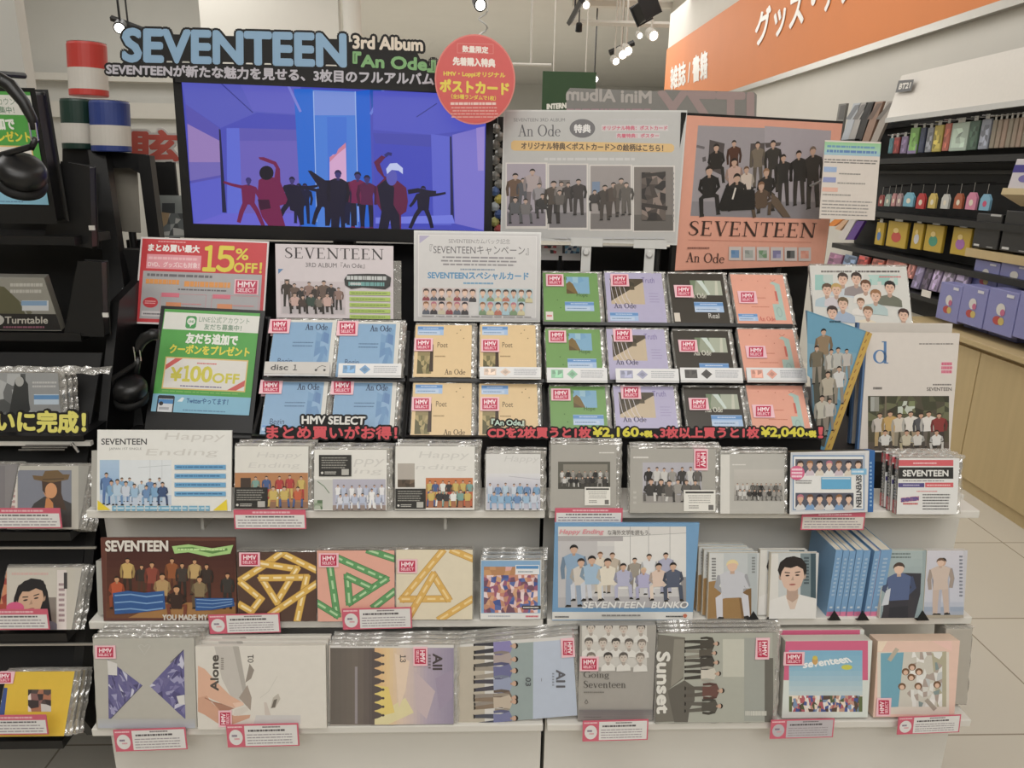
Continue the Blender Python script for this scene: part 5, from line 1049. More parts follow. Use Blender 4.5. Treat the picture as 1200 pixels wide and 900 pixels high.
def d(p):
    p.poly(z2((604, 85), (690, 85), (745, 330), (700, 360), (640, 240)), (196, 190, 182)); p.poly(z2((690, 85), (720, 90), (770, 370), (745, 330)), (176, 170, 162)); p.poly(z2((770, 170), (792, 200), (778, 240), (750, 260)), (150, 140, 130)); p.poly(z2((760, 270), (780, 330), (775, 390), (720, 330)), (164, 150, 138))
    SKN = (226, 176, 148); p.poly(z2((528, 180), (560, 195), (610, 250), (680, 320), (735, 350), (742, 365), (700, 378), (640, 358), (600, 340), (570, 325), (528, 330)), SKN); p.poly(z2((528, 330), (570, 320), (590, 350), (640, 395), (700, 415), (775, 410), (770, 425), (690, 455), (620, 450), (560, 410), (528, 395)), (214, 160, 132)); p.poly(z2((590, 345), (640, 358), (700, 380), (640, 400)), (180, 128, 104)); p.poly(z2((690, 355), (738, 350), (745, 362), (705, 376)), (236, 196, 172)); p.poly(z2((700, 385), (760, 370), (765, 390), (720, 415), (695, 410)), (214, 206, 196))
    p.line(z2((560, 330), (600, 350), (640, 360)), .002, (170, 116, 92)); p.t('Alone', *z2((588, 298))[0], *z2((624, 132))[0], (84, 78, 72), .0009, rot=90) if False else p.t('Alone', 100 + 588 / 4, 735 + 296 / 4, 100 + 624 / 4, 735 + 132 / 4, (84, 78, 72), .0009, rot=90); p.tw('０１', 100 + 762 / 4, 735 + 166 / 4, 100 + 788 / 4, 735 + 127 / 4, (84, 78, 72), .0003, rot=90)
    p.poly(z2((868, 380), (880, 330), (905, 310), (915, 335), (890, 378)), (190, 182, 170)); p.poly(z2((872, 378), (884, 340), (900, 335), (890, 374)), (110, 102, 92)); p.poly(z2((838, 350), (850, 352), (882, 450), (846, 452)), (206, 194, 184)); p.line(z2((900, 230), (860, 300), (820, 330)), .0012, (206, 202, 192)); p.poly(z2((800, 412), (1010, 412), (1010, 452), (790, 452)), (206, 204, 202)); p.lines(100 + 636 / 4, 735 + 200 / 4, 100 + 650 / 4, 735 + 140 / 4, 6, (140, 132, 124), .9, 3, .5)
album('album_box', 'landscape cream album with a sideways title and a photo of a hand', 'album', F(232, 383, 854, 757, z=Z3, lean=L3_), .012, d, back=(220, 215, 205), side=(206, 202, 192), stick=(257, 851, 272, 832, 90), seed=42, slv=False, step=.0145, behind=2, blabel='cream-edged album, # one behind the album with the hand photo', group='landscape albums on the bottom shelf')
z3 = Zm(4, 380, 735)
def d(p):
    p.r(387, 849, 532, 754, (214, 190, 176)); p.grad(437, 849, 532, 758, [(0, (226, 176, 120)), (.18, (232, 196, 140)), (.34, (222, 196, 176)), (.5, (206, 186, 182)), (.68, (176, 162, 182)), (1, (150, 140, 168))], 24, False)
    p.poly(z3((235, 455), (300, 455), (420, 400), (380, 330), (300, 380), (240, 400)), (226, 214, 160)); p.poly(z3((235, 270), (300, 280), (330, 400), (240, 420)), (232, 206, 110)); p.poly(z3((330, 120), (400, 160), (380, 300), (350, 380)), (232, 206, 180)); p.poly(z3((420, 200), (520, 300), (480, 430), (430, 380)), (200, 180, 184)); p.poly(z3((520, 240), (600, 200), (600, 330), (540, 390)), (160, 146, 172))
    p.grad(387, 849, 439, 758, [(0, (104, 96, 90)), (.6, (116, 106, 98)), (1, (96, 86, 84))], 8, False)
    for i in range(8):
        y = 768 + i * 10; p.poly([(436, y - 5), (443, y - 3.5), (446, y - 2.2), (449, y), (446, y + 2), (443, y + 3.4), (436, y + 5)], (92, 82, 80)); p.el(449, y, 1.7, 1.5, (80, 70, 70), 10)
    p.r(416, 848, 419, 781, (150, 142, 146)); p.r(387, 759, 532, 754.5, (216, 214, 210)); p.lines(400, 757.5, 480, 755.5, 1, (150, 148, 144), .8, 3, .6)
    p.t('All', 507.5, 784.5, 518, 766, (74, 64, 66), .0008, rot=-90); p.tw('１３', 469, 776, 475.5, 767, (84, 74, 72), .0003, rot=-90); p.lines(502, 784, 505, 766, 5, (120, 108, 110), .9, 4, .5)
album('album_box', 'landscape album with an orange and violet sunset and a row of silhouettes', 'album', F(387, 531.5, 849, 756, z=Z3, lean=L3_), .012, d, back=(200, 186, 176), side=(206, 204, 198), stick=(484.5, 779.5, 501, 757.5, -90), seed=43, step=.0145, behind=2, blabel='landscape album, # one behind the sunset album', group='landscape albums on the bottom shelf')
def d(p):
    p.poly(z3((620, 80), (1175, 40), (1186, 412), (622, 462)), (190, 196, 206)); p.poly(z3((622, 90), (752, 80), (752, 452), (624, 462)), (190, 180, 162)); p.poly(z3((752, 80), (980, 60), (978, 430), (752, 452)), (214, 212, 208)); p.poly(z3((860, 70), (980, 58), (978, 430), (860, 442)), (150, 166, 166)); p.poly(z3((980, 58), (1176, 42), (1186, 412), (978, 430)), (184, 196, 216)); p.poly(z3((622, 80), (1175, 40), (1175, 55), (622, 94)), (214, 212, 208))
    for i, (y, t_, b_) in enumerate(((92, (140, 132, 190), (60, 60, 70)), (155, (176, 160, 156), (90, 86, 84)), (208, (110, 112, 160), (160, 150, 136)), (268, (150, 160, 190), (76, 74, 86)), (335, (130, 110, 96), (150, 140, 130)), (352, (196, 180, 160), (140, 120, 100)), (430, (120, 124, 170), (74, 78, 92)))):
        q = z3((700, y + 6), (912, y - 6)); a = p.T(*q[0]); c = p.T(*q[1]); H = math.hypot(c[0] - a[0], c[1] - a[1]); fig_h(p, a, c, t_, b_)
    p.t('AI1', 380 + 1088 / 4, 735 + 280 / 4, 380 + 1128 / 4, 735 + 200 / 4, (96, 96, 104), .0008, rot=-90); p.t4('03', *z3((944, 234), (944, 274), (968, 274), (968, 236)), (90, 96, 100), .0005); p.line(z3((1018, 238), (1018, 252)), .001, (120, 120, 130)); p.lines(380 + 1068 / 4, 735 + 276 / 4, 380 + 1078 / 4, 735 + 210 / 4, 5, (140, 146, 160), .9, 3, .5)
def fig_h(p, a, c, t_, b_):
    T = p.T; p.T = lambda u, v: (u, v)
    # a figure lying sideways on the print: feet at a, head at c
    H = math.hypot(c[0] - a[0], c[1] - a[1]); p.fig_dir = None
    ux = Vector((c[0] - a[0], c[1] - a[1])) / H
    def TT(u, v): return (a[0] + ux.x * v * H + ux.y * u * H, a[1] + ux.y * v * H - ux.x * u * H)
    p.T = TT; p.fig(0, 0, 1, t_, b_, wide=1.15); p.T = T
album('album_box', 'landscape album with a sideways beach row of people, standing slightly crooked', 'album', F(536, 676.5, (850, 838), 750, z=Z3, lean=L3_), .012, d, back=(190, 194, 200), side=(206, 204, 198), stick=(658, 769, 672.5, 748, -90), seed=44, step=.0145, behind=2, blabel='landscape album, # one behind the crooked beach album', group='landscape albums on the bottom shelf')
z4 = Zm(5, 670, 725)
def d(p):
    p.r(682, 782, 758, 733, (206, 203, 196))
    rows = [[(112, 62), (215, 62), (303, 66), (405, 64)], [(100, 148), (182, 148), (258, 150), (335, 152), (410, 155)], [(113, 232), (212, 232), (302, 232), (400, 235)]]
    for i, rw in enumerate(rows):
        for j, k in enumerate(rw):
            (x, y), = z4(k); q = p.sub(x - 8, y + 9, x + 8, y - 8); q.bust(.5, .6, .31, [(70, 66, 62), (96, 90, 84), (130, 120, 110)][(i + j) % 3], (222, 220, 214), (206, 194, 182), True, 1.5)
    p.t('Going', 683.6, 795.5, 713.6, 786, (84, 80, 76), 0, 'serif'); p.t('Seventeen', 683.6, 805.5, 733, 797, (84, 80, 76), 0, 'serif'); p.lines(684, 812, 710, 809, 1, (130, 126, 120), .9, 3); p.line(z4((85, 470), (75, 488), (85, 496), (95, 488), (85, 470)), .001, (70, 66, 62)); p.grad(678, 843, 765, 831, [(0, (150, 146, 142)), (1, (128, 124, 124))], 4); p.lines(684, 840, 705, 839, 1, (90, 86, 84), .9, 5)
album('album_box', 'upright grey album with three rows of small portraits', 'album', F(677, 764.5, 844, 733, z=Z3, lean=8), .012, d, back=(166, 162, 155), side=(150, 147, 140), stick=(679.5, 785.5, 701, 769, 0), seed=45, slv=False)
def d(p):
    p.r(768, 846, 905, 741, (172, 174, 162)); p.poly(z4((490, 90), (665, 110), (655, 350), (560, 420), (680, 600), (490, 606)), (118, 114, 104)); p.poly(z4((600, 120), (662, 120), (655, 340), (580, 400)), (142, 138, 126)); p.poly(z4((560, 420), (660, 360), (720, 400), (720, 480), (690, 530), (680, 606), (600, 606)), (100, 96, 88)); p.poly(z4((885, 120), (1010, 120), (1010, 340), (885, 340)), (196, 196, 182)); p.poly(z4((1010, 112), (1140, 112), (1150, 600), (1010, 600)), (160, 164, 156)); p.poly(z4((1130, 230), (1180, 230), (1180, 606), (1130, 606)), (104, 102, 94))
    for y, t_, b_, x1 in ((145, (74, 70, 62), (64, 62, 56), 868), (200, (90, 84, 74), (140, 136, 124), 855), (255, (70, 66, 60), (84, 80, 72), 868), (320, (206, 200, 186), (64, 60, 54), 878), (420, (112, 74, 66), (96, 90, 82), 898), (510, (84, 80, 72), (100, 96, 88), 888)):
        q = z4((660, y + 8), (x1, y)); fig_h(p, p.T(*q[0]), p.T(*q[1]), t_, b_)
    p.t4('Sunset', *z4((500, 195), (500, 552), (572, 552), (572, 195)), (226, 224, 216), .0016); p.lines(873, 840, 900, 831, 1, (206, 206, 196), .9, 4, .6)
album('album_box', 'landscape monochrome album with large white sideways title letters', 'album', F(768, 905, 847, 742, z=Z3, lean=L3_), .012, d, back=(160, 160, 150), side=(130, 126, 118), stick=(885.5, 772, 900.5, 747, -90), seed=46, step=.0145, behind=2, blabel='landscape album, # one behind the monochrome album', group='landscape albums on the bottom shelf')
z5 = Zm(4.615, 890, 735)
def d(p):
    p.r(916, 797, 1017, 750, (222, 96, 136)); p.r(916, 841, 1017, 797.5, (214, 222, 216)); p.grad(924.5, 834, 1010.5, 762, [(0, (206, 212, 196)), (.3, (190, 208, 214)), (.7, (136, 188, 216)), (1, (120, 180, 214))], 12); p.mosaic(924.5, 834, 1010.5, 815, 34, 5, [(200, 150, 130), (226, 226, 226), (70, 90, 160), (190, 90, 100), (90, 70, 60), (236, 220, 200), (120, 150, 190), (80, 96, 60)], 4, .45); p.r(924.5, 834, 928, 816, (96, 110, 66)); p.r(1006, 834, 1010.5, 816, (96, 110, 66))
    p.t4('seventeen', *z5((235, 220), (500, 188), (470, 160), (245, 190)), (236, 238, 238), .0008); p.el(*z5((300, 180))[0], 3.5, 5, (206, 160, 90), 14); p.el(*z5((300, 165))[0], 3, 2.5, (214, 190, 70), 12); p.el(*z5((472, 216))[0], 6.5, 3, (206, 206, 70), 16)
fr = F(916, 1016.5, 841, 751, z=Z3, lean=L3_)
album('album_box', 'pink and white framed box with a blue sky photo and a crowd', 'box', fr, .03, d, back=(216, 222, 216), side=(206, 202, 190), stick=(918, 779, 941.5, 763.5), seed=47, slv=False, behind=1, blabel='box with a striped spine right behind the pink and white framed box', group='pink and white framed boxes')
def d(p):
    p.r(1028, 837, 1112, 764, (222, 214, 200)); p.poly(z5((655, 140), (790, 135), (770, 250), (750, 430), (655, 435)), (110, 172, 196)); p.poly(z5((780, 135), (1000, 130), (1010, 430), (750, 430)), (206, 202, 190)); p.poly(z5((930, 140), (1010, 130), (1010, 430), (960, 430)), (180, 174, 146)); p.mosaic(1063, 828, 1104, 764, 9, 10, [(226, 226, 222), (196, 200, 200), (214, 212, 206), (130, 150, 150), (236, 234, 230), (176, 160, 150)], 6, .48, .6)
    for x, y in ((825, 215), (862, 240), (790, 240), (770, 320), (858, 318), (820, 270), (960, 310)):
        (a, c), = z5((x, y)); p.el(a, c, 4.6, 4.2, (120, 84, 56), 14); p.el(a, c + 1, 2.8, 2.8, (226, 186, 160), 12)
    p.line(z5((700, 180), (745, 115)), .009, (186, 176, 156)); p.line(z5((900, 390), (950, 445)), .009, (170, 160, 146))
    p.poly(z5((620, 70), (700, 60), (660, 130), (630, 130)), (238, 216, 190)); p.poly(z5((900, 60), (1040, 60), (1040, 130)), (240, 196, 184))
fr = F(1023, 1118, 840, 751, z=Z3, lean=L3_)
r = album('album_box', 'pastel pink box with a group lying on sheets, right end of the bottom shelf', 'box', fr, .034, d, back=(234, 196, 178), side=(226, 196, 172), stick=(1027, 838.5, 1042.5, 817.5, 90), seed=48, slv=False)
fr2 = F(1119.5, 1141, 838, 748, z=Z3, lean=L3_); r = root('album_box', 'greyish box partly hidden behind the pastel pink box at the shelf end', 'box', fr2.M @ Matrix.Translation((-.02, .02, .012)))
b = B(); b.box(0, 0, 0, fr2.w + .018, .04, fr2.h, 'print', (176, 170, 158)); b.build('case', r, bevel=.002); sleeve(r, fr2.w + .018, fr2.h, .04, 77, .004, .002, .001, .001)
# ================================================================ price cards on the shelf lips
def price_card(xl, xr, yb, yt, Y, label, kind, tint=(224, 222, 220)):
    f = F(xl, xr, yb, yt, Y=Y - .015, lean=4); r = root('price_card', label, 'price card', f.M, 'pink price cards on the shelf edges')
    b = B(); b.box(0, 0, 0, f.w, .0012, f.h, 'print', (220, 92, 116)); b.build('card', r)
    b = B(); b.box(f.w * .42, .0014, f.h * .55, f.w * .58, .013, f.h * .7, 'acrylic'); b.build('clip', r)
    def d(p):
        if kind == 0:
            p.r(.02, .06, .98, .74, tint); p.lines(.25, .78, .8, .96, 1, (240, 180, 190), .95, 3, .5, True); p.lines(.1, .58, .9, .7, 1, (96, 92, 94), .8, 4, .6, True); p.lines(.05, .1, .95, .54, 3, (150, 140, 148), .92, 5, .35)
        else:
            p.r(.25, .05, .98, .94, tint); p.el(.125, .44, .095, .34, tint, 24); p.lines(.02, .84, .23, .95, 1, (244, 196, 204), .95, 3, .6); p.lines(.07, .4, .15, .62, 1, (120, 100, 130), .9, 3, .4); p.lines(.1, .3, .18, .44, 1, (220, 150, 160), .9, 4, .5)
            p.lines(.5, .82, .75, .92, 1, (120, 112, 114), .95, 6, .6, True); p.lines(.3, .66, .85, .78, 1, (80, 74, 78), .9, 7, .7); p.lines(.28, .1, .96, .6, 4, (156, 148, 154), .9, 8, .35)
    sheet('print', r, f, d, px=False, y0=-.0002)
price_card(275, 359, 620, 597.5, Y1, 'pink-edged price card under the orange-photo white album', 0)
price_card(650, 729, 616, 595.5, Y1, 'pink-edged price card under the dark-photo grey album', 0)
price_card(938, 1012, 621, 600.5, Y1, 'pink-edged price card under the blue-framed portrait box', 0, (214, 206, 198))
price_card(246, 329, (743, 741), 719.5, Y2, 'price card with a pink circle panel under the brown ribbon box', 1)
price_card(402, 483, (738, 736), 712.5, Y2, 'price card with a pink circle panel under the pink and cream ribbon boxes', 1)
price_card(136, 220, (881, 878), 854, Y3, 'price card with a pink circle panel under the purple triangle box', 1)
price_card(267, 351, (876, 874), 848.5, Y3, 'price card with a pink circle panel under the hand photo album', 1)
price_card(682.5, 759, (869, 867), 844, Y3, 'price card with a pink circle panel under the portrait-row album', 1)
price_card(902, 976, (866, 864), 843, Y3, 'greyed price card with a pink circle panel under the pink framed box', 1, (190, 184, 190))
price_card(1051, 1124, (861, 858), 839, Y3, 'price card with a pink circle panel under the pastel pink box', 1)

# ================================================================ screen and the signs behind the rack
def foot(b, f, u, z0, y=.02, w=.02, m='blackmetal'):
    """a strut from the back of a sign straight down to the plinth; added in the sign's own space"""
    Mi = f.M.inverted(); a = f.o + f.ex * (f.w * u) + f.n * (y + .006) + f.ez * (f.h * .3); c = Vector((a.x, a.y + .0, z0))
    b.tube([Mi @ a, Mi @ c], w / 2, 8, m)
    k = len(b.v); q = Mi @ c
    for dx in (-.04, .04): pass
class TQ:
    """author a sign in level photo pixels: x0..x1, yb..yt is its face"""
    def __init__(s, f, x0, x1, yb, yt): s.f, s.a = f, (x0, x1, yb, yt)
    def q(s, x, y): x0, x1, yb, yt = s.a; return s.f.nq((x - x0) / (x1 - x0), (yb - y) / (yb - yt))
def sheetT(name, par, f, T, draw, y0=0, back=None, mat='print'):
    b = B(); p = P(b, T, mat=mat, y0=y0); p.clip = (0, f.w, 0, f.h)
    if back: p.m([f.nq(0, 0), f.nq(1, 0), f.nq(1, 1), f.nq(0, 1)], back); p.up()
    draw(p); return b.build(name, par)

YT = 1.93
f = F(226, 567, (262, 271), 102, Y=YT)
r = root('television', 'black flat screen television showing a blue dance stage, behind the album rack', 'television', f.M)
O = [f.q(*k) for k in ((203, 84), (577, 104), (574, 285), (217, 277))]
b = B(); b.prism(O, .004, .05, 'blackplastic'); b.build('housing', r, bevel=.004)
I = [f.q(*k) for k in ((212, 93), (570, 112), (567, 271), (226, 262))]
b = B()
for k in range(4): A, C = O[k], O[(k + 1) % 4]; D, E_ = I[(k + 1) % 4], I[k]; b.add([(A[0], 0, A[1]), (C[0], 0, C[1]), (D[0], .0, D[1]), (E_[0], .0, E_[1]), (A[0], .006, A[1]), (C[0], .006, C[1]), (D[0], .006, D[1]), (E_[0], .006, E_[1])], [(0, 1, 2, 3), (0, 4, 5, 1), (3, 2, 6, 7), (4, 7, 6, 5)], 'blackplastic')
b.build('bezel', r)
b = B(); p = P(b, f.q, mat='screen', y0=.003)
p.poly([(210, 91), (572, 110), (569, 273), (224, 264)], (70, 74, 196))
p.poly([(212, 93), (350, 100), (352, 135), (300, 132), (258, 150), (217, 122)], (84, 88, 200)); p.poly([(280, 96), (352, 100), (352, 134), (296, 130)], (92, 92, 206)); p.line([(258, 97), (296, 132)], .0025, (50, 52, 150))
p.poly([(217, 122), (257, 150), (262, 252), (227, 262)], (84, 78, 186)); p.poly([(219, 145), (257, 165), (258, 190), (221, 190)], (150, 120, 190)); p.poly([(221, 190), (258, 190), (259, 205), (222, 212)], (112, 100, 190)); p.poly([(222, 215), (259, 208), (262, 252), (227, 262)], (88, 92, 214)); p.poly([(256, 151), (258, 152), (265, 249), (260, 249)], (26, 26, 70))
p.poly([(279, 150), (352, 155), (353, 264), (284, 262)], (104, 92, 196)); p.poly([(279, 150), (352, 152), (352, 165), (280, 165)], (92, 84, 190)); p.poly([(265, 150), (280, 150), (284, 262), (266, 260)], (90, 104, 224))
p.poly([(344, 104), (366, 104), (371, 266), (353, 266)], (30, 104, 222)); p.poly([(366, 105), (417, 107), (420, 266), (371, 266)], (64, 124, 228)); p.poly([(367, 106), (417, 108), (417, 135), (368, 135)], (112, 140, 226)); p.poly([(383, 137), (406, 137), (406, 262), (385, 262)], (56, 112, 226)); p.poly([(386, 214), (386, 185), (390, 181), (394, 181), (396, 176), (401, 175), (405, 168), (406, 214)], (214, 160, 206)); p.poly([(386, 190), (386, 184), (394, 180), (396, 175), (405, 167), (405, 173), (396, 180)], (206, 120, 150))
p.poly([(417, 107), (433, 105), (437, 266), (421, 266)], (20, 96, 222)); p.poly([(433, 105), (447, 105), (436, 134)], (14, 80, 190)); p.line([(337, 99), (352, 131)], .006, (120, 124, 222)); p.line([(449, 105), (434, 134)], .006, (96, 120, 226)); p.line([(416, 107), (420, 260)], .002, (150, 180, 240)); p.line([(367, 107), (371, 260)], .002, (150, 180, 240))
p.poly([(437, 106), (570, 112), (569, 150), (505, 158), (437, 152)], (78, 84, 208)); p.poly([(437, 156), (505, 158), (508, 266), (440, 266)], (62, 70, 200)); p.poly([(437, 156), (505, 158), (505, 172), (440, 168)], (66, 70, 186)); p.line([(488, 137), (512, 121)], .002, (40, 46, 140)); p.poly([(505, 157), (527, 160), (529, 264), (508, 264)], (88, 96, 218)); p.poly([(527, 160), (529, 160), (532, 260), (528, 260)], (24, 26, 80)); p.poly([(530, 158), (568, 148), (567, 270), (533, 262)], (120, 112, 214)); p.poly([(558, 150), (568, 148), (567, 200), (560, 200)], (150, 130, 214)); p.poly([(533, 262), (440, 262), (440, 255), (530, 252)], (110, 120, 236)); p.poly([(227, 262), (350, 266), (350, 250), (262, 250)], (100, 96, 220))
zA_, zB_ = Zm(4.865, 200, 90), Zm(5, 390, 100)
RED, NVY = (120, 22, 76), (20, 16, 48)
def dn(x, y0, y1, t_, pose='dance', fl=1, hair=(30, 24, 60), b_=None): p.fig(x, y0, y1, t_, b_ or t_, hair, (60, 50, 120), pose, fl, shoe=t_, wide=1.05)
for x, y0, y1 in ((350, 262, 214), (357, 262, 214), (409, 262, 212), (412, 264, 214)): dn(x, y0, y1, (16, 18, 60), 'stand')
dn(342, 264, 206, NVY, 'dance', -1); p.poly(zA_((660, 640), (740, 640), (770, 720), (740, 780), (680, 760)), NVY)
dn(291, 263, 207, RED, 'dance', 1, (50, 40, 120)); dn(378, 265, 211, NVY, 'dance', 1)
p.poly(zA_((780, 535), (800, 535), (880, 590), (960, 590), (975, 700), (960, 860), (930, 860), (930, 720), (905, 850), (880, 850), (875, 690), (850, 640)), NVY)
p.poly(zA_((500, 590), (545, 560), (590, 575), (598, 520), (585, 500), (505, 470), (500, 458), (530, 458), (600, 485), (622, 525), (625, 600), (665, 700), (655, 725), (620, 735), (655, 860), (590, 862), (560, 855), (520, 800), (500, 740), (495, 660)), RED); p.el(*zA_((545, 548))[0], 8.4, 8.4, (18, 12, 34), 18); p.poly(zA_((495, 700), (560, 700), (570, 750), (510, 760)), (60, 14, 50))
dn(419, 268, 200, RED, 'stand', 1, (24, 18, 50), NVY); dn(396, 268, 198, NVY, 'stand', 1, (34, 26, 84)); dn(430, 268, 204, (90, 20, 70), 'stand', -1, (28, 24, 60), NVY)
p.poly(zB_((255, 590), (300, 545), (260, 500), (240, 450), (285, 410), (310, 420), (275, 460), (300, 530), (330, 545), (380, 560), (430, 600), (440, 680), (430, 740), (400, 760), (400, 855), (345, 855), (335, 790), (320, 855), (265, 855), (285, 740), (255, 690)), (100, 20, 66)); p.poly(zB_((260, 590), (320, 545), (360, 600), (355, 700), (390, 760), (395, 855), (345, 855), (335, 790), (320, 855), (265, 855), (285, 740)), NVY); p.el(*zB_((345, 540))[0], 6.5, 9.5, (84, 84, 190), 18); p.poly(zB_((318, 520), (312, 490), (335, 458), (375, 455), (410, 485), (410, 520), (385, 500), (345, 495)), (186, 196, 240)); p.line(zB_((305, 415), (325, 400), (345, 405)), .008, (40, 40, 120))
dn(496, 268, 217, NVY, 'dance', -1, (20, 16, 44)); p.line(zB_((440, 625), (500, 615), (560, 628), (605, 632)), .011, NVY)
b.build('screen', r)
b = B(); Mi = f.M.inverted(); cx = f.o + f.ex * f.w * .5
b.tube([Mi @ (cx + Vector((0, .06, .05))), Mi @ Vector((cx.x, cx.y + .06, ZD + .01))], .03, 12, 'blackmetal')
for sx in (-.2, .2): b.tube([Mi @ Vector((cx.x, cx.y + .06, ZD + .012)), Mi @ Vector((cx.x + sx, cx.y + .04, ZD + .012))], .012, 8, 'blackmetal')
b.build('stand', r)

# topper
f = F(125, 513, (88, 99), 36, Y=YT - .03)
r = root('title_sign', 'black cut-out title sign with big pale blue letters on top of the television', 'sign', f.M)
T1 = ('SEVENTEEN', (145, 71), (404.5, 77.5), (404, 41), (145, 34.5)); T2 = ('SEVENTEENが新たな魅力を見せる、3枚目のフルアルバム!', (125, 87), (512, 100), (512, 86), (125, 74)); T3 = ('3rd Album', (414, 56.5), (495, 59.5), (495, 45.5), (414, 42)); T4 = ('『An Ode』', (414, 79), (510, 84.5), (510, 66), (414, 61))
board3(r, f, [T1 + (.009,), T2 + (.006,), T3 + (.007,), T4 + (.008,)], core=[[(150, 70), (404, 76), (404, 46), (200, 40), (150, 40)], [(130, 86), (508, 98), (508, 80), (145, 72)], [(404, 80), (500, 84), (488, 60), (488, 52), (418, 48), (402, 50)], [(205, 96), (515, 108), (515, 97), (205, 86)]])
let(r, f, [T1 + ((134, 172, 206), .0042, 0, None), T2 + ((188, 184, 194), .0012, 0, None), T3 + ((222, 208, 190), .0016, 0, None), T4 + ((124, 176, 112), .0017, 0, None)])
# round badge
f = F(510, 603, 146, 40, Y=YT - .07)
r = root('round_badge', 'round coral red badge sign with white and yellow Japanese lettering at the screen corner', 'badge', f.M)
EL = lambda s: [(f.w / 2 + f.w / 2 * s * cos(2 * pi * k / 48), f.h / 2 + f.h / 2 * s * sin(2 * pi * k / 48)) for k in range(48)]
b = B(); b.prism(EL(1), 0, .004, 'print', (226, 122, 112)); b.prism(EL(.965), -.0006, 0, 'print', (222, 84, 80)); b.tube([(f.w * .4, .006, f.h * .4), (f.w * .3, .075, f.h * .1)], .004, 6, 'blackmetal'); b.build('disc', r)
b = B(); p = P(b, f.q, y0=-.0008)
for q in ([(536, 51), (536, 62)], [(578, 52), (578, 63)], [(536, 51), (578, 52)], [(536, 62), (578, 63)]): p.line(q, .001, (232, 140, 132))
W_, Yl = (240, 226, 216), (232, 206, 62)
p.t4('数量限定', (542, 61), (572, 62.5), (572, 55), (542, 53.5), W_, .0006); p.t4('先着購入特典', (531, 76), (580, 79), (580, 69.5), (531, 67), W_, .0010); p.t4('HMV・Loppiオリジナル', (520, 90), (592, 92), (592, 85.5), (520, 83), Yl, .0005); p.t4('ポストカード', (516, 107), (596, 111), (596, 97), (516, 93), Yl, .0016); p.t4('（全5種ランダムで1枚）', (529, 115.5), (581, 118), (581, 112.5), (529, 110), Yl, .0003)
p.lines(528, 124, 584, 119, 1, (236, 196, 186), .95, 3, .6); p.lines(528, 139, 584, 124.5, 4, (230, 160, 150), .9, 5, .4, True); b.build('lettering', r)

# 15 % sign
f = F(157, 309, (379, 384), 280, Y=1.80, lean=22); T = TQ(f, 157, 311, 381, 279).q
r = root('offer_sign', 'red and grey discount sign with big yellow figures, behind the green coupon sign', 'sign', f.M)
b = B(); b.box(0, 0, 0, f.w, .003, f.h, 'print', (222, 214, 212)); foot(b, f, .3, ZD); foot(b, f, .7, ZD); b.build('board', r)
def d(p):
    p.r(159, 379, 309, 281, (218, 52, 58)); p.r(163, 375, 305, 319, (172, 170, 172)); p.lines(178, 285, 214, 282.5, 1, (236, 150, 150), .9, 3, .6); p.t('まとめ買い最大', 167, 295.5, 228, 287, (240, 236, 232), .0009); p.r(166, 316, 231, 299, (236, 150, 160)); p.lines(168, 306, 229, 301, 1, (244, 186, 192), .95, 3, .6); p.t('DVD、グッズにも対象！', 168, 314, 229, 307.5, (246, 214, 216), .0003)
    p.t('１', 234, 316.5, 248, 287, (226, 206, 52), .0022); p.t('５', 250, 316.5, 270, 287, (226, 206, 52), .0022); p.t('%', 272, 302, 287, 289, (226, 206, 52), .0009); p.t('OFF！', 271, 317, 304, 305, (226, 206, 52), .0010)
    p.lines(168, 326, 252, 321, 1, (110, 106, 110), .9, 4, .6); p.lines(167, 335, 207, 327.5, 1, (232, 150, 70), .98, 5, .75); p.lines(213, 337, 268, 328.5, 1, (232, 150, 70), .98, 6, .75); p.lines(206, 341, 266, 338, 1, (110, 106, 110), .95, 7, .6); p.el(174.5, 356, 9, 6.2, (214, 48, 58), 24); p.lines(168, 358, 181, 353.5, 2, (240, 170, 170), .95, 3, .5)
    for x0, x1 in ((186, 240), (247, 303)):
        for q in ([(x0, 368), (x0, 345)], [(x0, 345), (x1, 345)], [(x1, 345), (x1, 368)]): p.line(q, .0009, (216, 130, 140))
        p.r(x0 + 1, 349, x0 + 22, 344, (226, 110, 130)); p.r(x0 + 7, 361, x0 + 25, 355, (226, 140, 90)); p.lines(x0 + 26, 358, x1 - 4, 355, 1, (214, 140, 140), .95, 3, .5)
    p.r(165, 372, 195, 366, (206, 200, 200)); p.lines(167, 371, 190, 367.5, 1, (110, 106, 110), .9, 3, .5)
sheetT('print', r, f, T, d, -.0003)
b = B(); p = P(b, T, y0=-.0018); q = p.sub(273, 343, 302, 325.5); q.r(0, 0, 1, 1, (236, 186, 196)); q.r(.06, .06, .94, .94, (208, 44, 82)); q.t('HMV', .14, .5, .86, .86, (246, 222, 226), .0006); q.t('SELECT', .14, .16, .86, .42, (246, 205, 212), .0003); b.build('logo', r)

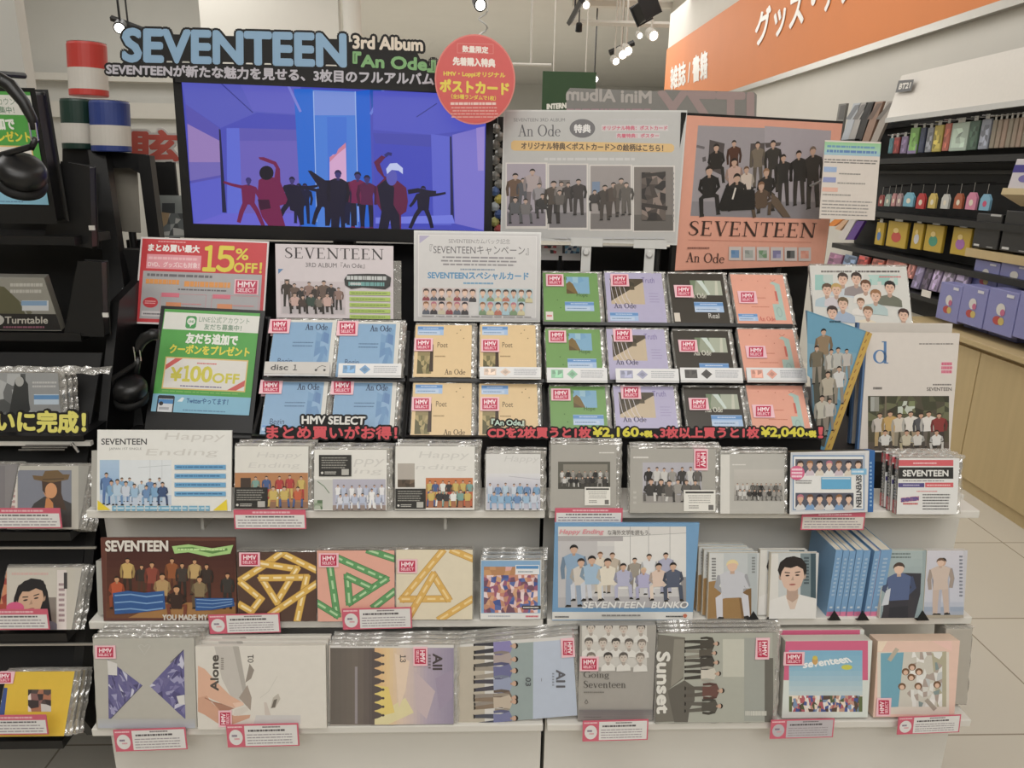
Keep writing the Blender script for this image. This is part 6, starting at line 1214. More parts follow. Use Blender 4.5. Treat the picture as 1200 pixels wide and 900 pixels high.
def line_sign(label, f, T, full=True):
    r = root('coupon_sign', label, 'sign', f.M, 'green coupon signs')
    b = B(); t = .05
    m = .004; b.prism([(-m, -.035), (f.w + m, -.035), (f.w + m, f.h + m * .5), (-m, f.h + m * .5)], .0015, t, 'blackplastic'); b.build('housing', r, bevel=.006)
    def d(p):
        p.r(177, 487, 295, 363, (76, 168, 66)); p.r(178, 388, 295, 367.5, (222, 222, 214)); p.poly([(205, 384), (205, 373), (207, 371), (216, 371), (218, 373), (218, 384), (216, 386), (207, 386)], (60, 156, 76)); p.el(211.5, 377.5, 5, 4.4, (226, 228, 220), 20); p.poly([(210, 381), (213, 381), (211, 384.5)], (226, 228, 220)); p.t('LINE', 208.2, 379, 214.8, 376.3, (60, 156, 76), .0002)
        p.t('LINE公式アカウント', 221, 378, 283, 370.5, (120, 150, 124)); p.t('友だち募集中！', 228, 386.5, 274, 379.5, (112, 146, 118), .0002); p.t('友だち追加で', 208, 403.5, 271, 391.5, (234, 236, 226), .0012); p.t('クーポンをプレゼント', 190, 416, 287, 405.5, (228, 214, 58), .0009)
        p.r(186, 458, 287, 420.5, (226, 190, 110)); p.r(187.5, 456.5, 285.5, 422, (226, 222, 214)); p.poly([(187.5, 436), (187.5, 430), (198, 422), (207, 422)], (220, 90, 84)); p.poly([(285.5, 444), (285.5, 451), (276, 456.5), (265, 456.5)], (220, 90, 84)); p.lines(225, 428, 250, 425.5, 1, (220, 110, 104), .95, 3, .6)
        p.t('¥', 195, 448, 208, 433, (214, 204, 62), .0014); p.t('１', 210, 448, 218, 430.5, (214, 204, 62), .0016); p.t('0', 219, 448, 231, 430.5, (214, 204, 62), .0016); p.t('0', 232.5, 448, 244.5, 430.5, (214, 204, 62), .0016); p.t('OFF', 246, 448.5, 278, 437.5, (214, 204, 62), .0010); p.lines(208, 455, 260, 452.5, 1, (110, 96, 150), .95, 4, .5); p.lines(187, 462, 284, 459, 1, (120, 190, 90), .95, 3, .4)
        p.r(177, 487, 295, 464, (132, 192, 220)); p.poly([(183, 485), (183, 467), (184.5, 465.5), (202, 465.5), (203.5, 467), (203.5, 485)], (38, 44, 54)); p.r(184.5, 484.5, 202, 469.5, (214, 218, 222)); p.r(184.5, 475, 202, 470, (70, 140, 206)); p.el(188, 475, 2.6, 2.4, (40, 36, 34), 12); p.r(186, 482, 198, 479, (170, 174, 180)); p.poly([(207, 472), (212, 467), (215, 467.5), (213, 472)], (226, 236, 240)); p.t('Twitterやってます！', 218, 473.5, 268, 467, (52, 100, 156), .0003); p.lines(215, 483, 270, 480, 1, (96, 140, 176), .9, 4, .4)
    sheetT('printed_panel', r, f, T, d, -.0006); return r
f = F(177, 292, (482, 487), 364, Y=1.64, lean=27); T = TQ(f, 177, 295, 484.5, 364).q
r = line_sign('green coupon sign on a black stand in front of the red discount sign', f, T)
b = B(); Mi = f.M.inverted(); cxx = f.o + f.ex * f.w * .5
c0 = Vector((cxx.x, f.o.y + .02, ZD)); b.box(-.001, 0, 0, .001, .001, .001, 'blackplastic')
b = B(); Y0 = f.o.y + .0; o = Vector((f.o.x, 0, 0))
for a in [(-.005, 0, f.w + .02)]:
    vs = [Vector((o.x + a[0], Y0 - .02, ZD + .0005)), Vector((o.x + a[2], Y0 - .02, ZD + .0005)), Vector((o.x + a[2], Y0 + .12, ZD + .0005)), Vector((o.x + a[0], Y0 + .12, ZD + .0005)), Vector((o.x + a[0], Y0 + .0, f.o.z - .03)), Vector((o.x + a[2], Y0 + .0, f.o.z - .03)), Vector((o.x + a[2], Y0 + .1, f.o.z + .03)), Vector((o.x + a[0], Y0 + .1, f.o.z + .03))]
    b.add([Mi @ v for v in vs], [(0, 3, 2, 1), (4, 5, 6, 7), (0, 1, 5, 4), (1, 2, 6, 5), (2, 3, 7, 6), (3, 0, 4, 7)], 'blackplastic')
b.build('stand', r, bevel=.004)
b = B(); p = P(b, f.nq, y0=-.0015)
for x in (.3, .5, .7): b.box(f.w * x, -.012, -.045, f.w * x + .02, -.008, -.042, 'chrome')
b.build('buttons', r)

# cards between the screen and the rack
f = F(324, 461, (372, 374), 287, Y=1.735, lean=10); T = TQ(f, 324, 461.5, 373, 287).q
r = root('display_card', 'pale pink card with a thin serif title and green bars, above the blue albums', 'card', f.M)
b = B(); b.box(0, 0, 0, f.w, .003, f.h, 'print', (216, 206, 210)); b.box(f.w, .004, 0, f.w + .018, .006, f.h * .8, 'clearsheet'); foot(b, f, .5, ZD); b.build('card', r)
def d(p):
    p.t('SEVENTEEN', 335, 303.5, 450, 290.5, (62, 56, 58), 0, 'serif'); p.t('3RD ALBUM『An Ode』', 359, 314, 428, 307, (110, 104, 106)); p.poly([(327, 316), (333, 316), (327, 322)], (96, 140, 190)); p.r(329, 369, 405, 330, (206, 194, 198)); p.r(331, 368, 404, 360, (190, 182, 186)); p.r(334, 346, 340, 328, (120, 110, 106))
    for i in range(8): p.fig(337 + i * 8.6, 360 + (i % 3) * 3, 328 + (i * 7 % 5) * 2, [(70, 60, 54), (110, 90, 80), (60, 56, 56), (150, 120, 110)][i % 4], (56, 50, 48), (44, 38, 34), (196, 160, 140), wide=1.2)
    for i in range(5): p.fig(346 + i * 9.5, 368, 343 + (i % 2) * 3, [(206, 170, 160), (80, 66, 60), (60, 80, 70), (120, 110, 100)][i % 4], (60, 54, 50), (50, 40, 36), (200, 164, 144), 'sit', wide=1.2)
    p.poly([(404, 327), (408, 321), (430, 320), (452, 320), (459, 324), (458, 334), (452, 338), (425, 336), (412, 338), (405, 334)], (56, 56, 56)); p.lines(407, 328, 455, 322, 1, (196, 200, 200), .97, 3, .75); p.lines(409, 335, 452, 329, 1, (110, 170, 168), .97, 4, .75); p.lines(411, 334, 424, 330, 1, (200, 204, 204), .95, 5, .7)
    for k in range(5): p.r(410, 345 + k * 7, 458, 340.5 + k * 7, (176, 206, 96)); p.lines(412, 344 + k * 7, 455, 341.5 + k * 7, 1, (120, 146, 70), .9, k, .5)
sheetT('print', r, f, T, d, -.0003)
f = F(486, 632, 376, 272, Y=1.745, lean=12); T = TQ(f, 485.5, 632.5, 376.5, 273).q
r = root('display_card', 'pale grey campaign card in a clear holder with two rows of tiny portraits', 'card', f.M)
b = B(); b.box(-.002, .0005, -.002, f.w + .002, .003, f.h + .002, 'acrylic'); foot(b, f, .5, ZD); b.build('card_holder', r)
def d(p):
    p.r(487, 375, 631, 274.5, (196, 194, 194)); p.r(489.5, 372, 628.5, 277, (226, 224, 222)); p.r(490.2, 371.4, 627.8, 277.7, (208, 206, 205)); p.poly([(491, 287), (491, 278), (503, 278)], (176, 168, 200)); p.t('SEVENTEENカムバック記念', 525, 286.5, 597, 280.5, (130, 126, 128)); p.t('『SEVENTEENキャンペーン』', 503, 299, 619, 288, (92, 88, 92)); p.lines(511, 313, 610, 300.5, 3, (140, 136, 140), .8, 3, .45, True); p.lines(538, 318, 580, 315, 1, (130, 150, 170), .95, 4, .6, True); p.t('SEVENTEENスペシャルカード', 501, 328, 619, 319.5, (84, 148, 196), .0007); p.lines(542, 334, 578, 331, 1, (110, 160, 196), .95, 5, .7, True)
    for g, x0 in enumerate((494.5, 561)):
        for rr in range(2):
            for i in range(7 - rr):
                q = p.sub(x0 + i * 9.1, 352.5 + rr * 15, x0 + 8.6 + i * 9.1, 338.5 + rr * 15); q.r(0, 0, 1, 1, [(206, 188, 186), (176, 200, 206)][g]); q.bust(.5, .62, .26, HR[(i * 2 + rr) % 6], [[(150, 60, 70), (90, 96, 110), (60, 56, 60), (200, 190, 160)], [(160, 196, 210), (120, 150, 110), (206, 196, 150), (190, 110, 90)]][g][(i + rr) % 4], SK[i % 3], False, 1.2)
    p.lines(494, 373, 624, 369.5, 1, (160, 158, 160), .95, 6, .3)
sheetT('print', r, f, T, d, -.0003)
# postcard board
f = F(588, 792, 281, 131, Y=1.86, yaw=-13, lean=4)
r = root('display_board', 'wide grey board with four monochrome postcards and a tan caption band', 'board', f.M)
b = B(); b.box(-.004, .0005, -.006, f.w + .004, .004, f.h + .004, 'acrylic'); b.build('board', r)
for u in (.5, .86):
    b = B(); b.box(f.w * u - .04, -.004, -.016, f.w * u + .04, .008, .004, 'acrylic'); b.lathe((f.w * u, -.006, -.03), (0, -1, 0), [(.007, -.006), (.009, 0), (.006, .004)], 12, 'acrylic'); b.box(f.w * u - .012, -.002, -.085, f.w * u + .012, .003, -.016, 'acrylic'); b.build('clip', r)
b = B(); foot(b, f, .5, ZD, .004); foot(b, f, .9, ZD, .004); b.build('strut', r)
def d(p):
    p.t('SEVENTEEN 3RD ALBUM', 602, 142.5, 662, 138.5, (120, 118, 120)); p.t('An Ode', 607, 160, 657, 146, (92, 90, 94), 0, 'serif'); p.el(682.5, 150.5, 15, 11, (110, 108, 110), 30); p.t('特典', 673, 155.5, 692, 146, (222, 220, 218), .0009); p.lines(712, 142, 780, 138, 1, (190, 188, 188), .95, 3, .5)
    p.r(705, 153.5, 783, 146.5, (206, 196, 196)); p.t('オリジナル特典：ポストカード', 706, 152.5, 782, 147.5, (214, 96, 120), .0004); p.r(722, 162, 773, 156, (206, 196, 196)); p.t('先着特典：ポスター', 723, 161.5, 772, 156.6, (214, 96, 120), .0004)
    p.poly([(602, 176.5), (599, 174), (599, 167), (602, 164.5), (787, 168.5), (790, 171), (790, 176), (787, 178.5)], (222, 182, 116)); p.t4('オリジナル特典＜ポストカード＞の絵柄はこちら！', (611, 174.8), (777, 177.5), (777, 169.6), (611, 166.5), (100, 80, 62), .0006); p.lines(638, 189, 748, 184, 1, (204, 202, 200), .95, 4, .6)
    for i, (x0, x1) in enumerate(((592.5, 640.5), (642, 688.5), (690.5, 740), (741.5, 790))):
        o = i * 1.2; p.r(x0, 268 + o, x1 + 1, 190.5 + o, (214, 208, 202)); c0 = [(170, 160, 172), (160, 154, 158), (156, 148, 146), (126, 118, 112)][i]; p.r(x0 + 1.5, 265 + o * 1.5, x1 - 1, 192 + o, c0); p.r(x0 + 1.5, 265 + o * 1.5, x1 - 1, 248 + o, tuple(int(k * .78) for k in c0))
    def st(x, y0, y1, t_, b_=None, ps='stand'): p.fig(x, y0, y1, t_, b_ or t_, (44, 38, 36), (190, 160, 144), ps, wide=1.25)
    st(604, 252, 202, (110, 84, 66), (80, 74, 72)); st(613, 244, 208, (90, 90, 96)); st(624, 246, 197, (176, 160, 160), (120, 110, 112)); st(632, 250, 214, (150, 146, 150), (70, 66, 66)); st(604, 262, 230, (96, 96, 100), (84, 84, 88), 'sit'); st(616, 262, 232, (120, 116, 116), (96, 96, 98), 'sit'); st(636, 256, 226, (60, 58, 58), None, 'sit')
    p.r(655, 222, 668, 211, (120, 112, 108)); st(649, 262, 211, (84, 74, 66), (56, 50, 48)); st(658, 250, 212, (150, 140, 136), (70, 66, 62)); st(666, 248, 213, (70, 64, 62)); st(678, 252, 209, (66, 60, 58)); st(656, 250, 222, (100, 94, 90), (60, 56, 54), 'sit')
    p.r(694, 226, 703, 213, (120, 140, 168)); st(697, 247, 222, (64, 60, 58), None, 'sit'); st(709, 258, 216, (74, 66, 60)); st(719, 254, 213, (84, 72, 64), (76, 66, 60)); st(728, 250, 208, (110, 100, 92), (90, 82, 76)); st(734, 252, 213, (96, 90, 84))
    p.mosaic(752, 258, 780, 202, 5, 9, [(58, 50, 46), (84, 74, 68), (44, 38, 36), (140, 122, 112), (70, 60, 54), (100, 88, 80)], 5, .45, .92); p.line([(753, 206), (780, 203)], .008, (50, 44, 40)); p.line([(752, 240), (782, 244)], .009, (54, 46, 42)); p.lines(788, 262, 790, 200, 10, (140, 136, 134), .9, 3, .4)
    p.lines(650, 281, 780, 277, 1, (186, 186, 188), .95, 6, .5)
sheet('print', r, f, d, back=(186, 185, 182), y0=-.0003)
# small sheet of photo strips
f = F(633, 680, 305, 287, Y=1.965); r = root('photo_strip', 'small sheet of tiny photos showing below the grey postcard board', 'photo strip', f.M)
b = B(); b.box(0, 0, 0, f.w, .002, f.h, 'print', (206, 202, 200)); foot(b, f, .5, ZD, .002); b.build('sheet', r)
sheet('print', r, f, lambda p: (p.mosaic(635, 297, 652, 288, 5, 3, [(196, 70, 80), (60, 56, 60), (226, 196, 190), (220, 218, 216)], 3, .4), p.r(659, 297, 679, 287.5, (50, 52, 60)), p.mosaic(662, 297, 679, 288, 5, 3, [(110, 170, 206), (196, 206, 214), (60, 90, 130)], 4, .4)), y0=-.0003)
# orange poster
f = F(791, 965, 314, 139, Y=1.91, yaw=20)
r = root('poster_board', 'salmon orange poster in a thin black frame with a dark-suited group', 'poster', f.M)
b = B(); b.box(-.012, .001, -.002, f.w + .002, .012, f.h + .006, 'blackmetal'); foot(b, f, .3, ZD, .01); foot(b, f, .7, ZD, .01); b.build('frame', r)
def d(p):
    z = Zm(6.667, 800, 130)
    p.poly([(809, 253), (962, 257), (974, 153), (818, 147)], (158, 152, 158)); p.poly([(809, 253), (962, 257), (964, 237), (811, 236)], (138, 134, 140)); p.poly(z((640, 118), (1160, 155), (1120, 700), (640, 700)), (168, 160, 168))
    for q in (((210, 225), (328, 255), (300, 500), (195, 450)), ((530, 255), (640, 250), (640, 420), (520, 440)), ((640, 250), (770, 245), (760, 270), (650, 290))): p.poly(z(*q), (84, 76, 76))
    p.line(z((108, 275), (170, 290)), .006, (110, 104, 108)); p.line(z((165, 360), (170, 395)), .01, (96, 90, 92))
    G = lambda x, y0, y1, t_, b_, ps='stand', fl=1, hr=(44, 36, 32), w=1.15: (lambda a, c: p.fig(a[0], a[1], c[1], t_, b_, hr, (196, 158, 136), ps, fl, wide=w))(z((x, y0))[0], z((x, y1))[0])
    G(262, 570, 248, (40, 36, 34), (44, 40, 38), 'sit'); G(400, 570, 222, (86, 50, 36), (80, 50, 40)); G(585, 600, 232, (120, 108, 92), (96, 86, 76)); G(705, 640, 220, (56, 52, 48), (64, 58, 52)); G(785, 745, 330, (50, 48, 46), (56, 52, 50)); G(905, 735, 300, (48, 46, 44), (58, 54, 50)); G(1015, 760, 268, (58, 54, 50), (60, 56, 52), hr=(120, 100, 84))
    G(205, 820, 420, (34, 32, 32), (36, 34, 34), 'sit'); G(400, 700, 360, (196, 160, 146), (40, 36, 34), 'sit'); G(495, 720, 425, (206, 190, 176), (44, 40, 38), 'sit', 1, (110, 80, 56)); G(650, 790, 440, (46, 42, 40), (70, 60, 50), 'sit', -1, (150, 110, 80)); G(420, 780, 480, (44, 40, 38), (30, 28, 28), 'crouch'); G(610, 830, 545, (96, 76, 60), (92, 74, 58), 'crouch', 1, (130, 92, 66))
    p.poly(z((270, 760), (330, 600), (560, 620), (560, 770), (300, 782)), (30, 28, 28)); p.poly(z((690, 640), (740, 680), (840, 830), (780, 830), (690, 720)), (104, 86, 70)); p.line(z((385, 690), (410, 600)), .005, (214, 206, 196))
    p.t4('SEVENTEEN', (806, 276), (954, 279), (957, 261), (808, 258), (64, 44, 38), 0, 'serif'); p.line([(806, 281), (950, 284)], .0009, (196, 116, 96)); p.lines(805, 292, 832, 289, 1, (150, 96, 82), .95, 3, .6); p.t4('An Ode', (803, 307), (848, 308.5), (849, 297), (804, 295.5), (70, 48, 42), 0, 'serif')
    for i in range(6):
        x = 853.5 + i * 16.3; y = 305 + i * .15; p.r(x, y, x + 14.6, y - 16, (206, 196, 192)); p.mosaic(x + 2.5, y - 3, x + 12, y - 12, 2, 2, [[(90, 140, 190), (110, 150, 196)], [(170, 176, 170), (150, 156, 150)], [(110, 150, 110), (150, 170, 150)], [(160, 156, 196), (130, 126, 170)], [(60, 60, 60), (96, 100, 100)], [(226, 150, 130), (230, 160, 140)]][i], i, .3)
sheet('print', r, f, d, back=(232, 160, 136), y0=-.0003)
# white information card
f = F(960, 1025, (256, 258), 165, Y=1.87, lean=9); T = TQ(f, 967, 1032, 257, 165).q
r = root('information_card', 'white information card with a green and blue header, overlapping the orange poster', 'card', f.M)
b = B(); b.box(0, 0, 0, f.w, .002, f.h, 'print', (216, 206, 196)); b.tube([(f.w * .05, .002, f.h * .5), (f.w * .05, .085, f.h * .48)], .003, 6, 'acrylic'); b.build('card', r)
sheetT('print', r, f, T, lambda p: (p.grad(967, 182, 1032, 167, [(0, (150, 190, 216)), (.5, (160, 206, 176)), (1, (140, 200, 140))], 8), p.lines(970, 174, 1028, 170, 1, (100, 150, 190), .95, 3, .6), p.lines(970, 180, 1030, 175, 1, (90, 130, 190), .95, 4, .6), p.lines(968, 192, 1030, 186, 2, (120, 116, 112), .9, 5, .45), p.r(968, 202, 983, 196, (150, 176, 216)), p.r(968, 214, 983, 208, (140, 150, 200)), p.r(968, 225, 986, 220, (230, 176, 156)), p.lines(986, 205, 1012, 202, 1, (150, 146, 140), .9, 5, .5), p.lines(985, 216, 1018, 213, 1, (150, 146, 140), .9, 6, .5), p.lines(969, 230, 1004, 227, 1, (150, 146, 140), .9, 7, .5), p.lines(969, 254, 1030, 234, 5, (150, 146, 142), .85, 8, .35)), -.0003)
# magazines and calendars at the right end
f = F(958, 1074, 425, 312, Y=1.78, lean=27)
r = root('magazine', 'glossy wrapped magazine with a group of young men, behind the white calendars', 'magazine', f.M)
b = B(); b.box(0, 0, 0, f.w, .008, f.h, 'print', (206, 206, 200)); b.build('pages', r); b = B(); foot(b, f, .5, ZD, .006); b.build('easel', r)
def d(p):
    z = Zm(6, 930, 290)
    p.t('Mono', 1012, 333, 1052, 322, (150, 206, 196), .001) if False else p.mosaic(1012, 334, 1052, 322, 7, 2, [(150, 200, 192), (176, 210, 202), (206, 208, 202)], 4, .5); p.mosaic(955, 340, 976, 322, 3, 2, [(150, 200, 192), (190, 206, 200)], 5, .4); p.lines(962, 320, 1000, 316.5, 1, (120, 116, 112), .95, 3, .6); p.lines(1002, 320, 1056, 316.5, 1, (96, 90, 90), .95, 4, .6); p.lines(1030, 326, 1056, 323, 1, (214, 130, 130), .95, 5, .6)
    def bs(x, y, rad, hr, top, f_=True): (a, c), = z((x, y)); q = p.sub(a - 12, c + 12, a + 12, c - 12); q.bust(.5, .5, rad, hr, top, (226, 184, 160), f_, 2.1)
    bs(345, 225, .27, (70, 56, 48), (196, 206, 214)); bs(440, 222, .27, (60, 46, 40), (150, 140, 140)); bs(235, 300, .27, (96, 70, 50), (176, 200, 210)); bs(300, 300, .27, (196, 160, 90), (206, 200, 206)); bs(505, 275, .27, (110, 70, 46), (226, 222, 214)); bs(675, 285, .28, (40, 34, 32), (112, 116, 100)); bs(470, 390, .2, (120, 90, 60), (226, 222, 216)); bs(575, 345, .28, (160, 110, 70), (176, 200, 200)); bs(345, 400, .28, (110, 90, 60), (160, 180, 206)); bs(270, 460, .28, (60, 44, 40), (190, 206, 214)); bs(770, 480, .28, (70, 44, 40), (196, 196, 190)); bs(520, 460, .26, (130, 96, 66), (226, 214, 190))
sheet('cover', r, f, d, back=(214, 214, 208), y0=-.0003); sleeve(r, f.w, f.h, .008, 88, .006, .004, .003)
f = F(935, 967, 531, 372, z=ZD, lean=3, yaw=0)
r = root('magazine', 'blue magazine with a yellow spine leaning askew beside the white calendar', 'magazine', f.M)
b = B(); b.prism([f.q(*k) for k in ((957, 525), (966, 528), (1015, 388), (946, 364))], 0, .010, 'print', (92, 150, 182)); b.build('pages', r)
b = B(); b.prism([f.q(*k) for k in ((966, 528), (974, 528), (1022, 391), (1015, 388))], -.001, .0105, 'print', (206, 166, 74)); p = P(b, f.q, y0=-.0013)
for k in range(16): t = k / 16 + .02; a = (966 + 49 * t, 528 - 140 * t); p.line([(a[0] + 3, a[1] - 1), (a[0] + 5.4, a[1] - 5)], .002, (150, 96, 60)); p.L[0] -= 1
b.build('spine', r)
b = B(); p = P(b, f.q, y0=-.0003); z = Zm(6, 930, 290); z_ = Zm(6, 940, 400)
p.poly([(946, 366), (1013, 389), (1004, 414), (946, 402)], (104, 164, 196)); p.lines(972, 379, 986, 375, 1, (50, 80, 100), .95, 3, .6); p.poly([(946, 402), (1004, 414), (985, 470), (946, 440)], (120, 170, 196)); p.poly([(951, 420), (985, 440), (966, 524), (957, 520)], (84, 84, 74))
for x, y0, y1, t_ in ((965, 440, 384, (150, 126, 96)), (957, 450, 404, (120, 110, 90)), (974, 452, 408, (200, 196, 186)), (982, 450, 406, (190, 190, 184)), (992, 445, 408, (196, 190, 184)), (983, 474, 428, (214, 214, 212)), (970, 486, 434, (190, 180, 160)), (963, 512, 462, (200, 196, 180)), (972, 505, 466, (206, 200, 190))): p.fig(x, y0, y1, t_, (150, 140, 126), (36, 30, 28), (206, 166, 140))
b.build('cover', r)
def cal(label, fr, M, full):
    r = root('wall_calendar', label, 'calendar', M, 'white calendars at the right end')
    b = B(); b.box(0, 0, 0, fr.w, .014, fr.h, 'print', (206, 199, 190)); b.box(-.005, .001, 0, 0, .013, fr.h, 'print', (84, 120, 168)); b.build('pages', r, bevel=.001)
    def d(p):
        p.t('d', 1023, 426, 1041, 400, (84, 130, 186), 0, 'serif'); p.lines(1077, 404, 1119, 402, 1, (110, 104, 100), .95, 3, .6); p.el(1109.5, 431, 8.6, 8.8, (226, 206, 206), 20); p.lines(1103, 438, 1116, 424, 3, (222, 96, 130), .95, 3, .75); p.lines(1023, 457, 1034, 453, 1, (110, 104, 100), .95, 4, .7); p.t('SEVENTEEN', 1086, 458, 1115, 454, (110, 104, 100), .0003); p.lines(1093, 452, 1115, 449.5, 1, (130, 124, 120), .95, 5, .7)
        p.r(1017, 528, 1112, 464, (84, 78, 60)); p.mosaic(1017, 500, 1112, 464, 12, 5, [(70, 72, 52), (92, 92, 66), (60, 58, 44), (110, 112, 80), (84, 78, 62)], 3, .45); p.mosaic(1020, 482, 1030, 465, 2, 2, [(170, 172, 166), (150, 150, 140)], 4, .4); p.mosaic(1052, 485, 1072, 470, 4, 3, [(196, 204, 190), (130, 140, 96), (90, 96, 66)], 5, .45, .8); p.line([(1038, 464), (1037, 505)], .004, (120, 108, 90)); p.r(1017, 528, 1112, 518, (96, 84, 74))
        for i, (x, t_, b_) in enumerate(((1031, (206, 196, 186), (190, 160, 110)), (1043, (206, 166, 96), (180, 160, 130)), (1054, (216, 206, 190), (150, 140, 120)), (1067, (226, 220, 210), (170, 150, 120)), (1079, (90, 90, 96), (80, 76, 74)), (1088, (226, 222, 216), (110, 100, 90)), (1100, (150, 56, 54), (70, 60, 56)))): p.fig(x, 524, 483 - (i % 2) * 2, t_, b_, (60, 44, 36), (206, 160, 130), wide=1.3)
        for x, t_, b_ in ((1037, (222, 220, 214), (84, 76, 70)), (1062, (206, 196, 170), (190, 176, 140)), (1075, (216, 212, 204), (84, 76, 70)), (1097, (226, 224, 220), (200, 196, 190))): p.fig(x, 528, 503, t_, b_, (60, 44, 36), (206, 160, 130), 'crouch', wide=1.1)
    if full: sheet('cover', r, fr, d, back=(218, 210, 202), y0=-.0003)
    return r
f = F(1007, 1113, 530, 390, z=ZD, lean=9)
cal('white calendar with a large blue letter and a forest group photo', f, f.M, True)
fb = F(998, 1105, 520, 378.5, Y=f.o.y + .05, lean=9); cal('white calendar showing only its top edge behind the one with the blue letter', fb, fb.M @ Matrix.Translation((0, 0, 0)), False)
# hanging strand beside the screen
c = at_y(583, 146, 1.99); b = B(); n = 15; L = c.z - at_y(584, 282, 1.99).z
BC = [(196, 194, 190)] * 8 + [(90, 120, 180), (210, 190, 80), (196, 206, 214), (70, 96, 160), (200, 196, 110), (190, 70, 70), (206, 204, 200)]
for k in range(n):
    z = -L * (k + .5) / n; b.lathe(((.006 if k % 2 else -.004), 0, z), (0, 0, 1), [(.002, -.013), (.009, -.009), (.0125, 0), (.009, .009), (.002, .013)], 12, 'print' if k > 7 else 'casegrey', BC[k])
b.tube([(0, 0, .05), (0, 0, -L)], .0012, 6, 'chrome'); b.box(-.012, .015, -L - .05, .028, .018, .02, 'blackmetal'); b.box(-.006, .015, ZD - c.z, .006, .018, -L, 'blackmetal')
tag(b.build('bead_strand', None, Matrix.Translation(c)), 'strand of silver and coloured beads hanging at the right edge of the television', 'bead strand')
# white coil ribbon above badge
c = at_y(566, 36, 2.2); pts = [(.012 * cos(k * .9) , .012 * sin(k * .9), .05 - k * .006) for k in range(18)]
b = B(); b.tube(pts, .0022, 6, 'acrylic'); b.tube([(.012, 0, .05), (.0, 0, CEIL - c.z)], .0008, 5, 'acrylic'); tag(b.build('spiral_streamer', None, Matrix.Translation(c)), 'pale twisted streamer hanging above the round red badge', 'streamer')

# ================================================================ black listening rack on the left
LRX = at_y(74, 868, 1.27).x
TR = [(1.70, 1.45), (1.67, at_y(40, 388, 1.67).z), (1.515, at_y(40, 508, 1.515).z), (1.416, at_y(40, 620, 1.416).z), (1.35, at_y(40, 738, 1.35).z), (1.28, at_y(40, 863, 1.28).z)]
r = root('listening_rack', 'tall black listening and album rack at the left edge of the photo', 'rack', Matrix.Translation((LRX, 1.28, 0)))
XL = -1.3
b = B(); b.box(XL, .62, 0, -.02, .66, 1.40, 'blackboard'); b.box(XL, .62, 1.40, at_y(106, 240, 1.9).x - LRX, .66, 1.6, 'blackboard'); b.build('back_panel', r)
b = B(); b.box(XL, .57, 0, -.04, .62, .3, 'blackboard'); b.build('base', r)
b = B(); pts = [(.10, .40), (.05, .5), (.45, 1.3), (.66, 1.36), (.66, 0), (.56, 0), (.5, .38)]
b.add([(-.02, y, z) for y, z in pts] + [(0, y, z) for y, z in pts], [list(range(7)), list(range(13, 6, -1))] + [(i, (i + 1) % 7, 7 + (i + 1) % 7, 7 + i) for i in range(7)], 'blackplastic'); b.build('side_panel', r)
for Y, Z in TR:
    d_ = Y - 1.28
    b = B(); b.box(XL, d_ - .012, Z - .02, -.001 if Z < 1.2 else -.06, d_ + .15, Z - .001, 'blackplastic'); b.build('tray', r)
    if Z < 1.2:
        b = B(); b.add([(XL, d_ + .06, Z), (-.022, d_ + .06, Z), (-.022, d_ + .15, Z + .14), (XL, d_ + .15, Z + .14), (XL, d_ + .065, Z), (-.022, d_ + .065, Z), (-.022, d_ + .155, Z + .14), (XL, d_ + .155, Z + .14)], [(0, 1, 2, 3), (7, 6, 5, 4), (0, 4, 5, 1), (1, 5, 6, 2), (2, 6, 7, 3), (3, 7, 4, 0)], 'blackboard'); b.build('rest_plate', r)
Ro = Vector((LRX, 1.28, 0))
def rackpoly(pts, Y, t, nm, m='blackplastic'):
    b = B(); q = [at_y(px, py, Y) - Ro for px, py in pts]; n = len(q)
    b.add([tuple(v) for v in q] + [(v.x, v.y + t, v.z) for v in q], [list(range(n)), list(range(2 * n - 1, n - 1, -1))] + [(i, (i + 1) % n, n + (i + 1) % n, n + i) for i in range(n)], m); b.build(nm, r, bevel=.002)
rackpoly(((52, 282), (70, 200), (72, 190), (104, 196), (107, 290)), 1.72, .03, 'wedge_panel')
rackpoly(((76, 392), (92, 307), (118, 308), (121, 394)), 1.66, .03, 'wedge_panel')
rackpoly(((74, 173), (170, 182), (176, 200), (165, 203), (152, 196), (128, 196), (104, 196), (92, 190), (74, 192)), 2.0, .02, 'crossbar')
def bar3(p0, p1, w, nm):
    a, c = at_y(*p0) - Ro, at_y(*p1) - Ro; b = B(); d_ = Vector((0, .03, 0)); h = Vector((w / 2, 0, 0)); vs = [a - h, a + h, a + h + d_, a - h + d_, c - h, c + h, c + h + d_, c - h + d_]
    b.add([tuple(v) for v in vs], [(0, 1, 2, 3), (7, 6, 5, 4), (0, 4, 5, 1), (1, 5, 6, 2), (2, 6, 7, 3), (3, 7, 4, 0)], 'blackmetal'); b.build(nm, r)
bar3((113, 176, 1.98), (158, 500, 1.72), .042, 'post'); bar3((168, 182, 1.98), (183, 300, 1.98), .03, 'post')
b = B(); a = at_y(-60, 520, 1.50) - Ro; c = at_y(106, 520, 1.50) - Ro; b.box(a.x, a.y, a.z - .004, c.x, a.y + .012, a.z + .005, 'laminate'); b.build('rail', r)
b = B()
for k in range(3): q0, q1 = at_y(30 - k * 4, 522 + k * 2.6, 1.49) - Ro, at_y(82 - k * 3, 522 + k * 2.6, 1.49) - Ro; b.tube([q0, q1], .0016, 6, 'chrome')
q0, q1 = at_y(84, 519, 1.49) - Ro, at_y(92, 530, 1.49) - Ro; b.tube([q0, q1], .003, 6, 'chrome'); b.build('wire_bracket', r)
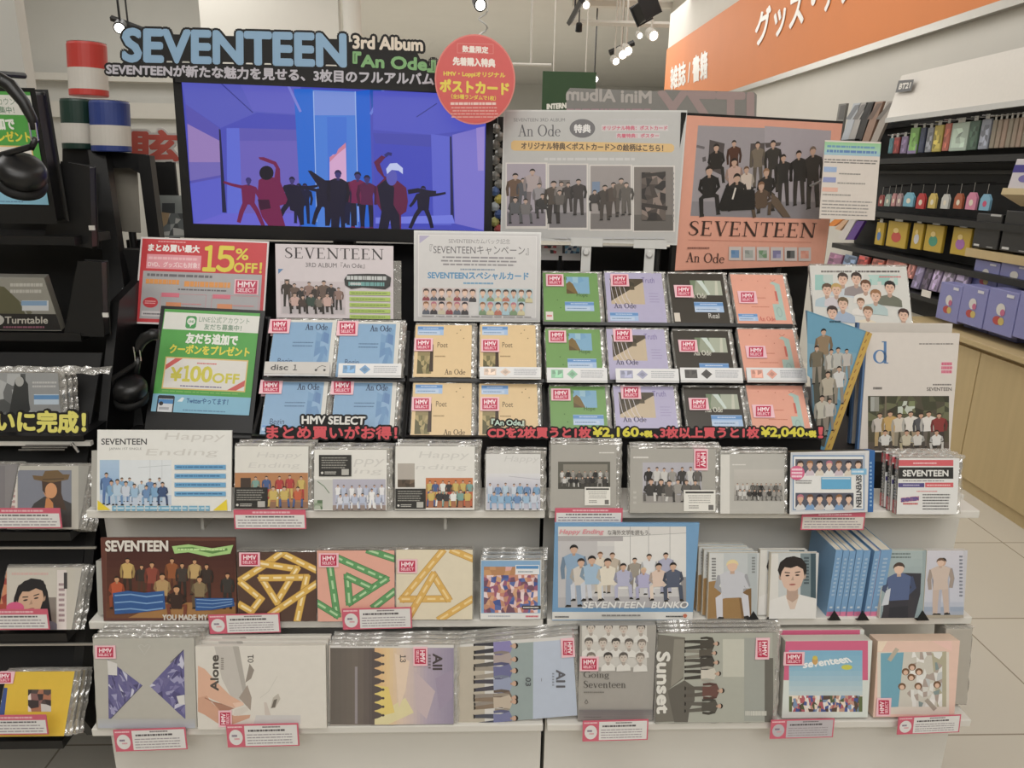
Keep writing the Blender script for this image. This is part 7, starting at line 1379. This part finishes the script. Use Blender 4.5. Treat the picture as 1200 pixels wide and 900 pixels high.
for py, Y in ((642, 1.40), (756, 1.335)):
    b = B(); a = at_y(-60, py, Y) - Ro; c = at_y(112, py, Y) - Ro; b.box(a.x, a.y, a.z - .003, c.x, a.y + .004, a.z + .001, 'steel'); b.build('rail', r)
for p_ in ((108, 267, 1.71), (124, 369, 1.655)): b = B(); v = at_y(*p_) - Ro; b.box(v.x - .006, v.y - .003, v.z - .005, v.x + .006, v.y + .001, v.z + .005, 'laminate'); b.build('clip', r)
# grey card between the posts
f = F(138, 165, (271, 273), 195, Y=2.04); r = root('information_card', 'blank grey card in the frame between the two black posts', 'card', f.M); b = B(); b.box(-.012, 0, 0, f.w, .004, f.h, 'print', (142, 136, 124)); foot(b, f, .5, 0, .004); b.build('card', r, bevel=.004)
f = F(-62, 57.5, (238, 240), 107, Y=1.665, lean=-2); T = TQ(f, 177, 295, 484.5, 364).q
line_sign('green coupon sign in a black frame behind the headphones, at the top left', f, T)
# headphones
def headphones(label, pts, Y, cup, rr, cupang):
    r = root('headphones', label, 'headphones', Matrix.Translation(at_y(*pts[-1], Y))); o = at_y(*pts[-1], Y)
    w = [at_y(x, y, Y) - o for x, y in pts]
    b = B(); b.tube(w, [.012, .013, .013, .011, .009, .007][:len(w)] + [.007] * max(0, len(w) - 6), 10, 'blackplastic'); hb = b.build('headband', r, smooth=True)
    c = at_y(*cup, Y) - o; b = B()
    for dx in (-.006, .006): b.tube([w[-1] + Vector((dx, -.006, .012)), w[-1] + Vector((dx, -.006, -.02))], .0016, 6, 'chrome')
    b.build('slider', hb)
    b = B(); b.tube([w[-1] + Vector((0, 0, -.015)), w[-1] + Vector((-.01, 0, -.03)), c + Vector((-rr * .9, 0, rr * .5)), c + Vector((-rr * 1.0, 0, -rr * .1))], .006, 8, 'blackplastic'); b.tube([w[-1] + Vector((0, 0, -.015)), c + Vector((rr * .5, 0, rr * .8))], .006, 8, 'blackplastic'); b.build('yoke', r, smooth=True)
    ax = Vector((cos(cupang) * .5, -.4, sin(cupang))).normalized()
    b = B(); b.lathe(c, ax, [(rr * .8, -.03), (rr, -.022), (rr, -.004), (rr * .85, .008), (rr * .45, .012)], 28, 'blackplastic'); ec = b.build('ear_cup', r, smooth=True)
    b = B(); b.lathe(c, ax, [(rr * .5, -.05), (rr * 1.0, -.046), (rr * 1.04, -.036), (rr * .9, -.028)], 28, 'blackboard'); b.build('ear_pad', ec, smooth=True)
    return r
r = headphones('black headphones hanging in front of the green coupon sign at the top left', ((-30, 92), (-8, 88), (12, 100), (28, 120), (38, 140), (41, 152)), 1.50, (26, 196), .042, .75)
b = B(); b.tube([(-.1, .02, .1), (-.09, .15, .11)], .006, 8, 'blackmetal'); b.build('hanger_hook', r)
r = headphones('black headphones lying in the shadow left of the green coupon sign', ((186, 392), (178, 392), (170, 396), (165, 402), (163, 408), (162, 412)), 1.62, (152, 452), .036, 1.2)
# albums in the left rack
def d(p):
    p.r(-40, 386, 76, 322, (150, 148, 138)); p.poly([(-40, 366), (-40, 330), (5, 336), (22, 352), (30, 368), (10, 372)], (96, 94, 66)); p.poly([(22, 352), (38, 366), (34, 370)], (110, 108, 84)); p.lines(12, 345, 52, 330, 2, (190, 188, 180), .9, 3, .5); p.r(26, 364, 57, 352, (206, 210, 214)); p.r(25, 358, 55, 352.5, (130, 166, 204)); p.poly([(-40, 386), (-40, 367), (66, 368), (76, 387)], (34, 32, 32)); p.t('Turntable', 6, 379, 56, 371, (200, 196, 184), .0004); p.el(-2, 375, 7, 6, (190, 188, 182), 16); p.lines(4, 385, 54, 381.5, 1, (150, 90, 110), .95, 4, .6)
album('cd_album', 'tilted album with an olive cover and a black title band, upper left rack', 'cd', F(-60, 72, 387, 325, Y=1.655, lean=-16), .02, d, back=(150, 148, 138), side=(110, 108, 100), slv=False, seed=61)
def d(p):
    p.r(-20, 508, 73, 436, (150, 152, 152)); p.mosaic(-20, 506, 30, 438, 6, 6, [(110, 112, 112), (150, 152, 152), (176, 178, 178), (84, 86, 86)], 3, .45); p.poly([(8, 500), (15, 460), (18, 445), (26, 440), (33, 450), (34, 470), (40, 505), (8, 507)], (58, 60, 60)); p.el(23, 447, 5, 6, (170, 170, 166), 16); p.poly([(18, 500), (36, 480), (60, 506), (20, 507)], (170, 172, 172)); p.lines(38, 455, 68, 446, 2, (190, 190, 188), .9, 3, .5); p.r(40, 474, 69, 462, (190, 206, 220)); p.r(40, 468, 69, 463, (96, 148, 200))
f = F(-20, 73, 507, 437, Y=1.535, lean=8)
album('cd_album', 'silver-grey monochrome album behind the yellow lettered sign', 'cd', f, .012, d, back=(150, 152, 152), seed=62, behind=2, blabel='grey-edged case, # one behind the silver monochrome album', group='cases behind the yellow lettered sign')
f2 = F(-60, 128, 438, 429, Y=1.56, lean=60); r = root('clear_wrap', 'strip of loose crinkled clear wrap above the silver album', 'wrap', f2.M); b = B(); rn = random.Random(3); n = 30
vs = []; [vs.extend([(f2.w * i / n, rn.uniform(-.003, .003), 0), (f2.w * i / n, rn.uniform(-.004, .004), f2.h * .5), (f2.w * i / n, rn.uniform(-.003, .003), f2.h)]) for i in range(n + 1)]
b.add(vs, [(3 * i + k, 3 * i + 3 + k, 3 * i + 4 + k, 3 * i + 1 + k) for i in range(n) for k in range(2)], 'sleeve'); b.build('sheet', r)
f = F(-60, 104, 510, 481, Y=1.475, lean=8); r = root('cut_out_sign', 'black sign with chunky yellow Japanese lettering on the left rack', 'sign', f.M)
A = ('ついに完成！', (-29, 505), (100, 507), (100, 482.5), (-29, 481)); board3(r, f, [A + (.006,)], core=[[(-30, 506), (96, 507), (96, 486), (-30, 486)]]); let(r, f, [A + ((222, 214, 96), .0021, 0, None)])
def d(p):
    p.r(8, 620, 92, 546, (176, 172, 160)); p.r(10, 618, 20, 549, (206, 200, 190)); p.lines(12, 610, 18, 553, 9, (170, 120, 120), .95, 3, .5); p.r(21, 618, 84, 551, (120, 124, 136)); p.poly([(24, 618), (40, 590), (52, 582), (66, 582), (84, 590), (84, 618)], (60, 58, 56)); p.poly([(50, 618), (54, 584), (62, 584), (64, 618)], (196, 124, 66)); p.el(60, 574, 9, 11, (196, 132, 84), 20); p.poly([(50, 575), (49, 562), (72, 562), (72, 578), (78, 598), (68, 596)], (70, 50, 36)); p.el(60, 575, 7, 9, (206, 142, 92), 20); p.poly([(40, 562), (38, 557), (50, 558), (53, 552), (68, 551), (74, 556), (82, 556), (80, 562), (60, 566)], (110, 84, 50)); p.line([(50, 562), (75, 561)], .002, (70, 52, 34))
f = F(8, 92, 620, 546, Y=1.40, lean=34)
album('cd_album', 'album with a person in a wide brown hat, left rack', 'cd', f, .012, d, back=(150, 148, 140), seed=63, behind=2, blabel='grey-edged case, # one behind the brown hat album', group='cases of the brown hat album')
album('cd_album', 'album cut by the left photo edge, beside the brown hat album', 'cd', F(-70, 6, 620, 544, Y=1.41, lean=34), .012, lambda p: p.r(-70, 620, 6, 546, (120, 116, 118)), back=(130, 126, 126), seed=64)
def d(p):
    p.r(-6, 738, 88, 664, (190, 184, 170)); p.r(-6, 738, 8, 666, (190, 84, 60)); p.mosaic(-6, 738, 8, 666, 2, 7, [(176, 70, 50), (206, 130, 90), (160, 60, 50)], 3, .4); p.r(9, 738, 66, 667, (196, 190, 176)); p.r(55, 738, 66, 700, (130, 120, 110)); p.lines(14, 676, 60, 669, 1, (206, 170, 160), .9, 4, .4); q = p.sub(9, 738, 66, 667); q.bust(.48, .5, .27, (26, 22, 24), (110, 106, 120), (206, 164, 132), True, 1.9, long=1.2); p.el(18, 712, 10.5, 6.5, (220, 84, 130), 20)
    p.r(67, 738, 78, 668, (214, 204, 198)); p.lines(69, 730, 76, 682, 8, (150, 120, 124), .95, 5, .5); p.r(75, 690, 79, 671, (60, 56, 56))
f = F(-6, 84, 738, 665, Y=1.335, lean=34)
album('cd_album', 'album with a long-haired woman and a pale side strip, left rack', 'cd', f, .012, d, back=(190, 184, 172), seed=65, behind=1, blabel='grey-edged case right behind the long-haired woman album', group='cases of the long-haired woman album')
def d(p):
    p.r(-6, 862, 75, 786, (226, 184, 44)); p.poly([(-6, 850), (-6, 806), (9, 806), (4, 850)], (60, 84, 150)); p.mosaic(33, 834, 60, 808, 5, 4, [(84, 70, 66), (226, 210, 200), (140, 96, 90), (200, 196, 190), (60, 50, 50), (176, 110, 80)], 3, .45)
f = F(-6, 75, 863, 787, Y=1.262, lean=34)
album('cd_album', 'bright yellow album with a small collage picture, bottom of the left rack', 'cd', f, .012, d, back=(226, 184, 44), stick=(-6, 801, 16, 787), seed=66, behind=2, blabel='grey-edged case, # one behind the bright yellow album', group='cases of the bright yellow album')
for a, c, y0, y1, Y, lb in ((-20, 73, 619, 595.5, 1.39, 'pink-edged price card under the brown hat album'), (-20, 58.5, 738, 714, 1.325, 'pink-edged price card under the long-haired woman album'), (-20, 57, 861, 838, 1.252, 'pink-edged price card under the bright yellow album')): price_card(a, c, y0, y1, Y, lb, 0)
# paper tubes on the crossbar
def tube_thing(x0, x1, yt, yb, Y, col, label):
    a, c = at_y((x0 + x1) / 2, yb, Y), at_y((x0 + x1) / 2 - 3, yt, Y); R = (at_y(x1, yt, Y).x - at_y(x0, yt, Y).x) / 2 * .96; H = (c - a).length; ax = (c - a) / H
    r = root('paper_tube', label, 'tube', Matrix.Translation(a), 'paper tubes on the black crossbar')
    b = B(); b.lathe((0, 0, 0), ax, [(R * .97, 0), (R, .002), (R, H * .12)], 32, 'print', col); b.build('bottom_band', r, smooth=False)
    b = B(); b.lathe((0, 0, 0), ax, [(R, H * .12), (R, H * .52)], 32, 'print', (206, 200, 190)); b.build('body', r)
    b = B(); b.lathe((0, 0, 0), ax, [(R, H * .52), (R, H * .96), (R * .96, H), (R * .9, H)], 32, 'print', col); b.build('top_band', r)
    b = B(); b.lathe((0, 0, 0), ax, [(R * .97, H * 1.0), (R * .995, H * 1.01), (R * .9, H * 1.02)], 32, 'sleeve'); b.build('clear_lid', r)
tube_thing(82, 127, 51, 113, 2.06, (206, 56, 48), 'red and white paper tube stacked on top of the other two')
tube_thing(74, 113, 117, 175, 2.02, (24, 56, 46), 'dark green and white paper tube, left under the red one')
tube_thing(108, 154, 119, 178, 2.0, (46, 66, 140), 'blue and white paper tube, right under the red one')
# sign and panel seen past the posts
f = F(154, 210, (187, 189), 150, Y=2.25); r = root('cut_out_sign', 'red cut-out character sign half hidden between the blue tube and the television', 'sign', f.M)
A = ('眩', (156, 186), (209, 188), (208, 154), (156, 153)); board3(r, f, [A + (.010,)], col=(206, 200, 194)); let(r, f, [A + ((206, 84, 70), .004, 0, None)]); b = B(); foot(b, f, .7, 0); b.build('post', r)
f = F(185, 213, 276, 190, Y=2.2); r = root('poster_board', 'black panel below the red character sign, left of the television', 'panel', f.M); b = B(); b.box(0, 0, 0, f.w, .01, f.h, 'blackboard'); foot(b, f, .5, 0); b.build('panel', r)
f = F(186, 218, 278, 229, Y=2.13); r = root('postcard', 'small pale card with a dark picture beside the lower left corner of the television', 'postcard', f.M); b = B(); b.box(0, 0, 0, f.w, .002, f.h, 'print', (150, 156, 152)); foot(b, f, .4, ZD, .002, .01); b.build('card', r)
sheet('print', r, f, lambda p: (p.r(190, 252, 205, 238, (70, 74, 76)), p.mosaic(186, 276, 216, 250, 5, 4, [(120, 126, 126), (180, 184, 180), (90, 94, 94), (206, 206, 200)], 3, .4), p.poly([(185, 271), (186, 248), (199, 250), (196, 262)], (190, 160, 120))), y0=-.0003)
f = F(148, 159, 378, 338, Y=1.84); r = root('striped_card', 'small striped card showing at the left edge of the red discount sign', 'card', f.M); b = B(); b.box(0, 0, 0, f.w, .002, f.h, 'print', (206, 200, 198)); foot(b, f, .5, ZD, .002, .01); b.build('card', r)
sheet('print', r, f, lambda p: (p.r(148, 352, 153, 340, (120, 150, 206)), p.r(150, 366, 158, 342, (226, 160, 150)), p.lines(149, 378, 158, 366, 5, (60, 56, 56), 1, 3, .5)), y0=-.0003)
